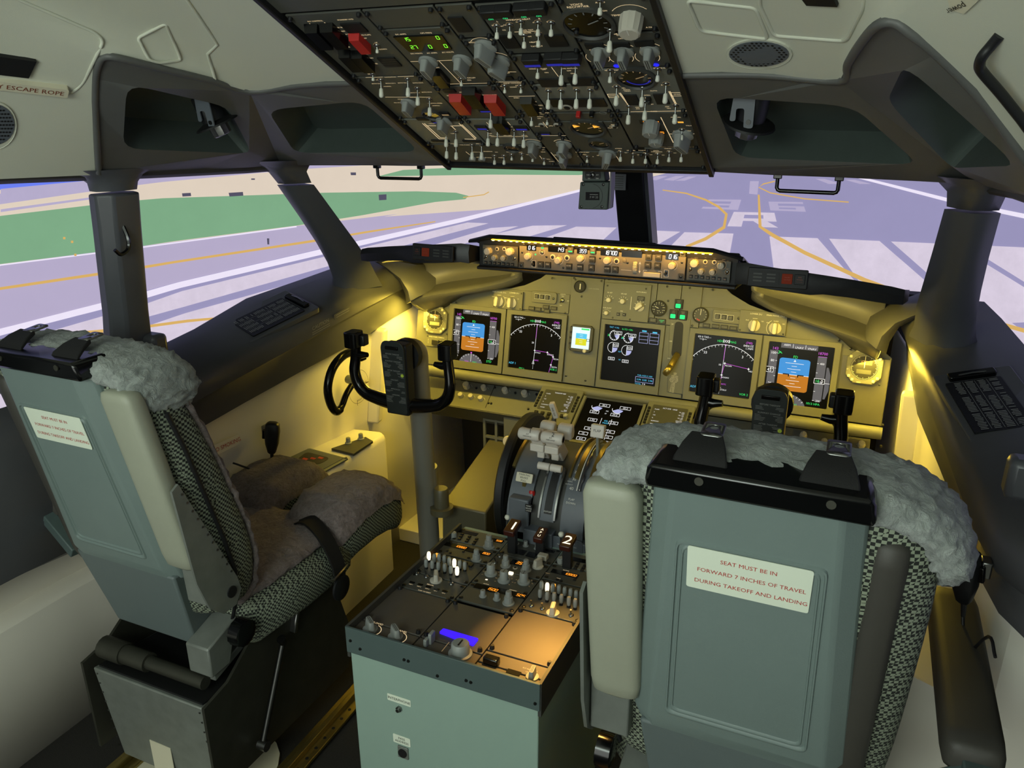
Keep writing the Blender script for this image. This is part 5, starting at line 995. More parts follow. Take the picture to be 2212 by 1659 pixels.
an(M, o2(760, 700), .052, .030); an(M, o2(1020, 690), .052, .030); an(M, o2(980, 870), .120, .034)
for p in (o2(727, 905), o2(833, 905), o2(966, 900), o2(1080, 900)): tg(M, p, 'toggle_long')
for t, p in (('ENG 1', o2(730, 752)), ('ELEC 2', o2(845, 748)), ('ELEC 1', o2(965, 745)), ('ENG 2', o2(1090, 740))): tx(M, t, p, .0048, 'glow_dim')
M.done()
M = omod('small door module with one red and one black cap', U3, U4, .248, .288); kn(M, o2(880, 965), 'ring', 1.3, ring=False)
for p, m in ((o2(985, 985), 'red_plastic'), (o2(1098, 985), 'black_gloss')): u, v = M.L(*p, .008); b = MB(); b.cb((u, v, .006), (.009, .009, .014)); b.build('switch_cap', m, M.t, bevel=.001)
u, v = M.L(*o2(1195, 962)); M.mb('jack_ring', 'print_grey').arc(u, v, .007, 0, 360, .0014, .0004, 20); M.done()
M = omod('cabin altitude module with a large amber lit round gauge', U3, U4, .088, .246); og(M, o2(1065, 1090), .038); og(M, o2(1165, 1222), .024)
for q in ((-.022, .012), (.024, .010)): u, v = M.L(*o2(1065, 1090)); M.mb('amber_flag', 'lit_orange').add([(u+q[0]-.008, v+q[1]+.008, .0026), (u+q[0]-.008, v+q[1]-.006, .0026), (u+q[0]+.008, v+q[1], .0026)], [(0, 1, 2)])
for t, p in (('ALT', o2(1280, 1062)), ('HORN', o2(1280, 1075)), ('CUTOUT', o2(1280, 1090))): tx(M, t, p, .0058)
u, v = M.L(*o2(1190, 1110)); M.mb('joint', 'black_matte').rect(u+.012, v+.004, .003, .08, .0003); kn(M, o2(1290, 1115), 'ring', .8, ring=False); M.done()
M = omod('engine start strip with two grey selectors at bottom of overhead', -.028+.074, U4+.02, .0, .084)
kn(M, o3(2065, 1040), 'selector', 1.6, rot=-.1, ring=False); kn(M, o4(755, 985), 'selector', 1.75, rot=-.45, ring=False); tg(M, o4(513, 985), 'toggle_short')
for t, p in (('ENGINE START', o4(455, 865)), ('IGN', o4(480, 893)), ('L', o4(400, 918)), ('R', o4(590, 920)), ('GRD', o4(660, 905)), ('OFF', o4(725, 903)), ('CONT', o4(810, 902)), ('FLT', o4(850, 922)), ('FLT', o4(305, 918)), ('GRD', o4(120, 900))): tx(M, t, p, .0052)
ln(M, [o4(850, 868), o4(915, 965)]); M.done()
# column 5
M = omod('voice recorder module at top right with one toggle', U4, U5, .588, .695)
tx(M, 'VOICE', o2(968, 36), .0075); tx(M, 'RECORDER', o2(980, 56), .0075); tx(M, 'AUTO', o2(1170, 18)); tx(M, 'ON', o2(1210, 90), .005); tg(M, o2(1168, 110)); og(M, o2(1068, 200), .042); M.done()
M = omod('air temperature module with a large round knob and three grey selectors', U4, U5, .470, .584)
kn(M, o2(1425, 250), 'round_cream', 2.1, h=.010); tg(M, o2(1250, 415), 'toggle_long')
for p in (o2(1163, 515), o2(1362, 515), o2(1583, 510)): kn(M, p, 'selector', 1.45); u, v = M.L(*p); M.mb('index_ring', 'glow_print').arc(u, v+.01, .022, -40, 35, .0009, .0003); M.mb('index_ring', 'glow_print').arc(u, v+.01, .022, 145, 220, .0009, .0003)
for p in (o2(1125, 385), o2(1345, 380), o2(1550, 365)): an(M, p, .034, .016)
for t, p, h in (('AIR TEMP', o2(1275, 130), .0064), ('PASS', o2(1485, 118), .0064), ('CAB', o2(1500, 133), .0064), ('SUPPLY DUCT', o2(1240, 230), .0042), ('FWD', o2(1400, 162), .005), ('AFT', o2(1480, 175), .005), ('A PACK', o2(1605, 230), .005), ('TRIM AIR', o2(1262, 290), .006), ('OFF', o2(1330, 298), .0048), ('ON', o2(1342, 328), .0048), ('CONT CAB', o2(1148, 422), .006), ('AUTO', o2(1155, 440), .0048), ('FWD CAB', o2(1352, 412), .006), ('AUTO', o2(1362, 430), .0048), ('AFT CAB', o2(1565, 405), .006), ('AUTO', o2(1575, 424), .0048)): tx(M, t, p, h)
M.done()
M = omod('pale grey air bleed module with round gauge and eight toggles', U4, U5, .292, .466, 'overhead_light')
og(M, o2(1475, 665), .036); u, v = M.L(*o2(1490, 660)); M.mb('blue_glow', 'lit_blue_dim').arc(u, v, .024, 200, 340, .003, .0022)
for p in (o2(1312, 558), o2(1648, 548)): u, v = M.L(*p); M.mb('blue_lamp', 'lit_blue').disc(u, v, .006, .0014)
for p in (o2(1255, 690), o2(1660, 680)): tg(M, p)
for p in (o2(1307, 875), o2(1525, 885), o2(1725, 855), o2(1410, 1035), o2(1550, 1000), o2(1807, 1030)): tg(M, p, 'toggle_long')
P4 = [M.L(*p) for p in (o4(1040, 262), o4(1190, 262), o4(1130, 135), o4(965, 140))]; b = MB(); b.prism(P4, 0, .0025); b.build('annunciator', 'black_matte', M.t); P4 = [M.L(*p) for p in (o4(1395, 252), o4(1560, 250), o4(1490, 125), o4(1340, 128))]; b = MB(); b.prism(P4, 0, .0025); b.build('annunciator', 'black_matte', M.t)
for pts in ([o4(915, 120), o4(1030, 270), o4(1190, 268)], [o4(930, 118), o4(1042, 268)], [o4(1540, 100), o4(1625, 265)], [o4(1555, 98), o4(1638, 262)], [o4(1060, 355), o4(1800, 345)]): ln(M, pts, .0016)
for p, w in ((o4(840, 155), .020), (o4(1655, 135), .026)): u, v = M.L(*p); M.mb('legend_box', 'glow_print').line([(u-w/2, v-.007), (u+w/2, v-.007), (u+w/2, v+.007), (u-w/2, v+.007)], .0012, .0004, True); M.mb('lettering', 'glow_print').text('OVHT', u, v, .006, .0004)
for t, p in (('RECIRC FAN', o2(1270, 598)), ('RECIRC FAN', o2(1690, 580)), ('OFF', o2(1310, 617)), ('AUTO', o2(1335, 637)), ('L PACK', o4(880, 38)), ('OFF', o4(975, 58)), ('AUTO', o4(1010, 78)), ('HIGH', o4(1020, 95)), ('ISOLATION', o4(1190, 38)), ('VALVE', o4(1200, 55)), ('AUTO', o4(1350, 92)), ('R PACK', o4(1500, 18)), ('OPEN', o4(1265, 148)), ('TRIP', o4(1270, 182)), ('RESET', o4(1310, 262)), ('OFF', o4(1145, 300)), ('ON', o4(1150, 318)), ('OFF', o4(1520, 292)), ('ON', o4(1540, 312)), ('BLEED', o4(1355, 350))): tx(M, t, p, .0050)
u, v = M.L(*o4(1285, 225), .006); b = MB(); b.cb((u, v, .005), (.010, .012, .012)); b.build('trip_button', 'black_gloss', M.t, bevel=.001); M.done()
M = omod('cabin pressure module with amber readouts and fluted knobs', U4, U5, .112, .288)
ln(M, [o4(1440, 425), o4(1598, 745)], .0018); ln(M, [o4(1550, 635), o4(1930, 632)], .0018); u, v = M.L(*o4(1690, 488)); M.mb('amber_lamp', 'lit_orange').rect(u, v, .012, .006, .0004)
for p, w in ((o4(1320, 485), .034), (o4(1430, 615), .018)): u, v = M.L(*p); b = MB(); b.rect(u, v, w+.016, .018, .0006); b.build('readout_window', 'black_gloss', M.t); M.mb('readout', 'seg_orange').rect(u, v+.003, w, .003, .001); M.mb('readout', 'seg_orange').rect(u, v-.003, w, .003, .001)
kn(M, o4(1305, 630), 'round', 1.9, ring=False); kn(M, o4(1375, 755), 'round', 1.75, ring=False); kn(M, o4(1700, 770), 'selector', 1.9, rot=.35, ring=False); tg(M, o4(1700, 695))
for t, p in (('FLT ALT', o4(1295, 532)), ('LAND ALT', o4(1395, 662)), ('MANUAL', o4(1630, 425)), ('VALVE', o4(1800, 530)), ('AUTO', o4(1620, 662)), ('ALTN', o4(1700, 662)), ('MAN', o4(1760, 660)), ('CLOSE', o4(1640, 600)), ('OPEN', o4(1780, 595))): tx(M, t, p, .0052)
M.done()
M = omod('bottom right overhead strip of six white exterior light toggles', U4+.022, U5, .0, .108)
for p, t in ((o4(932, 965), 'LOGO'), (o4(1088, 990), 'STROBE'), (o4(1247, 990), 'POSITION'), (o4(1397, 995), 'ANTI COLLISION'), (o4(1542, 970), 'WING'), (o4(1695, 970), 'WHEEL WELL')):
    tg(M, p); u, v = M.L(*p, .016); M.mb('lettering', 'glow_print').text(t.split()[0], u, v+.030, .0058, .0004)
    if ' ' in t: M.mb('lettering', 'glow_print').text(t.split()[1], u, v+.024, .0052, .0004)
    M.mb('lettering', 'glow_print').text('OFF', u, v+.018, .004, .0004); M.mb('lettering', 'glow_print').text('ON', u+.012, v+.006, .004, .0004)
for k in range(4): u, v = M.L(*o4(1440+155*k, 800)); M.mb('panel_lines', 'glow_dim').rect(u, v, .024, .0009, .0004)
u, v = M.L(*o4(1925, 868)); M.mb('lettering', 'glow_dim').text('P5', u, v, .012, .0004); M.done()
# ---------------------------------------------------------------- aft pedestal
PD = thing('centre_pedestal', 'grey green centre pedestal box between the seats', 'pedestal', (0, -1.1, 0))
b = MB(); b.loft([[(x, y, z) for x, y in ((-.226, -1.366), (.226, -1.366), (.226, -.80), (-.226, -.80))] for z in (.0, .575)]); b.build('box', 'pedestal_paint', PD, world=True, bevel=.003)
b = MB(); b.bx(-.231, -1.372, .556, .231, -1.366, .622); b.build('rear_band', 'pedestal_band', PD, world=True, bevel=.001)
for s in (-1, 1):
    b = MB(); b.hexa([(s*.226, -1.368, .54), (s*.233, -1.368, .54), (s*.233, -.82, .51), (s*.226, -.82, .51), (s*.226, -1.368, .621), (s*.233, -1.368, .621), (s*.233, -.82, .594), (s*.226, -.82, .594)]); b.build('side_rim', 'panel_dark', PD, world=True)
b = MB(); b.hexa([(-.226, -1.366, .58), (.226, -1.366, .58), (.226, -.80, .55), (-.226, -.80, .55), (-.226, -1.366, .594), (.226, -1.366, .594), (.226, -.80, .566), (-.226, -.80, .566)]); b.build('module_rails', 'black_matte', PD, world=True)
for px, py in ((757, 1384), (873, 1425), (882, 1428), (1007, 1470), (1017, 1474), (1156, 1520), (778, 1402), (945, 1460)):
    p = at(px, py, y=-1.3725); b = MB(); b.cyl((p.x, -1.372, p.z), (p.x, -1.3745, p.z), .0038, .003, 10); b.build('screw', 'steel_dark', PD, world=True)
def sticker(par, F, px, w, h, lines, hh, m='print_black', face='label_white', th=.0006, nm='placard', sp=1.35):
    u, v = F.uv(*px); mw = WM[par.name].inverted() @ F.sub(u, v).m; b = MB(); b.prism(rrect(w, h, h*.12), 0, th); o = b.build(nm, face, par, mw=mw)
    b = MB(); n = len(lines)
    for k, t in enumerate(lines): b.text(t, 0, (n-1)*hh*sp/2-k*hh*sp, hh, th+.0003)
    b.build('lettering', m, o, smooth=0); return o
FR = Fr((0, -1.3665, .3), (1, 0, 0), (0, 0, 1))
sticker(PD, FR, (862, 1512), .060, .018, ['INTERPHONE'], .0095); sticker(PD, FR, (868, 1599), .045, .024, ['PASS', 'ADDRESS'], .0085, sp=1.05)
p = at(863, 1530, y=-1.366); b = MB(); b.cyl((p.x, -1.366, p.z), (p.x, -1.371, p.z), .0075, n=6); b.cyl((p.x, -1.371, p.z), (p.x, -1.376, p.z), .0045, n=12); b.build('jack', 'steel', PD, world=True)
p = at(872, 1624, y=-1.366); b = MB(); b.cb((p.x, -1.368, p.z), (.027, .004, .032)); o = b.build('socket_plate', 'worn_metal', PD, world=True, bevel=.001); b = MB(); b.cyl((p.x, -1.370, p.z), (p.x, -1.373, p.z), .011, n=18); b.build('socket', 'black_matte', PD, world=True)
q3_ = lambda x, y: (740+x/3.95, 1100+y/3.95); q5_ = lambda x, y: (880+x/5.821, 1120+y/5.821)
def pmod(label, cx, v0, v1, name='radio_panel', m='overhead_grey', w=.149, fast=True):
    M = Mod(FD, name, label, 'radio panel' if name == 'radio_panel' else 'control panel', uv=(cx, (v0+v1)/2)); h = v1-v0-.003
    M.plate([(-w/2, -h/2), (w/2, -h/2), (w/2, h/2), (-w/2, h/2)], m, .006, .001, z0=-.002)
    if fast:
        for x in (-1, 1):
            for y in (-1, 1): put('screw', M.t, x*(w/2-.008), y*(h/2-.008), w=.004, s=1.25)
    return M
def pk(M, kind, p, s=1, h=.012, rot=0): u, v = M.L(*p, h); put(kind, M.t, u, v, s=s, w=.004, rot=rot); return u, v
def pw(M, p, w, h, t='', m='seg_orange', hh=.5): u, v = M.L(*p, .004); b = MB(); b.prism(rrect(w, h, .001, cx=u, cy=v), .004, .0052); b.build('display_window', 'black_gloss', M.t); M.mb('digits', m).seg7(t, u+w*.45, v, h*hh, .0056) if t else None
def pt(M, t, p, h=.005, m='glow_dim'): u, v = M.L(*p, .004); M.mb('lettering', m).text(t, u, v, h, .0044)
CX = (-.152, 0, .152)
VB = [.245, .290, .395, .475, .556]
def audio(side, cc, label, lits, rowpx):
    M = pmod(label, cc, .287 if side == 0 else .250, .394)
    for i, (x, y, li) in enumerate(rowpx): pk(M, 'mic_lit' if li else 'mic_dark', (x, y), 1.28, .013)
    return M
def keys(M, n, p0, p1, lit_i=None):
    for k in range(n):
        x, y = p0[0]+(p1[0]-p0[0])*k/(n-1), p0[1]+(p1[1]-p0[1])*k/(n-1); u, v = M.L(x, y, .004); b = MB(); b.cb((u, v, .006), (.009, .014, .006)); b.build('mic_key', 'lit_orange' if k == lit_i else 'black_soft', M.t, bevel=.001)
rowA = [(*q5_(270, 500), 1), (*q5_(340, 525), 0), (*q5_(400, 525), 0), (*q5_(465, 540), 0), (*q5_(527, 565), 0), (*q5_(590, 590), 1), (*q5_(660, 605), 0), (*q5_(722, 620), 0), (*q5_(237, 590), 0), (*q5_(313, 605), 0), (*q5_(390, 625), 0), (*q5_(470, 645), 0), (*q5_(547, 668), 0), (*q5_(625, 690), 1)]
M = audio(0, CX[0], 'left audio panel with three glowing caps among clear topped knobs', None, rowA); keys(M, 7, q5_(365, 470), q5_(800, 600), 0)
for p in (q5_(120, 690), q5_(240, 725), q5_(555, 815)): pk(M, 'mini_toggle', p, 1.3, .006)
pk(M, 'selector_cream', q5_(360, 740), 1.25, .014, .5); M.done()
rowB = [(*q5_(1685, 870), 0), (*q5_(1757, 895), 1), (*q5_(1828, 905), 0), (*q5_(1905, 920), 0), (*q5_(1977, 945), 0), (*q5_(2050, 965), 0), (*q5_(2120, 990), 0), (*q5_(1668, 970), 0), (*q5_(1757, 1000), 0), (*q5_(1845, 1015), 0), (*q5_(1935, 1040), 0), (*q5_(2030, 1070), 0), (*q5_(2110, 1095), 0)]
M = audio(1, CX[2], 'right audio panel with one glowing cap among clear topped knobs', None, rowB); keys(M, 7, q5_(1760, 835), q5_(2200, 960), 1)
for p in (q5_(1562, 1090), q5_(1700, 1125), q5_(2060, 1210)): pk(M, 'mini_toggle', p, 1.3, .006)
pk(M, 'selector_cream', q5_(1830, 1150), 1.25, .014, .2); M.done()
M = pmod('selective call strip panel with five dark windows', CX[0], .212, .285)
for k in range(5): p = q5_(60+103*k, 805+28*k); pw(M, p, .014, .006); pt(M, ('VHF 1', 'VHF 2', 'VHF 3', 'HF 1', 'HF 2')[k], (p[0]-3, p[1]+4), .0045, 'glow_print')
pt(M, 'SELCAL', q5_(290, 835), .006, 'glow_print'); pt(M, 'PUSH TO RESET', q5_(215, 920), .005, 'glow_print'); M.done()
M = pmod('left navigation radio panel with orange digits and grey knob', CX[0], .397, .474); pw(M, q5_(590, 345), .082, .018, '10880'); pw(M, q5_(900, 425), .072, .018, '800'); pk(M, 'dual', q5_(868, 470), 1.0, .016); pw(M, q5_(745, 375), .016, .010); pt(M, 'NAV', q5_(405, 340), .006)
for p in (q5_(500, 410), q5_(540, 435), q5_(705, 418), q5_(770, 498)): pk(M, 'key', p, .6, .004)
M.done()
M = pmod('left flight management radio panel with keypad and orange digits', CX[0], .476, .552, m='panel_grey'); pw(M, q5_(760, 180), .060, .016); pw(M, q5_(1100, 275), .050, .016, '508'); pk(M, 'dual', q5_(1025, 300), 1.15, .018); pk(M, 'round', q5_(580, 210), 1.0, .010)
for r_ in range(3):
    for c_ in range(3): pk(M, 'key', q5_(690+90*c_-18*r_, 205+30*c_+30*r_), .85, .004)
M.done()
M = pmod('front middle panel with two dark square windows', CX[1], .462, .552)
pw(M, q5_(1425, 425), .026, .026); pw(M, q5_(1562, 460), .026, .026); pw(M, q5_(1785, 410), .030, .012)
for p in (q5_(1488, 320), q5_(1630, 355)): pk(M, 'tall', p, .62, .010)
pk(M, 'ring', q5_(1315, 318), .9, .003); pk(M, 'ring', q5_(1370, 325), .9, .003); pk(M, 'mini_toggle', q5_(1288, 375), 1.6, .006)
b = MB(); u, v = M.L(*q5_(1705, 480), .012); b.cb((u, v, .012), (.026, .020, .014)); b.build('clear_guard', 'knob_cream', M.t, bevel=.002); M.done()
M = pmod('weather radar panel with two grey dual knobs and one cream lever', CX[1], .385, .460); pk(M, 'dual', q5_(1235, 545), 1.0, .016); pk(M, 'dual', q5_(1492, 600), 1.0, .016); pk(M, 'selector_cream', q5_(1640, 575), 1.2, .012, -.3); pw(M, q5_(1382, 560), .034, .024, '35'); pk(M, 'mini_toggle', q5_(1165, 460), 1.3, .008); pk(M, 'mini_toggle', q5_(1105, 540), 1.3, .008); pk(M, 'ring', q5_(1355, 630), .7, .003); M.done()
M = pmod('middle panel with three tall grey knobs and one lit white key', CX[1], .305, .383)
for p in (q5_(1050, 660), q5_(1215, 745), q5_(1465, 765)):
    u, v = pk(M, 'tall', p, 1.2, .013)
    for a in range(-30, 211, 40): M.mb('tick', 'glow_dim').line([(u+.020*math.cos(math.radians(a)), v+.020*math.sin(math.radians(a))), (u+.024*math.cos(math.radians(a)), v+.024*math.sin(math.radians(a)))], .001, .0044)
u, v = M.L(*q5_(1300, 690), .006); b = MB(); b.cb((u, v, .006), (.012, .010, .006)); b.build('lit_key', 'lit_key', M.t, bevel=.001); u, v = M.L(*q5_(995, 770), .004); M.mb('lit_dot', 'lit_key').rect(u, v, .006, .005, .0045); M.done()
M = pmod('transponder panel with orange digits beside the blank plates', CX[1], .222, .303); pw(M, q5_(1000, 880), .066, .020, '1500'); pw(M, q5_(1310, 945), .080, .020, '506'); pk(M, 'dual', q5_(1272, 1010), 1.05, .016); pk(M, 'tall', q5_(950, 950), .7, .010); pk(M, 'tall', q5_(1125, 990), .7, .010); pt(M, 'ACTIVE', q5_(990, 825), .0045, 'glow_print'); pt(M, 'STANDBY', q5_(1330, 905), .0045, 'glow_print'); pw(M, q5_(1120, 900), .014, .012); M.done()
M = pmod('right navigation radio panel with orange digits beside the audio panel', CX[2], .397, .474); pw(M, q5_(1980, 695), .072, .018, '10800'); pt(M, 'NAV', q5_(1765, 690), .006); pt(M, 'ACTIVE', q5_(1995, 655), .005, 'glow_print'); pt(M, 'TEST', q5_(1900, 755), .005, 'glow_print')
for p in (q5_(1885, 775), q5_(1930, 795), q5_(2105, 775)): pk(M, 'key', p, .7, .004)
M.done()
M = pmod('right flight management radio panel partly hidden by the seat', CX[2], .476, .552, m='panel_grey'); pw(M, q5_(2110, 515), .070, .018); pk(M, 'round', q5_(1925, 530), 1.0, .010)
for r_ in range(3):
    for c_ in range(3): pk(M, 'key', q5_(2060+85*c_-18*r_, 550+25*c_+30*r_), .85, .004)
M.done()
mat('ped_blank', '4f4a44', .5, var=.06, vs=50)
for cx, lb, v0 in ((CX[0], 'left blank brown plate on the rear pedestal', .056), (CX[1], 'middle blank brown plate ahead of the blue strip display', .056), (CX[2], 'right blank amber lit plate on the rear pedestal', .075)):
    M = pmod(lb, cx, v0, .210 if cx < .1 else .247, 'blank_plate', 'ped_blank', fast=False)
    h_ = ((.210 if cx < .1 else .247)-v0)/2-.008
    for x, y in ((-.066, h_), (.066, h_), (-.066, -h_), (.066, -h_)): put('fastener', M.t, x, y, w=.004)
    M.done()
M = pmod('blank amber lit strip at the rear right of pedestal', CX[2], .032, .073, 'blank_plate', 'ped_blank', fast=False); M.done()
M = pmod('lighting knob strip with glowing flood and panel legends', CX[0], .004, .054, 'lighting_panel', 'ped_blank', fast=False)
for p, r_, t, tp in ((q3_(235, 995), 1.35, 'FLOOD', q3_(300, 975)), (q3_(450, 1060), 1.35, 'PANEL', q3_(510, 1042))):
    u, v = pk(M, 'selector', p, r_, .014, .9); M.mb('index_ring', 'glow_print').arc(u+.004, v, .021, -70, 80, .0016, .0044); pt(M, t, tp, .0085, 'glow_print')
M.done()
M = pmod('rear middle trim panel with blue strip display and large round knob', CX[1], .004, .054, 'trim_panel', 'ped_blank', fast=False)
P4 = r2([M.L(*p, .004) for p in (q3_(825, 1060), q3_(1115, 1172), q3_(1160, 1115), q3_(860, 1028))], .003); b = MB(); b.prism(P4, .004, .008); b.build('blue_display', 'lcd_blue', M.t)
u, v = M.L(*q3_(1005, 1190), .018); b = MB(); b.T = MX.Translation((u, v, .004)); b.lathe([(.026, 0), (.026, .004), (.0205, .006), (.0195, .026), (.017, .029)], 24); o = b.build('trim_knob', 'knob_grey', M.t); b = MB(); b.rect(u, v, .004, .022, .0332); b.build('index_line', 'print_black', o)
u, v = M.L(*q3_(760, 1100), .014); b = MB(); b.cb((u, v, .016), (.008, .020, .026)); b.build('trim_switch', 'knob_grey', M.t, bevel=.002); u, v = M.L(*q3_(715, 1140), .010); b = MB(); b.cb((u, v, .012), (.008, .016, .018)); b.build('trim_switch', 'knob_grey', M.t, bevel=.002)
ln_ = [M.L(*p, .004) for p in (q3_(845, 1215), q3_(910, 1135))]; M.mb('panel_lines', 'glow_dim').line(ln_, .0014, .0044); M.done()
M = pmod('rear right door lock strip with one grey selector', CX[2], .004, .030, 'door_panel', 'ped_blank', fast=False); pk(M, 'selector', q3_(1620, 1400), 1.1, .014, .1); pw(M, q3_(1460, 1395), .030, .014); pt(M, 'FLT DK DOOR', q3_(1600, 1370), .005, 'glow_print'); pt(M, 'UNLKD', q3_(1595, 1395), .005, 'glow_print')
b = MB(); u, v = M.L(*q3_(1270, 1310), .006); b.cb((u, v, .012), (.034, .018, .016)); b.build('guard', 'black_gloss', M.t, bevel=.003); M.done()
# ---------------------------------------------------------------- fire handles
FH = [((1107, 1130), '1', 'fire handle numbered one'), ((1168, 1146), 'APU', 'short fire handle lettered for the power unit between the numbered ones'), ((1227, 1161), '2', 'fire handle numbered two')]
mat('handle_brown', '3a1710', .35, var=.1)
for (px, py), t, lb in FH:
    zt = .668 if t != 'APU' else .650; p = at(px, py, z=zt+.0); h = thing('fire_handle', 'dark red '+lb if t != 'APU' else 'dark red '+lb, 'fire handle', (p.x, p.y, .60))
    b = MB(); b.bx(p.x-.012, p.y-.008, .58, p.x+.012, p.y+.008, zt-.012); b.build('stem', 'black_soft', h, world=True, bevel=.002)
    b = MB(); b.T = MX.Translation((p.x, p.y, zt-.012)) @ MX.Rotation(.16, 4, 'X') @ MX.Rotation(.0, 4, 'Z'); w_ = (.030, .056) if t != 'APU' else (.026, .050); b.prism(rrect(w_[0], w_[1], .004), -.010, .006); o = b.build('grip', 'handle_brown', h, world=True, bevel=.002)
    b = MB(); b.T = MX.Translation((p.x, p.y, zt-.012)) @ MX.Rotation(.16, 4, 'X')
    if t == 'APU':
        for k, ch in enumerate('APU'): b.text(ch, .0, .014-.013*k, .012, .0066)
    else: b.text(t, 0, 0, .046, .0066, w=1.1)
    b.build('numeral', 'lit_key', o, world=True, smooth=0)
for px, py in ((1096, 1119), (1212, 1156)):
    p = at(px, py, z=.63); t = thing('cutout_switch', 'white ball tipped switch beside the %s fire handle' % ('first' if px < 1150 else 'second'), 'switch', (p.x, p.y, .585)); b = MB(); b.cyl((p.x, p.y, .58), (p.x, p.y, .628), .003, n=8); b.build('stem', 'steel', t, world=True)
    b = MB(); b.T = MX.Translation((p.x, p.y, .632)); b.lathe([(.002, -.008), (.0065, -.004), (.008, .001), (.006, .006), (.002, .008)], 12); b.build('ball_tip', 'switch_white', t, world=True, smooth=80)
# ---------------------------------------------------------------- thrust lever quadrant
QC = V((0, -.607, .604)); QR = .26
def qp(x, ang, r=QR): a = math.radians(ang); r -= .06; return (x, QC.y-r*math.cos(a), QC.z+r*math.sin(a))
Q = thing('throttle_quadrant', 'grey thrust lever quadrant with curved top between display bay and pedestal', 'throttle quadrant', (0, -.55, 0))
def drum(x0, x1, r, a0=-5, a1=150, n=26, nm='drum_cover', m='quadrant_grey', th=.010):
    b = MB(); L = []
    for k in range(n+1): a = a0+(a1-a0)*k/n; L.append([qp(x0, a, r), qp(x1, a, r), qp(x1, a, r-th), qp(x0, a, r-th)])
    b.loft(L); return b.build(nm, m, Q, world=True, smooth=50)
drum(-.098, -.030, .252); drum(-.030, .060, .240, m='panel_dark', nm='slot_bed'); drum(.060, .125, .252)
drum(-.003, .002, .262, 14, 56, nm='slot_trim', m='steel'); drum(.042, .047, .262, 14, 56, nm='slot_trim', m='steel'); drum(.002, .042, .256, 12, 58, nm='slot_plate')
b = MB(); L = [[qp(.012, a, .2575), qp(.034, a, .2575)] for a in range(18, 56, 3)]; b.loft(L, closed=False); b.build('slot', 'black_matte', Q, world=True)
for x0, x1 in ((-.106, -.098), (.060, .066), (.078, .090), (.118, .130)): drum(x0, x1, .263, 50, 140, nm='brass_band', m='brass', th=.012)
for x in (-.11, .135):
    b = MB(); b.add([(x, y, z) for y, z in ((-.79, .45), (-.40, .45), (-.40, .66))]+[qp(x, a, .25) for a in range(148, -6, -11)], [tuple(range(17))]); b.build('side_plate', 'panel_dark', Q, world=True)
b = MB(); b.bx(-.10, -.803, .44, .135, -.775, .60); b.build('rear_face', 'quadrant_grey', Q, world=True, bevel=.003)
b = MB(); b.bx(-.088, -.803, .45, -.030, -.70, .697); o = b.build('brake_box', 'quadrant_grey', Q, world=True, bevel=.004)
b = MB(); b.bx(-.040, -.818, .44, .045, -.74, .618); b.build('lower_block', 'quadrant_grey', Q, world=True, bevel=.003)
FQ = Fr((0, -.8038, .6), (1, 0, 0), (0, 0, 1)); u, v = FQ.uv(1142, 1098); b = MB(); b.T = FQ.sub(u, v).m; b.prism(rrect(.020, .024, .001), 0, .0006); o = b.build('placard', 'black_matte', Q, world=True)
b = MB(); b.T = FQ.sub(u, v, .001).m
for k, t in enumerate(('PARK', 'BRAKE', 'LIGHT')): b.text(t, 0, .007-.007*k, .0058)
b.build('lettering', 'print_white', o, world=True, smooth=0)
b = MB(); p = at(1149, 1066, z=.70); b.T = MX.Translation((p.x, p.y, .697)); b.lathe([(.0095, 0), (.0095, .008), (.007, .013), (.002, .014)], 16); b.build('brake_light', 'red_plastic', Q, world=True)
def qtext(t, x, a, h, m='print_white', r=.2545):
    f = Fr(V(qp(x, a, r)), (1, 0, 0), (0, math.sin(math.radians(a)), math.cos(math.radians(a)))); b = MB(); b.T = f.m; b.text(t, 0, 0, h, .0006); return b
for t, x, a, h in (('UP', .079, 95, .009), ('1', .080, 88, .009), ('2', .080, 82, .009), ('5', .080, 76, .009), ('10', .078, 70, .011), ('15', .077, 63, .011), ('25', .076, 56, .011), ('30', .076, 49.5, .011), ('40', .075, 41.6, .012), ('HORN', .066, 47, .005), ('CUTOUT', .066, 44.5, .005), ('FLAP', .082, 33, .008), ('DOWN', .082, 30, .008)): qtext(t, x, a, h).build('numeral', 'print_white', Q, world=True, smooth=0)
for t, x, a, h in (('IDLE', .023, 52, .006), ('CUTOFF', .023, 20, .006)): qtext(t, x, a, h, r=.2588).build('lettering', 'print_white', Q, world=True, smooth=0)
b = MB(); L = [[qp(.092, a, .2635), qp(.0945, a, .2635)] for a in range(40, 104, 4)]; b.loft(L, closed=False); b.build('flap_track', 'print_white', Q, world=True, solid=.001)
L = []
for a in range(40, 104, 2): w = .004 if (a//6) % 2 else .007; L.append([qp(.098, a, .264), qp(.098+w, a, .264)])
b = MB(); b.loft(L, closed=False); b.build('flap_gate', 'steel', Q, world=True, solid=.004)
FT = Fr((.085, -.8035, .56), (1, 0, 0), (0, 0, 1)); b = MB(); b.T = FT.m; b.prism(rrect(.088, .10, .010), 0, .003); o = b.build('trim_plate', 'quadrant_grey', Q, world=True, bevel=.001)
b = MB(); b.T = FT.m; b.text('STAB TRIM', 0, .040, .009, .0034); b.text('MAIN', -.022, .028, .005, .0034); b.text('AUTO', .02, .028, .005, .0034); b.build('lettering', 'print_white', o, world=True, smooth=0)
for x in (-.02, .02): oo = put('toggle_short', o, 0, 0); oo.matrix_local = WM[Q.name].inverted() @ FT.m @ MX.Translation((x, .005, .003)) @ MX.Scale(1.3, 4)
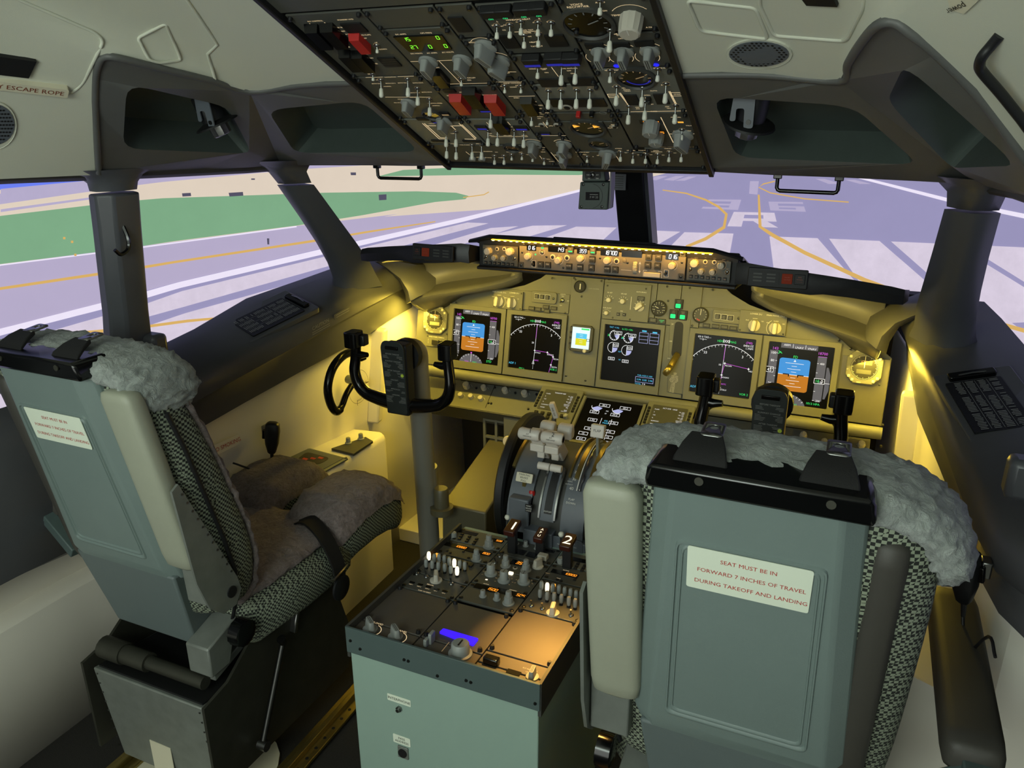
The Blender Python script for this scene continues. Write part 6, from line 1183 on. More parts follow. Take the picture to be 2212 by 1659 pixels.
# thrust levers
for k, (x0, x1, t) in enumerate(((-.074, -.014, '1'), (-.008, .052, '2'))):
    xc = (x0+x1)/2; T = thing('thrust_lever', 'white thrust lever with grip numbered %s' % ('one' if k == 0 else 'two'), 'lever', qp(xc, 60, .26))
    G = V(qp(xc, 60.5, .371)); b = MB(); b.tube([(x0, G.y, G.z), (x0+.006, G.y, G.z), (xc, G.y, G.z), (x1-.006, G.y, G.z), (x1, G.y, G.z)], [.013, .017, .0155, .017, .013], 18); b.build('grip', 'lever_white', T, world=True, smooth=50)
    b = MB(); xa = xc+(.012 if k == 0 else -.012); b.hexa([(xa-.017, *qp(0, 66, .245)[1:]), (xa+.017, *qp(0, 66, .245)[1:]), (xa+.017, *qp(0, 80, .245)[1:]), (xa-.017, *qp(0, 80, .245)[1:]), (xa-.017, *qp(0, 60, .365)[1:]), (xa+.017, *qp(0, 60, .365)[1:]), (xa+.017, *qp(0, 66, .368)[1:]), (xa-.017, *qp(0, 66, .368)[1:])]); b.build('arm', 'lever_white', T, world=True, bevel=.004)
    b = MB(); b.cb((xa, *qp(0, 62, .313)[1:]), (.040, .030, .022)); b.build('lever_block', 'lever_white', T, world=True, bevel=.003)
    b = MB(); b.cb((xa, *qp(0, 65, .276)[1:]), (.022, .024, .030)); b.build('lever_foot', 'lever_white', T, world=True, bevel=.003)
    # reverser handle ahead of the grip
    R0 = V(qp(xc, 77, .318)); x0, x1 = ((-.052, -.002), (.0, .050))[k]; b = MB(); b.loft([[(x, R0.y+dy, R0.z+dz) for dy, dz in ((-.016, -.018), (-.020, .006), (-.010, .024), (.012, .024), (.018, .0), (.012, -.018))] for x in (x0+.004, x1-.004)]); b.build('reverser_handle', 'lever_white', T, world=True, bevel=.006)
    if k == 1: b = MB(); b.cyl((x1-.001, G.y, G.z), (x1+.002, G.y, G.z), .009, n=14); b.build('disconnect_button', 'black_matte', T, world=True)
    f = Fr(G+V((0, -.0158*math.cos(.5), .0158*math.sin(.5)+.0)), (1, 0, 0), (0, math.sin(.5), math.cos(.5))); b = MB(); b.T = f.m; b.text(t, .004, .008, .016, .0008); b.text('A/T', 0, -.002, .0055, .0022); b.text('DISENGAGE', 0, -.008, .0045, .0022); b.build('lettering', 'print_black', T, world=True, smooth=0)
for k, (x0, x1) in enumerate(((-.022, .0125), (.0145, .047))):
    T = thing('start_lever', 'small white engine start lever, %s one of two' % ('left' if k == 0 else 'right'), 'lever', qp((x0+x1)/2, 52, .25)); G = qp(0, 51, .292)
    b = MB(); b.cyl((x0, G[1], G[2]), (x1, G[1], G[2]), .0105, n=14); b.build('grip', 'lever_white', T, world=True, bevel=.002); b = MB(); b.bar(qp((x0+x1)/2, 53, .235), qp((x0+x1)/2, 51.5, .285), .008, .014, (1, 0, 0)); b.build('arm', 'steel', T, world=True)
# speed brake lever, flap lever, parking brake
T = thing('speed_brake_lever', 'white speed brake lever with tall lettered paddle', 'lever', (-.055, -.52, .80))
p0, p1 = V((-.058, -.53, .79)), V((-.060, -.535, .865)); b = MB(); b.bar(p0, p1, .008, .012, (0, 1, 0)); b.build('stem', 'steel', T, world=True)
ax = (V(at(1190, 868, y=-.55))-V(at(1203, 905, y=-.535))).normalized(); c0 = V(at(1197, 886, y=-.54)); f = Fr(c0, ax.cross(V((0, -1, .2))), ax); b = MB(); b.T = f.m; b.prism(rrect(.016, .052, .004), -.008, .008); b.build('paddle', 'lever_white', T, world=True, bevel=.002)
b = MB(); b.T = f.m; b.text('SPD BRK', 0, 0, .008, .0086, rot=math.pi/2); b.build('lettering', 'print_black', T, world=True, smooth=0)
T = thing('flap_lever', 'pale flap lever with square lettered knob', 'lever', (.112, -.63, .75)); K0 = V(at(1292, 931, x=.112)); f = Fr(K0, (1, 0, 0), (0, .25, 1))
b = MB(); b.T = f.m; b.prism(rrect(.038, .036, .003), -.012, .010); b.build('knob', 'lever_white', T, world=True, bevel=.003); b = MB(); b.T = f.m; b.text('FLAP', 0, .002, .010, .0106); b.build('lettering', 'print_black', T, world=True, smooth=0)
b = MB(); b.bar((.112, K0.y+.01, .74), (.112, K0.y+.002, K0.z-.015), .008, .016, (0, 1, 0)); b.build('stem', 'worn_metal', T, world=True, bevel=.001)
T = thing('parking_brake_lever', 'cream parking brake paddle left of the thrust levers', 'lever', (-.056, -.765, .697)); K0 = V(at(1133, 1032, x=-.056)); f = Fr(K0, (1, 0, 0), (0, .5, 1)); b = MB(); b.T = f.m; b.prism(rrect(.048, .026, .003), -.003, .003); b.build('paddle', 'label_cream', T, world=True, bevel=.001)
b = MB(); b.T = f.m
for k, t in enumerate(('PARKING', 'BRAKE', 'PULL')): b.text(t, 0, .008-.008*k, .0078, .0034)
b.build('lettering', 'print_black', T, world=True, smooth=0); b = MB(); b.bar((-.062, K0.y+.012, .69), (-.058, K0.y+.006, K0.z-.008), .010, .008, (0, 1, 0)); b.build('stem', 'brass', T, world=True)
# trim wheels
for s in (-1, 1):
    T = thing('trim_wheel', 'large black trim wheel on the %s of the quadrant' % ('left side' if s < 0 else 'right side'), 'trim wheel', (s*.165, -.50, .40))
    b = MB(); b.T = MX.Translation((s*.165, -.50, .60)) @ MX.Rotation(math.pi/2, 4, 'Y'); b.lathe([(.15, -.012), (.205, -.016), (.212, -.010), (.212, .010), (.205, .016), (.15, .012)], 48); b.build('rim', 'black_soft', T, world=True, smooth=30)
    b = MB(); b.T = MX.Translation((s*.165, -.50, .60)) @ MX.Rotation(math.pi/2, 4, 'Y'); b.lathe([(.151, -.006), (.151, .006)], 32); b.build('disc', 'black_matte', T, world=True)
# bay support under the displays
b = MB(); b.hexa([(-.285, -.33, 0), (.285, -.33, 0), (.285, .05, 0), (-.285, .05, 0), (-.285, -.31, .60), (.285, -.31, .60), (.285, -.09, .725), (-.285, -.09, .725)])
tag(b.build('display_bay', 'panel_dark', bevel=.004), 'dark sloping bay under the lower display and keypad units', 'console')
# ---------------------------------------------------------------- control columns with wheels
mat('board_dark', '242a29', .5, var=.1)
def yoke(s):
    sd = 'left' if s < 0 else 'right'; cx = s*.548; Y = -.585
    T = thing('control_column', '%s control column with black horned wheel and checklist holder' % sd, 'control column', (cx, -.47, 0))
    b = MB(); b.tube([(cx, -.455, .0), (cx, -.462, .30), (cx, -.485, .86), (cx, -.49, .93)], .036, 20); b.build('column', 'column_paint', T, world=True, smooth=60)
    b = MB(); b.tube(smooth_path([(cx, -.489, .925), (cx, -.492, .965), (cx, -.515, .985), (cx, -.545, .985)], 4), .037, 18); b.build('elbow', 'column_paint', T, world=True, smooth=60)
    b = MB(); b.cyl((cx, -.4585, .485), (cx, -.462, .555), .0385, n=20); b.build('column_sleeve', 'column_paint', T, world=True)
    b = MB(); b.tube([(cx, -.54, .98), (cx, -.565, .98)], .052, 20); b.build('hub_cap', 'black_soft', T, world=True)
    wh = [(-.163, 1.0), (-.168, .955), (-.172, .915), (-.162, .873), (-.135, .846), (-.10, .836), (-.05, .828), (0, .824)]
    for sg in (-1, 1):
        P = smooth_path([(cx+sg*abs(x), Y+(.0 if z > .95 else -.004), z) for x, z in wh], 4); n = len(P)
        b = MB(); b.tube(P, [.0165+.009*(k/(n-1))**1.6 for k in range(n)], 12, flat=1.0); b.build('wheel_arm', 'black_gloss', T, world=True, smooth=60)
        x0 = cx+sg*.165; b = MB(); b.loft([[(x0+a*.022+sg*.002, Y+c*.028-.004, z) for a, c in ((-1, -.8), (-.6, -1), (.6, -1), (1, -.8), (1, .8), (.6, 1), (-.6, 1), (-1, .8))] for z in (.995, 1.005, 1.035, 1.046)]); h = b.build('switch_head', 'black_gloss', T, world=True, bevel=.003)
        b = MB(); b.cb((x0-sg*.020, Y+.016, 1.015), (.024, .030, .036)); b.build('trim_switch', 'black_soft', T, world=True, bevel=.005)
        b = MB(); b.tube([(x0, Y, .972), (x0-sg*.022, Y-.002, .970), (x0-sg*.045, Y-.004, .974)], [.013, .012, .008], 10); b.build('thumb_rest', 'black_gloss', T, world=True, smooth=60)
        b = MB(); b.cyl((x0-sg*.005, Y+.015, .95), (x0-sg*.012, Y+.03, .953), .009, n=10); b.build('trigger', 'black_gloss', T, world=True)
    b = MB(); b.loft([[(cx+a*.040, Y-.012+c*.022, z) for a, c in ((-1, -1), (1, -1), (1, 1), (-1, 1))] for z in (.80, 1.03)]); b.build('hub_box', 'black_soft', T, world=True, bevel=.006)
    f = Fr((cx, Y-.036, .925), (1, 0, 0), (0, -.06, 1)); b = MB(); b.T = f.m; b.prism(r2([(-.036, -.120), (.036, -.120), (.041, .10), (.030, .118), (-.030, .118), (-.041, .10)], .012, 3), 0, .006); c = b.build('checklist_board', 'board_dark', T, world=True, bevel=.001)
    b = MB(); b.T = f.m; b.cb((0, .098, .008), (.044, .010, .006)); b.build('clip', 'black_gloss', T, world=True, bevel=.001)
    b = MB(); b.T = f.m; rnd = random.Random(3)
    y = .078
    for t, nl in (('BEFORE TAKEOFF', 3), ('RUNWAY CHANGE', 5), ('AFTER TAKEOFF', 5), ('DESCENT', 5), ('APPROACH', 2), ('LANDING', 6)):
        b.text(t, 0, y, .0062, .0064); y -= .0062
        for k in range(nl):
            w0 = .012+.014*rnd.random(); w1 = .010+.016*rnd.random(); b.rect(-.034+w0/2, y, w0, .0009, .0064); b.rect(.034-w1/2, y, w1, .0009, .0064); y -= .0037
        y -= .0058
    b.build('checklist_print', 'print_grey', c, world=True, smooth=0)
    mat('dot_lime', 'b8cf4a', .5, var=0) if 'dot_lime' not in MATS else None
    b = MB(); b.T = f.m; b.T = f.sub(.030, .012, .0065).m; b.lathe([(.0052, 0), (.0052, .002)], 16); b.build('marker_knob', 'dot_lime', c, world=True)
yoke(-1); yoke(1)
# rudder pedal housings beside each column
for s in (-1, 1):
    sd = 'left' if s < 0 else 'right'
    T = thing('pedal_housing', 'grey sloping pedal duct on the floor inboard of the %s column' % sd, 'pedal housing', (s*.40, -.30, 0))
    X0, X1 = s*.515, s*.345; lo, hi = min(X0, X1), max(X0, X1)
    b = MB(); b.hexa([(lo, -.44, 0), (hi, -.44, 0), (hi, .20, 0), (lo, .20, 0), (lo, -.42, .40), (hi, -.42, .40), (hi, .0, .50), (lo, .0, .50)]); b.build('duct', 'duct_paint', T, world=True, bevel=.006)
    b = MB(); b.bx(min(s*.44, s*.345), -.06, .50, max(s*.44, s*.345), .06, .62); b.build('adjuster_box', 'panel_grey', T, world=True, bevel=.004)
    b = MB(); b.cyl((s*.40, -.06, .53), (s*.40, -.10, .53), .008, n=10); b.build('crank_stem', 'steel', T, world=True); b = MB(); b.T = MX.Translation((s*.40, -.10, .53)) @ MX.Rotation(math.pi/2, 4, 'X'); b.lathe([(.008, .012), (.020, .010), (.022, .004), (.022, 0), (.008, -.002)], 18); b.build('crank_knob', 'lever_white', T, world=True)
    b = MB(); xx = sorted((s*.53, s*.43))
    for k in range(4): z = .36+.07*k; b.bx(xx[0], -.04, z, xx[1], -.03, z+.010)
    for k in range(3): x = xx[0]+(xx[1]-xx[0])*k/2; b.bx(x-.005, -.041, .36, x+.005, -.031, .58)
    b.build('pedal_grid', 'panel_grey', T, world=True)
    b = MB(); b.T = MX.Translation((s*.485, -.475, .40)); b.lathe([(.040, 0), (.040, .022), (.026, .024), (.026, .085), (.022, .092)], 18); b.build('column_actuator', 'duct_paint', T, world=True, smooth=30)
# ---------------------------------------------------------------- seats
def weave(name, c0, c1, sc):
    m = bpy.data.materials.new(name); m.use_nodes = True; nt = m.node_tree; bs = nt.nodes['Principled BSDF']; bs.inputs['Roughness'].default_value = .85
    tc = nt.nodes.new('ShaderNodeTexCoord'); mp = nt.nodes.new('ShaderNodeMapping'); mp.inputs['Scale'].default_value = (sc*1.0, sc*.85, sc*1.15); mp.inputs['Location'].default_value = (.37, .21, .13); mp.inputs['Rotation'].default_value = (.18, 0, 0)
    ck = nt.nodes.new('ShaderNodeTexChecker'); ck.inputs['Scale'].default_value = 1; ck.inputs[1].default_value = (*lin(c0), 1); ck.inputs[2].default_value = (*lin(c1), 1)
    ns = nt.nodes.new('ShaderNodeTexNoise'); ns.inputs['Scale'].default_value = 14; vm = nt.nodes.new('ShaderNodeVectorMath'); vm.operation = 'MULTIPLY_ADD'; vm.inputs[1].default_value = (.012, .012, .012)
    nt.links.new(tc.outputs['Object'], ns.inputs['Vector']); nt.links.new(ns.outputs['Color'], vm.inputs[0]); nt.links.new(tc.outputs['Object'], vm.inputs[2]); nt.links.new(vm.outputs[0], mp.inputs['Vector']); nt.links.new(mp.outputs[0], ck.inputs['Vector']); nt.links.new(ck.outputs[0], bs.inputs['Base Color'])
    bp = nt.nodes.new('ShaderNodeBump'); bp.inputs['Strength'].default_value = .5; bp.inputs['Distance'].default_value = .003; nt.links.new(ck.outputs[1], bp.inputs['Height']); nt.links.new(bp.outputs[0], bs.inputs['Normal']); MATS[name] = m
weave('woven_cloth', '8b9480', '20231f', 170)
def fleece(name, c0, c1):
    m = bpy.data.materials.new(name); m.use_nodes = True; nt = m.node_tree; bs = nt.nodes['Principled BSDF']; bs.inputs['Roughness'].default_value = .95; bs.inputs['Sheen Weight'].default_value = .35; bs.inputs['Specular IOR Level'].default_value = .15
    tc = nt.nodes.new('ShaderNodeTexCoord'); n = nt.nodes.new('ShaderNodeTexNoise'); n.inputs['Scale'].default_value = 55; n.inputs['Detail'].default_value = 6; n.inputs['Roughness'].default_value = .7; n.inputs['Distortion'].default_value = 1.2
    mx = nt.nodes.new('ShaderNodeMix'); mx.data_type = 'RGBA'; mx.inputs[6].default_value = (*lin(c0), 1); mx.inputs[7].default_value = (*lin(c1), 1)
    rp = nt.nodes.new('ShaderNodeMapRange'); rp.inputs[1].default_value = .35; rp.inputs[2].default_value = .65
    nt.links.new(tc.outputs['Object'], n.inputs['Vector']); nt.links.new(n.outputs['Fac'], rp.inputs[0]); nt.links.new(rp.outputs[0], mx.inputs[0]); nt.links.new(mx.outputs[2], bs.inputs['Base Color'])
    bp = nt.nodes.new('ShaderNodeBump'); bp.inputs['Strength'].default_value = .9; bp.inputs['Distance'].default_value = .012; nt.links.new(n.outputs['Fac'], bp.inputs['Height']); nt.links.new(bp.outputs[0], bs.inputs['Normal']); MATS[name] = m
fleece('sheepskin', '838a86', 'adb4af'); fleece('sheepskin_dim_light', '6e605c', '968783')  # second tone is the same fleece with dim warm light put into its colour
from mathutils import noise as NZ
def fuzz(o, amp, sc=45, amp2=.35):      # push a dense surface out by woolly noise
    me = o.data; me.update(); nv = [v.normal.copy() for v in me.vertices]
    for v, n in zip(me.vertices, nv): q = v.co*sc; v.co += n*(amp*(abs(NZ.noise(q))*1.4+amp2*NZ.noise(q*3.1)-.25))
    me.update()
def sup(n, e): return [(abs(math.cos(t))**e*(1 if math.cos(t) >= 0 else -1), abs(math.sin(t))**e*(1 if math.sin(t) >= 0 else -1)) for t in [2*math.pi*k/n for k in range(n)]]
def seat(cx, si, label):      # si: +1 when the inboard side is at +x
    T = thing('pilot_seat', label, 'pilot seat', (cx, -1.25, 0)); X = lambda x: cx+si*x
    def Bd(mb, nm, m, par=None, **k): return mb.build(nm, m, par or T, world=True, **k)
    # moulded back shell: tapered, with bevelled edges
    def shell_y(z): return -1.597+(1.25-z)*.198
    b = MB(); L = []
    for z, w, y0, dp in ((1.235, .134, 0, .06), (1.20, .137, 0, .075), (.98, .150, 0, .085), (.74, .166, 0, .085), (.70, .160, .012, .07)):
        y = shell_y(z)+y0; L.append([(cx+a, y+d, z) for a, d in ((-w+.03, 0), (w-.03, 0), (w, .022), (w+.006, dp), (-w-.006, dp), (-w, .022))])
    b.loft(L); sh = Bd(b, 'back_shell', 'seat_shell', bevel=.005, smooth=30)
    F = Fr((cx, shell_y(.98)-.0005, .98), (1, 0, 0), (0, -.198, 1))
    for q, w_, z_ in (([(-.110, -.225), (.110, -.225), (.100, .150), (-.100, .150)], .006, .003), ([(-.101, -.216), (.101, -.216), (.092, .141), (-.092, .141)], .004, .002)):
        P = r2(q, .012, 3); b = MB(); b.T = F.m; n = len(P); b.loft([[(x*k1, y*k1+.001, zz) for x, y in P] for k1, zz in ((1.0, -.002), (.985, z_), (.965, z_), (.95, -.002))], cap=False); Bd(b, 'moulded_ridge', 'seat_shell', smooth=60)
    u, v = (0, .105); b = MB(); b.T = F.sub(u, v, .001).m; b.prism(rrect(.165, .076, .004), 0, .0012); pl_ = Bd(b, 'placard', 'label_white')
    b = MB(); b.T = F.sub(u, v, .0025).m
    for k, t in enumerate(('SEAT MUST BE IN', 'FORWARD 7 INCHES OF TRAVEL', 'DURING TAKEOFF AND LANDING')): b.text(t, .004 if k else .0, .0205-.021*k, .0098, 0, w=1.0)
    Bd(b, 'lettering', 'print_red', pl_, smooth=0)
    b = MB(); b.loft([[(cx+a, shell_y(z)+d, z) for a, d in ((-w, -.010), (w, -.010), (w, .07), (-w, .07))] for z, w in ((1.210, .142), (1.222, .143), (1.241, .140), (1.249, .134))]); Bd(b, 'top_cap', 'black_gloss', bevel=.006)
    for x in (-.07, .09): b = MB(); p = V((cx+x, shell_y(1.235)-.0105, 1.235)); b.cyl(p, p+V((0, -.002, 0)), .006, n=12); Bd(b, 'cap_screw', 'worn_dark')
    # lower shroud
    b = MB(); b.hexa([(cx-.13, -1.43, .49), (cx+.13, -1.43, .49), (cx+.12, -1.33, .49), (cx-.12, -1.33, .49), (cx-.155, -1.482, .715), (cx+.155, -1.482, .715), (cx+.15, -1.38, .715), (cx-.15, -1.38, .715)]); Bd(b, 'lower_shroud', 'seat_shell_dark', bevel=.006)
    # woven back cushion
    secs = [(.56, -1.365, .070, .205), (.62, -1.36, .085, .225), (.70, -1.362, .095, .237), (.80, -1.385, .095, .240), (.92, -1.42, .088, .240), (1.04, -1.455, .080, .240), (1.13, -1.485, .070, .236), (1.19, -1.50, .058, .215), (1.215, -1.505, .040, .18)]
    b = MB(); b.loft([[(cx+hw*a, y+t*d, z) for a, d in sup(32, .55)] for z, y, t, hw in secs]); Bd(b, 'back_cushion', 'woven_cloth', smooth=70, sub=1)
    b = MB(); b.loft([[(X(hw+.004+.004*a), y-t*.25+.006*d, z) for a, d in sup(8, 1)] for z, y, t, hw in secs[:7]]); Bd(b, 'cushion_piping', 'black_soft', smooth=60)
    # fleece over the front of the back
    b = MB(); L = []
    zs = [(.58+.66*k/36) for k in range(37)]
    def ip(z, j):
        for a, c in zip(secs, secs[1:]):
            if z <= c[0]: t = (z-a[0])/(c[0]-a[0]); return a[j]+(c[j]-a[j])*max(0, t)
        return secs[-1][j]
    for z in zs:
        y, t, hw = ip(z, 1), ip(z, 2)+.014, ip(z, 3)+.004; row = []
        for k in range(37): th = math.radians(28+124*k/36); row.append((cx+hw*math.copysign(abs(math.cos(th))**.5, math.cos(th)), y+t*max(-.1, abs(math.sin(th))**.6*math.copysign(1, math.sin(th))), z))
        L.append(row)
    b.loft(L, closed=False); o = Bd(b, 'fleece_front', 'sheepskin_dim_light', smooth=180); fuzz(o, .010); md = o.modifiers.new('t', 'SOLIDIFY'); md.thickness = .012; md.offset = -1
    # fleece roll over the top of the back
    path = smooth_path([(X(.212), -1.462, 1.125), (X(.211), -1.470, 1.155), (X(.198), -1.482, 1.195), (X(.15), -1.492, 1.215), (X(.07), -1.495, 1.222), (X(-.08), -1.495, 1.222), (X(-.17), -1.490, 1.212), (X(-.222), -1.478, 1.18), (X(-.244), -1.462, 1.135), (X(-.248), -1.445, 1.09)], 9); n = len(path)
    b = MB(); L = []
    for i, p in enumerate(path):
        d = (path[min(n-1, i+1)]-path[max(0, i-1)]).normalized(); up = V((0, 1, 0)); a = up; c = d.cross(a).normalized(); k = min(1, .55+4*min(i, n-1-i)/n)
        L.append([p+a*(.082*k*ca)+c*(.030*k*sa) for ca, sa in sup(40, .8)])
    b.loft(L); o = Bd(b, 'fleece_top', 'sheepskin', smooth=180); fuzz(o, .009, 85)
    # shoulder straps over the top with metal tabs
    for x in (-.075, .085):
        xx = cx+x; b = MB(); P = [(-1.587, 1.236, .038), (-1.578, 1.25, .036), (-1.558, 1.262, .030), (-1.535, 1.27, .022)]; b.loft([[(xx-w, y, z-.003), (xx+w, y, z-.003), (xx+w*.96, y, z+.006), (xx-w*.96, y, z+.006)] for y, z, w in P]); st = Bd(b, 'shoulder_strap', 'belt_black', bevel=.002)
        b = MB(); f = Fr((xx+.006, -1.522, 1.276), (1, 0, 0), (0, 1, .12)); b.T = f.m; o_ = rrect(.030, .040, .006); i_ = [(.007*math.cos(-t), .006+.007*math.sin(-t)) for t in [2*math.pi*k/12 for k in range(12)]]
        b.poly([[V((px_, py_, .001)) for px_, py_ in o_], [V((px_, py_, .001)) for px_, py_ in i_]]); Bd(b, 'buckle_tab', 'steel', st, solid=.003)
    # padded armrest folded up against the inboard side of the back
    b = MB(); L = []
    for z, k in ((1.192, .55), (1.186, .88), (1.17, 1), (.79, 1), (.765, .92), (.755, .6)):
        y = shell_y(z)+.012; L.append([(X(.196)+.043*k*a, y+.024*k*d+.010, z) for a, d in sup(20, .55)])
    b.loft(L); Bd(b, 'stowed_armrest', 'vinyl', smooth=70)
    b = MB(); b.hexa([(X(.175), -1.47, .655), (X(.244), -1.47, .655), (X(.244), -1.41, .655), (X(.175), -1.41, .655), (X(.175), -1.475, .77), (X(.244), -1.475, .77), (X(.244), -1.42, .77), (X(.175), -1.42, .77)]); Bd(b, 'armrest_bracket', 'worn_metal', bevel=.003)
    # dark filler pad on the outboard side
    b = MB(); L = []
    for z, k in ((1.17, .5), (1.16, .9), (1.13, 1), (.70, 1), (.67, .8)):
        y = shell_y(z)+.055; L.append([(X(-.170)+.026*k*a, y+.036*k*d, z) for a, d in sup(16, .7)])
    b.loft(L); Bd(b, 'side_bolster', 'vinyl_dark', smooth=70)
    # outboard armrest, lowered
    b = MB(); L = []
    for y, k in ((-1.405, .7), (-1.395, .95), (-1.36, 1), (-.98, 1), (-.945, .9), (-.93, .6)): L.append([(X(-.346)+.044*k*a+si*-.012*(y+1.4), y, .748+.030*k*d) for a, d in sup(20, .5)])
    b.loft(L); Bd(b, 'lowered_armrest', 'vinyl_dark', smooth=70)
    b = MB(); b.bar((X(-.23), -1.43, .66), (X(-.355), -1.41, .735), .03, .03); b.bar((X(-.355), -1.43, .735), (X(-.355), -1.36, .735), .05, .03); Bd(b, 'armrest_arm', 'pedestal_band', bevel=.003)
    # recline bracket plate with rivet holes
    yz = [(-1.53, .97), (-1.512, .98), (-1.425, .77), (-1.392, .69), (-1.385, .655), (-1.405, .625), (-1.445, .625), (-1.48, .66), (-1.505, .74)]
    b = MB(); b.loft([[(X(.246), y, z) for y, z in yz], [(X(.252), y, z) for y, z in yz]]); pl2 = Bd(b, 'recline_bracket', 'worn_metal')
    for k in range(11): t = k/10; p = (X(.2522), -1.508+.10*t, .955-.24*t); b = MB(); b.cyl(p, (X(.2535), p[1], p[2]), .0028, n=8); Bd(b, 'rivet', 'steel', pl2)
    b = MB(); b.cyl((X(.2522), -1.415, .665), (X(.255), -1.415, .665), .014, n=16); Bd(b, 'pivot', 'black_soft', pl2)
    # seat cushion: woven base, fleece top, two thigh pads
    b = MB(); b.loft([[(cx+hw*a, y, zc+h*d) for a, d in sup(28, .5)] for y, zc, h, hw in ((-1.36, .505, .06, .20), (-1.32, .505, .075, .235), (-1.15, .502, .078, .25), (-1.0, .495, .072, .25), (-.955, .49, .06, .24))]); Bd(b, 'seat_cushion', 'woven_cloth', smooth=70)
    b = MB(); L = []
    for k in range(31):
        y = -1.345+.40*k/30; hw = .196+.012*math.sin(math.pi*k/30); L.append([(cx+hw*(-1+2*j/30), y, .596-.030*abs(-1+2*j/30)**6-.022*math.cos((-1+2*j/30)*math.pi/2)-.004*k/30) for j in range(31)])
    b.loft(L, closed=False); o = Bd(b, 'fleece_seat', 'sheepskin_dim_light', smooth=180); fuzz(o, .010); md = o.modifiers.new('t', 'SOLIDIFY'); md.thickness = .018; md.offset = 1 if si > 0 else 1
    for sg in (-1, 1):
        xc = cx+sg*.137; S_ = [(-1.00, .505, .055, .085), (-.97, .525, .085, .102), (-.90, .545, .092, .108), (-.80, .545, .094, .108), (-.72, .53, .094, .106), (-.675, .505, .088, .100), (-.65, .485, .06, .088)]
        b = MB(); b.loft([[(xc+hw*a, y, zc+h*d) for a, d in sup(24, .6)] for y, zc, h, hw in S_]); tp = Bd(b, 'thigh_pad', 'woven_cloth', smooth=70)
        b = MB(); L = []
        for k in range(33):
            t = k/32*(len(S_)-1); i = min(int(t), len(S_)-2); f_ = t-i; y, zc, h, hw = [S_[i][q]*(1-f_)+S_[i+1][q]*f_ for q in range(4)]; row = []
            for j in range(25): th = math.radians(172-164*j/24); row.append((xc+(hw+.006)*math.copysign(abs(math.cos(th))**.6, math.cos(th)), y, zc+(h+.010)*math.copysign(abs(math.sin(th))**.6, math.sin(th))))
            L.append(row)
        b.loft(L, closed=False); o = Bd(b, 'fleece_pad', 'sheepskin_dim_light', tp, smooth=180); fuzz(o, .010)
    # lap belt with buckle and round pad
    b = MB(); P = smooth_path([(X(.085), -.985, .585), (X(.14), -1.0, .607), (X(.215), -1.03, .585), (X(.262), -1.045, .52), (X(.268), -1.05, .46)], 4); b.loft([[(p.x, p.y-.024, p.z), (p.x, p.y+.024, p.z), (p.x+.004*si, p.y+.024, p.z+.006), (p.x+.004*si, p.y-.024, p.z+.006)] for p in P]); lb = Bd(b, 'lap_belt', 'belt_black', smooth=60)
    b = MB(); b.T = MX.Translation((X(.272), -1.05, .455)) @ MX.Rotation(math.pi/2, 4, 'Y'); b.lathe([(.030, -.006), (.036, -.003), (.036, .003), (.030, .006)], 20); Bd(b, 'belt_reel', 'black_soft', lb)
    b = MB(); b.tube([(X(.270), -1.085, .50), (X(.280), -1.085, .505), (X(.284), -1.05, .515), (X(.275), -1.02, .51)], .004, 6); Bd(b, 'buckle', 'steel', lb)
    # base: riveted box, side plates, actuator tubes, rod and lever
    bx0, bx1 = cx-.16, cx+.20
    if si < 0: bx0, bx1 = cx-.20, cx+.16
    b = MB(); b.hexa([(bx0+.02, -1.48, .10), (bx1-.01, -1.48, .10), (bx1-.01, -1.10, .10), (bx0+.02, -1.10, .10), (bx0, -1.50, .385), (bx1, -1.50, .385), (bx1, -1.10, .33), (bx0, -1.10, .33)]); bb = Bd(b, 'base_box', 'worn_metal', bevel=.004)
    for sg in (0, 1):
        for k in range(9): x = bx0+.012 if sg == 0 else bx1-.012; z = .37-.03*k; b = MB(); y = -1.50+(.385-z)*.07; b.cyl((x, y, z), (x, y-.002, z), .0026, n=6); Bd(b, 'rivet', 'steel', bb)
    b = MB(); b.hexa([(bx0+.01, -1.49, .384), (bx1-.01, -1.49, .384), (bx1-.01, -1.11, .33), (bx0+.01, -1.11, .33), (bx0+.01, -1.49, .389), (bx1-.01, -1.49, .389), (bx1-.01, -1.11, .335), (bx0+.01, -1.11, .335)]); Bd(b, 'base_shade_plate', 'black_matte', bb)  # black plate that paints the shade of the open base interior
    b = MB(); b.bx(cx-.02, -1.4885, .10, cx+.05, -1.487, .20); 
    Bd(b, 'repair_patch', 'label_cream', bb) if si > 0 else None
    xs = sorted((X(.196), X(.204))); b = MB(); yz = [(-1.50, .12), (-.96, .10), (-.93, .20), (-1.0, .44), (-1.33, .46), (-1.42, .40), (-1.50, .385)]; b.loft([[(xs[0], y, z) for y, z in yz], [(xs[1], y, z) for y, z in yz]]); Bd(b, 'side_plate', 'worn_dark')
    xs = sorted((X(-.196), X(-.204))); b = MB(); b.loft([[(xs[0], y, z) for y, z in yz], [(xs[1], y, z) for y, z in yz]]); Bd(b, 'side_plate', 'worn_dark')
    b = MB(); b.cyl((bx0-.005, -1.455, .415), (bx0+.07, -1.455, .415), .028, n=16); b.cyl((bx0+.07, -1.455, .415), (bx0+.15, -1.455, .415), .024, n=16); b.cyl((bx0+.15, -1.455, .415), (bx1-.03, -1.455, .415), .017, n=12); Bd(b, 'actuator_tube', 'worn_dark', smooth=40)
    b = MB(); b.bar((X(.17), -1.44, .42), (X(.16), -1.20, .47), .03, .02); Bd(b, 'link_bar', 'worn_metal', bevel=.003)
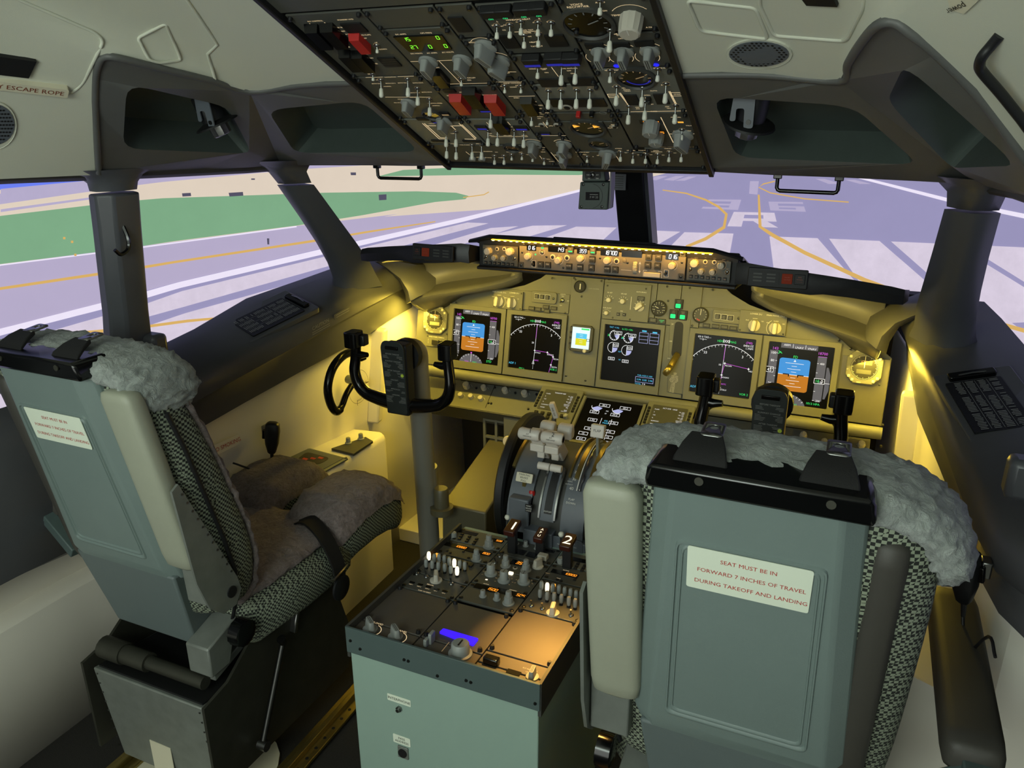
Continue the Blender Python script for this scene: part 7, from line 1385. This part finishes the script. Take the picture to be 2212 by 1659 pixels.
    b = MB(); b.hexa([(X(.13), -1.46, .44), (X(.20), -1.46, .44), (X(.20), -1.40, .44), (X(.13), -1.40, .44), (X(.13), -1.46, .52), (X(.20), -1.46, .52), (X(.20), -1.36, .55), (X(.13), -1.36, .55)]); Bd(b, 'hinge_block', 'worn_metal', bevel=.004)
    b = MB(); b.T = MX.Translation((X(.235), -1.385, .53)) @ MX.Rotation(math.pi/2, 4, 'Y'); kk = fluted(.034, .030, -.015, 28, .05, .97); b.add(kk.v, kk.f); Bd(b, 'adjust_knob', 'black_gloss')
    p0, p1 = (X(.225), -1.245, .40), (X(.225), -1.36, .165); b = MB(); b.cyl(p0, p1, .008, n=12); b.cyl(p0, (p0[0], p0[1]-.006, p0[2]+.012), .012, n=12); Bd(b, 'track_lever', 'steel_dark', smooth=40); b = MB(); b.cyl((X(.215), -1.36, .165), (X(.24), -1.36, .165), .014, n=14); Bd(b, 'lever_boss', 'steel')
    b = MB(); b.bar((X(.21), -1.17, .44), (X(.21), -1.19, .385), .012, .022, (1, 0, 0)); Bd(b, 'release_lever', 'steel', bevel=.004)
    # floor rails
    for xr in (.235, -.19):
        b = MB(); b.bx(X(xr)-.035, -1.75, .012, X(xr)+.035, -.72, .022); b.bx(X(xr)-.008, -1.75, .022, X(xr)+.008, -.72, .040); rl = Bd(b, 'floor_rail', 'brass', bevel=.002)
        for k in range(16): b = MB(); b.cyl((X(xr)+.02, -1.40+.04*k, .022), (X(xr)+.02, -1.40+.04*k, .0228), .005, n=8); Bd(b, 'rail_hole', 'black_matte', rl)
    b = MB(); b.loft([[(cx+.01+.20*a, -1.42+.22*d, z) for a, d in sup(24, .7)] for z in (.004, .012)]); Bd(b, 'floor_plate', 'label_cream')
seat(-.757, 1, 'grey shelled pilot seat with fleece cover at the left controls')
seat(.61, -1, 'grey shelled pilot seat with fleece cover right of the pedestal, nearest')
# ---------------------------------------------------------------- smaller things on walls, ceiling and header
def hit(tree, px, py):
    p, n, i, d = tree.ray_cast(CP, ray(px, py).normalized()); 
    if p is None: return None
    return (p, n if n.dot(ray(px, py)) < 0 else -n)
def slab(tree, pts, h, name, m, par=None, bevel=.002, sink=.002, rnd=0):
    if rnd: pts = [(q.x, q.y) for q in rloop([V(p) for p in pts], rnd, 3)]
    H = [hit(tree, *p) for p in pts]; H = [q for q in H if q]
    nav = sum((q[1] for q in H), V((0, 0, 0))).normalized(); top = [q[0]+nav*h for q in H]; bot = [q[0]-nav*sink for q in H]; n = len(H)
    b = MB(); t = tessellate_polygon([top]); b.add(top+bot, [(i, (i+1) % n, (i+1) % n+n, i+n) for i in range(n)]+[tuple(f) for f in t])
    o = b.build(name, m, par, world=bool(par), bevel=bevel, smooth=0); return o, nav, sum(top, V((0, 0, 0)))/n
def frame_at(tree, px, py, px2, py2, off=.004):      # frame on a surface whose x axis runs towards a second pixel
    p, n = hit(tree, px, py); q, _ = hit(tree, px2, py2); x = (q-p); x = (x-n*x.dot(n)).normalized(); return Fr(p+n*off, x, n.cross(x))
# ceiling hatch with escape rope sign, grille and mouldings (left)
def ridge(tree, pts, name, par, r=.0032, closed=True, rnd=10, m='ceiling_white'):
    if rnd: pts = [(q.x, q.y) for q in rloop([V(p) for p in pts], rnd, 4)] if closed else pts
    H = []
    for i, p in enumerate(pts):
        if i == len(pts)-1 and not closed: H.append(hit(tree, *p)); break
        q = pts[(i+1) % len(pts)]; n = max(1, int(math.hypot(q[0]-p[0], q[1]-p[1])/14))
        for k in range(n): H.append(hit(tree, p[0]+(q[0]-p[0])*k/n, p[1]+(q[1]-p[1])*k/n))
    H = [h[0]+h[1]*.0005 for h in H if h]; b = MB(); b.tube(H, r, 8, closed=closed); return b.build(name, m, par, world=True, smooth=80)
t = thing('ceiling_hatch', 'white rounded hatch panel above the left side window', 'hatch', hit(BL, 60, 100)[0]); ridge(BL, [(-240, -120), (-40, -36), (205, 70), (224, 88), (178, 182), (150, 203), (-60, 188), (-260, 176)], 'hatch_edge', t, closed=True, rnd=16)
o, nv, c = slab(BL, [(-70, 106), (77, 127), (60, 163), (-80, 146)], .0075, 'latch_recess', 'black_matte', t, .0)
f = frame_at(BL, 72, 184, 142, 192, .012); e1, e2 = f.uv(150, 193), f.uv(-60, 172); b = MB(); b.T = f.m; b.prism(rrect(e1[0]-e2[0], .024, .004, cx=(e1[0]+e2[0])/2), -.012, 0); b.build('sign', 'label_cream', t, world=True); b = MB(); b.T = f.m; k_ = e1[0]-.008-f.uv(14, 179)[0]; hh_ = k_/glyphs('ESCAPE ROPE')[2]; b.text('EMERGENCY ESCAPE ROPE', e1[0]-.008, 0, hh_, .0006, 'R'); b.build('lettering', 'print_dark_red', t, world=True, smooth=0)
t = thing('ceiling_moulding', 'pale moulded ceiling recess and step above the left niche', 'moulding', hit(BL, 345, 95)[0]); ridge(BL, [(297, 82), (358, 50), (391, 130), (345, 136), (322, 130)], 'recess_edge', t, rnd=8); ridge(BL, [(300, -160), (395, -15), (470, 95), (449, 115), (464, 172)], 'step_edge', t, .0035, closed=False)
t = thing('ceiling_moulding', 'pair of pale raised ceiling pads beside the right air grille', 'moulding', hit(BR, 1570, 40)[0]); ridge(BR, [(1484, 0), (1632, 16), (1660, 84), (1512, 66)], 'pad_edge', t, rnd=12); ridge(BR, [(1650, -60), (1870, -40), (1864, 20), (1830, 88), (1672, 76), (1640, 8)], 'pad_edge', t, rnd=12)
slab(BR, [(1715, -36), (1795, -34), (1812, 7), (1745, 4)], .006, 'latch_recess', 'black_matte', t, 0)
def grille(tree, cx, cy, rx, ry, label, lim):
    t = thing('speaker_grille', label, 'speaker grille', hit(tree, max(cx, 4), cy)[0]); E_ = [(cx+rx*math.cos(2*math.pi*k/28), cy+ry*math.sin(2*math.pi*k/28)) for k in range(28)]; E2 = [(cx+rx*1.10*math.cos(2*math.pi*k/28), cy+ry*1.18*math.sin(2*math.pi*k/28)+ry*.06) for k in range(28)]
    slab(tree, [p for p in E2 if p[0] > lim], .003, 'rim', 'ceiling_white', t, .001); o, nv, c = slab(tree, [p for p in E_ if p[0] > lim], .0045, 'mesh_plate', 'quadrant_grey', t, .0)
    b = MB()
    for i in range(-6, 7):
        for j in range(-5, 6):
            x, y = cx+rx*(i+.5*(j % 2))/6.6, cy+ry*j/5.6
            if ((x-cx)/rx)**2+((y-cy)/ry)**2 < .86 and x > lim: h = hit(tree, x, y); f = Fr(h[0]+nv*.0052, nv.orthogonal(), nv.cross(nv.orthogonal())); b.T = f.m; b.disc(0, 0, .0024, 0, 8)
    o = b.build('perforations', 'black_matte', t, world=True, smooth=0); o['kind'] = 'stuff'
grille(BL, -14, 266, 44, 44, 'round dark speaker grille in the left ceiling at the picture edge', -900); grille(BR, 1641, 112, 65, 27, 'oval dark speaker grille in the white ceiling right of overhead', 0)
o, nv, c = slab(BR, [(2046, -24), (2135, -20), (2086, 26), (2056, 16)], .003, 'ceiling_sticker', 'label_cream', None, 0); tag(o, 'small cream sticker on the ceiling at the top right', 'sticker')
f = frame_at(BR, 2098, 2, 2066, 14, .0045); b = MB(); b.T = f.m; b.text('power', 0.004, 0, .012, 0, 'L'); b.build('lettering', 'print_black', o, world=True, smooth=0)
t = thing('ceiling_grab_rail', 'bent black grab handle on the right ceiling near camera', 'grab handle', hit(BR, 2150, 85)[0]); P = [hit(BR, *p) for p in ((2160, 76), (2140, 100), (2122, 122), (2116, 140), (2122, 156), (2160, 200), (2205, 256))]; dd = (0, .02, .04, .045, .045, .045, .045)
P = [q[0]+(CP-q[0]).normalized()*d for q, d in zip(P, dd)]; P.append(P[-1]+(P[-1]-P[-2])*5); P.append(P[-1]+(P[-1]-P[-2])*.2+V((.04, 0, .06))); b = MB(); b.tube(smooth_path(P, 4), .0062, 12); b.build('bar', 'black_soft', t, world=True, smooth=60)
# windshield grab bars
for s in (-1, 1):
    t = thing('grab_bar', 'thin black grab bar under the %s front header' % ('left' if s < 0 else 'right'), 'grab handle', (s*.566, -.51, 1.55)); b = MB()
    b.tube([(s*.636, -.520, 1.548), (s*.636, -.518, 1.516), (s*.633, -.5175, 1.511), (s*.628, -.517, 1.509), (s*.505, -.503, 1.509), (s*.500, -.5025, 1.511), (s*.497, -.502, 1.516), (s*.497, -.502, 1.548)], .0048, 10); b.build('bar', 'black_gloss', t, world=True, smooth=60)
    for x, y in ((.636, -.520), (.497, -.502)): b = MB(); b.cb((s*x, y, 1.544), (.020, .016, .014)); b.build('mount', 'black_gloss', t, world=True, bevel=.002)
# standby compass
CY = -.43; FC = Fr((0, CY, 1.5), (1, 0, 0), (0, 0, 1)); t = thing('standby_compass', 'dark green standby compass box hanging under the overhead panel', 'compass', FC.at(*FC.uv(1285, 400)))
q = lambda x, y: (1220+x/9.218, 340+y/9.218)
P4 = [FC.uv(*q(x, y)) for x, y in ((262, 1035), (845, 1045), (885, 490), (305, 490))]; b = MB(); b.T = FC.m; b.prism(P4, -.06, 0); b.build('case', 'niche_plastic', t, world=True, bevel=.003)
P4 = [FC.uv(*q(x, y)) for x, y in ((330, 480), (800, 480), (760, 150), (345, 150))]; b = MB(); b.T = FC.m; b.prism(P4, -.05, -.004); b.build('switch_box', 'niche_plastic', t, world=True, bevel=.003)
P4 = r2([FC.uv(*q(x, y)) for x, y in ((395, 430), (715, 430), (705, 265), (400, 265))], .006); b = MB(); b.T = FC.m; b.prism(P4, -.004, -.003); b.build('switch_plate', 'black_matte', t, world=True)
u, v = FC.uv(*q(545, 350)); oo = put('mini_toggle', t, 0, 0); oo.matrix_local = WM[t.name].inverted() @ FC.sub(u, v, -.003).m @ MX.Scale(1.5, 4)
b = MB(); b.T = FC.m
for tx_, x, y in (('OFF', 540, 285), ('STBY', 460, 350), ('BRT', 645, 350), ('OFF', 480, 420), ('DIM', 640, 420)): u, v = FC.uv(*q(x, y)); b.text(tx_, u, v, .0045, -.0026)
b.build('lettering', 'print_white', t, world=True, smooth=0)
P4 = [FC.uv(*q(x, y)) for x, y in ((415, 850), (690, 850), (690, 690), (420, 690))]; b = MB(); b.T = FC.m; b.prism(P4, 0, .0012); b.build('card_window', 'glass_dark', t, world=True)
u, v = FC.uv(*q(580, 790)); b = MB(); b.T = FC.m; b.text('3 W 33', u, v, .008, .0016); b.rect(u, v+.007, .024, .0012, .0016); b.build('card_print', 'print_grey', t, world=True, smooth=0)
u, v = FC.uv(*q(560, 770)); b = MB(); b.T = FC.m; b.arc(u-.005, v, .033, -80, 80, .0012, .0008); b.build('dial_ring', 'black_matte', t, world=True)
for x, y in ((370, 540), (770, 540), (330, 980), (740, 985)): u, v = FC.uv(*q(x, y)); oo = put('screw', t, 0, 0); oo.matrix_local = WM[t.name].inverted() @ FC.sub(u, v, 0).m
b = MB(); xs = FC.uv(*q(900, 600))[0]; b.loft([[(xs, CY+y, z) for y, z in ((-.004, 1.56), (.03, 1.56), (.035, 1.50), (.012, 1.44), (-.004, 1.44))], [(xs+.004, CY+y, z) for y, z in ((-.004, 1.56), (.03, 1.56), (.035, 1.50), (.012, 1.44), (-.004, 1.44))]]); b.build('side_bracket', 'post_plastic', t, world=True)
p = at(*q(1120, 480), y=-.03); b = MB(); b.cb((p.x, -.052, p.z+.0), (.045, .002, .05)); o = b.build('post_placard', 'quadrant_grey', bevel=0); tag(o, 'small grey data card on the windshield centre post', 'placard'); b = MB()
for k in range(6): b.bx(p.x-.018, -.0536, p.z+.016-.007*k, p.x+.014, -.0532, p.z+.018-.007*k)
b.build('print_lines', 'panel_dark', o, world=True)
# map lamps inside the overhead niches
def lamp(c, s, label):
    t = thing('map_lamp', label, 'lamp', c); ax = V((-.25*s, .35, -1)).normalized(); a2 = ax.orthogonal().normalized()
    M0 = Fr(c, a2, ax.cross(a2)); M0 = MX.Translation(c) @ ax.to_track_quat('Z', 'Y').to_matrix().to_4x4()
    b = MB(); b.T = M0; b.lathe([(.016, -.062), (.028, -.055), (.030, -.02), (.030, .004)], 18); b.build('body', 'black_soft', t, world=True)
    b = MB(); b.T = M0; b.lathe([(.030, .004), (.052, .012), (.054, .016), (.034, .014)], 22); b.build('visor', 'black_matte', t, world=True)
    b = MB(); b.T = M0; k = fluted(.024, .026, .016, 20, .08, .96); b.add(k.v, k.f); b.build('focus_ring', 'steel', t, world=True)
    b = MB(); f = Fr(c+V((-.012*s, -.040, .012)), (1, 0, 0), (0, -.2, 1)); b.T = f.m; b.prism(r2([(-.024, -.020), (-.012, -.020), (-.012, .004), (.004, .004), (.004, -.034), (.022, -.034), (.024, .044), (-.016, .044)], .005, 3), 0, .003); o = b.build('bracket', 'quadrant_grey', t, world=True)
    b = MB(); b.T = f.sub(.013, -.022, .003).m; b.lathe([(.005, 0), (.005, .002)], 10); b.build('bracket_screw', 'steel_dark', t, world=True)
    b = MB(); b.cyl(c+V((0, 0, .03)), c+V((0, .02, .075)), .008, n=8); b.build('mount_stem', 'black_soft', t, world=True)
lamp(at(1622, 252, y=-.83), 1, 'black swivel map lamp in the right front niche'); lamp(at(462, 255, x=-.765), -1, 'black swivel map lamp in the left side niche')
# checklist cards and pen slots on the window sills
for s in (-1, 1):
    sd = 'left' if s < 0 else 'right'; A_, B_, C_ = V((s*.932, -.571, 1.077)), V((s*1.032, -.508, 1.113)), V((s*.98, -.767, 1.035))
    yv = (B_-A_); xv = (A_-C_); f = Fr((A_+B_)/2-xv/2, xv*(1 if s < 0 else -1), yv if s < 0 else yv); 
    w, h = xv.length, yv.length; f = Fr((B_+C_)/2, (A_-C_) if s < 0 else (C_-A_), yv); f.z = f.z
    t = thing('checklist_card', 'black printed card lying on the %s window sill' % sd, 'card', mw=f.m); b = MB(); sg_ = 1 if s < 0 else -1; b.prism(rrect(w+.075, h+.055, .008, cx=sg_*.012, cy=.012), -.022, -.001); struct(b.build('trim_20' if s < 0 else 'trim_21', 'sill_plastic', None, mw=f.m, bevel=.003)); b = MB(); b.prism(rrect(w, h, .003), -.001, .004); b.build('card', 'black_soft', t)
    b = MB(); rnd = random.Random(5)
    for r_ in range(4):
        y = h*(.34-.215*r_)
        for k in range(34):
            if k in (9, 10, 22) or rnd.random() < .05: continue
            b.rect(-w*.46+w*.92*k/33, y+rnd.uniform(-.001, .001), w*.012, h*(.10+.05*rnd.random()), .0053)
    for r_ in range(3): b.rect(0, h*(.232-.215*r_), w*.94, .0008, .0053)
    b.build('print', 'print_grey', t, smooth=0)
    t2 = thing('pen_slot', 'small black clip slot ahead of the card on %s sill' % sd, 'clip', mw=f.m @ MX.Translation((w*.60*(1 if s < 0 else -1), .005, .004))); b = MB(); b.prism(rrect(.024, h*.86, .006), -.006, .008); b.build('clip_body', 'black_gloss', t2, bevel=.002)
    b = MB(); b.tube([(.004, -h*.25, .008), (.005, 0, .011), (.004, h*.25, .008)], .002, 6); b.build('clip_wire', 'steel', t2)
# lettering on the left sill nose
f = frame_at(SL, 690, 702, 712, 690, .006); t = thing('caution_decal', 'white CAUTION lettering printed on the left sill edge', 'decal', mw=f.m); b = MB(); b.text('CAUTION', 0, .004, .018, 0)
for k in range(2): b.rect(0, -.010-.007*k, .085, .002, 0)
b.build('lettering', 'print_grey', t, smooth=0)
f = frame_at(SL, 737, 675, 757, 664, .006); t = thing('sill_label', 'small grey printed label ahead of the caution lettering', 'label', mw=f.m); b = MB(); b.prism(rrect(.085, .020, .002), -.001, .0004); b.build('label_plate', 'sill_plastic', t); b = MB()
for k in range(2): b.rect(0, .004-.008*k, .065, .0022, .0007)
b.build('lettering', 'print_grey', t, smooth=0)
# steering tiller and its dial on the left wall
xw = -.905; t = thing('steering_tiller', 'glossy black steering tiller handle on the left wall', 'steering tiller', at(762, 838, x=xw))
P = smooth_path([at(*p, x=-.84) for p in ((772, 757), (742, 768), (718, 797), (708, 838), (714, 872), (726, 889), (737, 880), (748, 852), (760, 832))], 4); b = MB(); b.tube(P, [.0145 if i < len(P)*.7 else .011 for i in range(len(P))], 12); b.build('handle', 'black_gloss', t, world=True, smooth=60)
c = at(768, 826, x=-.86); b = MB(); b.cyl((xw, c.y+.02, c.z), (-.84, c.y, c.z), .016, n=14); b.build('shaft', 'worn_metal', t, world=True)
FW = Fr((xw+.004, at(772, 835, x=xw).y, at(772, 835, x=xw).z), (0, 1, 0), (0, 0, 1)); b = MB(); b.T = FW.m; b.arc(0, 0, .062, 0, 360, .0012, .002, 40); b.text('CENTER', .030, .004, .012, .002); b.rect(.052, .0, .022, .003, .002); b.text('RIGHT', .0, -.050, .010, .002, 'C'); b.rect(-.015, -.058, .002, .02, .002); b.build('dial_print', 'print_black', t, world=True, smooth=0)
# hand microphones on both walls
def mic(c, s, label, yaw):
    t = thing('hand_microphone', label, 'microphone', c); R_ = MX.Translation(c) @ MX.Rotation(yaw, 4, 'Z') @ MX.Rotation(-.12*s, 4, 'Y')
    b = MB(); b.T = R_; b.loft([[(a*w, d*dp, z) for a, d in sup(16, .55)] for z, w, dp in ((.052, .014, .012), (.046, .021, .018), (.02, .024, .020), (-.02, .021, .018), (-.050, .013, .013), (-.056, .008, .008))]); b.build('body', 'black_soft', t, world=True, smooth=70)
    b = MB(); b.T = R_; b.cb((-.026*s*-1 if s > 0 else -.026, 0, .01), (.010, .012, .030)); b.build('talk_key', 'black_gloss', t, world=True, bevel=.002)
    b = MB(); b.T = R_; b.cyl((0, 0, -.055), (0, 0, -.085), .006, .004, 8); b.build('strain_relief', 'black_soft', t, world=True)
    b = MB(); b.cb((c.x+.030*s, c.y+.012, c.z+.018), (.018, .03, .034)); b.build('hanger_clip', 'steel', t, world=True, bevel=.003); return t, R_ @ V((0, 0, -.085))
t, e = mic(V(at(588, 945, x=-.945)), -1, 'black hand microphone hanging on the left side wall', .5)
P = smooth_path([e, e+V((.004, .01, -.03)), e+V((-.005, -.05, -.075)), at(545, 1018, x=-.95), at(520, 1006, x=-.965), at(503, 1000, x=-.985)], 5); b = MB(); b.tube(P, .003, 6); b.build('cord', 'black_soft', t, world=True, smooth=60)
t, e = mic(V(at(2086, 1243, x=.955)), 1, 'black hand microphone hanging on the right side wall', -.4)
P = smooth_path([e, e+V((.01, -.03, -.06)), V(at(2135, 1375, x=.985)), V(at(2150, 1420, x=.99))], 5); b = MB(); b.tube(P, .003, 6); b.build('cord', 'black_soft', t, world=True, smooth=60)
# side console panels
for s in (-1, 1):
    sd = 'left' if s < 0 else 'right'; FZ = Fr((0, 0, .5745), (0, 1, 0), (-1, 0, 0)); mk = lambda p: (lambda q: (q.x*(1 if s < 0 else -1), q.y))(at(*p, z=.5745))
    t = thing('console_knob_panel', 'dark wedge panel with two white knobs on the %s side console' % sd, 'control panel', (mk((760, 966))[0], mk((760, 966))[1], .5745)); b = MB(); L = [mk(p) for p in ((716, 973), (764, 985), (806, 957), (790, 948))]; b.prism(L if s < 0 else L[::-1], .574, .583); b.build('plate', 'panel_dark', t, world=True, bevel=.001)
    for p in ((753, 962), (780, 953)): x, y = mk(p); oo = put('tall', t, 0, 0); oo.matrix_local = WM[t.name].inverted() @ MX.Translation((x, y, .583)) @ MX.Scale(.9, 4)
    t = thing('mask_stowage_box', 'metal framed mask box lid with dark red printed label on %s console' % sd, 'mask box', (mk((680, 995))[0], mk((680, 995))[1], .5745)); L = [mk(p) for p in ((605, 1000), (700, 1022), (752, 993), (650, 966))]; b = MB(); b.prism(L if s < 0 else L[::-1], .574, .580); b.build('frame', 'worn_metal', t, world=True, bevel=.001)
    c = sum((V(p) for p in L), V((0, 0)))/4; L2 = [tuple(c+(V(p)-c)*.88) for p in L]; b = MB(); b.prism(L2 if s < 0 else L2[::-1], .580, .5815); b.build('lid', 'quadrant_grey', t, world=True)
    L3 = r2([tuple(c+(V(p)-c)*.5) for p in L], .02); b = MB(); b.prism(L3 if s < 0 else L3[::-1], .5815, .5822); b.build('label_patch', 'black_soft', t, world=True); b = MB()
    for k in (-1, 0, 1): L4 = [tuple(c+(V(p)-c)*.10+V((.022*k, .014*k))) for p in L]; b.prism(L4 if s < 0 else L4[::-1], .5822, .5826)
    b.build('red_marks', 'print_red', t, world=True)
    for p in L: b = MB(); q_ = c+(V(p)-c)*.94; b.cyl((q_.x, q_.y, .58), (q_.x, q_.y, .583), .005, n=8); b.build('screw', 'steel', t, world=True)
f = Fr(at(482, 960, x=-1.0)+V((.012, 0, 0)), (.06, 1, .0), (-.15, 0, 1)); t = thing('smoking_sign', 'faint red NO SMOKING sign on the left wall behind the seat', 'sign', mw=f.m); b = MB(); b.prism(rrect(.11, .032, .002), -.001, .0008); b.build('plate', 'white_liner', t); b = MB(); b.text('NO SMOKING', 0, 0, .018, .0012); b.build('lettering', 'print_red', t, smooth=0)
for o in bpy.data.objects:      # printed marks too small to pick apart
    if o.type == 'MESH' and o.parent and o.name.split('.')[0] in ('lettering', 'white_symbols', 'magenta_symbols', 'green_symbols', 'cyan_symbols', 'black_symbols', 'dial_fill', 'tape', 'digits', 'dial_marks', 'gauge_marks', 'index_ring', 'switch_ring', 'panel_lines', 'screen_text', 'checklist_print', 'print', 'tick', 'button_print', 'key_print', 'print_lines', 'red_marks', 'dim_print', 'green_legend', 'blue_legend', 'lit_legend', 'green_light', 'dark_bar', 'readout', 'annunciator_rib', 'lamp_frame', 'blue_lamp', 'amber_flag', 'dial_print', 'card_print', 'yellow_symbols'): o['kind'] = 'stuff'
cnt = {}
for o in bpy.data.objects:
    if o.parent is None and 'label' in o: cnt.setdefault(o.name.split('.')[0], []).append(o)
for n, l in cnt.items():
    if len(l) > 1:
        for o in l: o['group'] = n.replace('_', ' ')+'s of the cockpit'
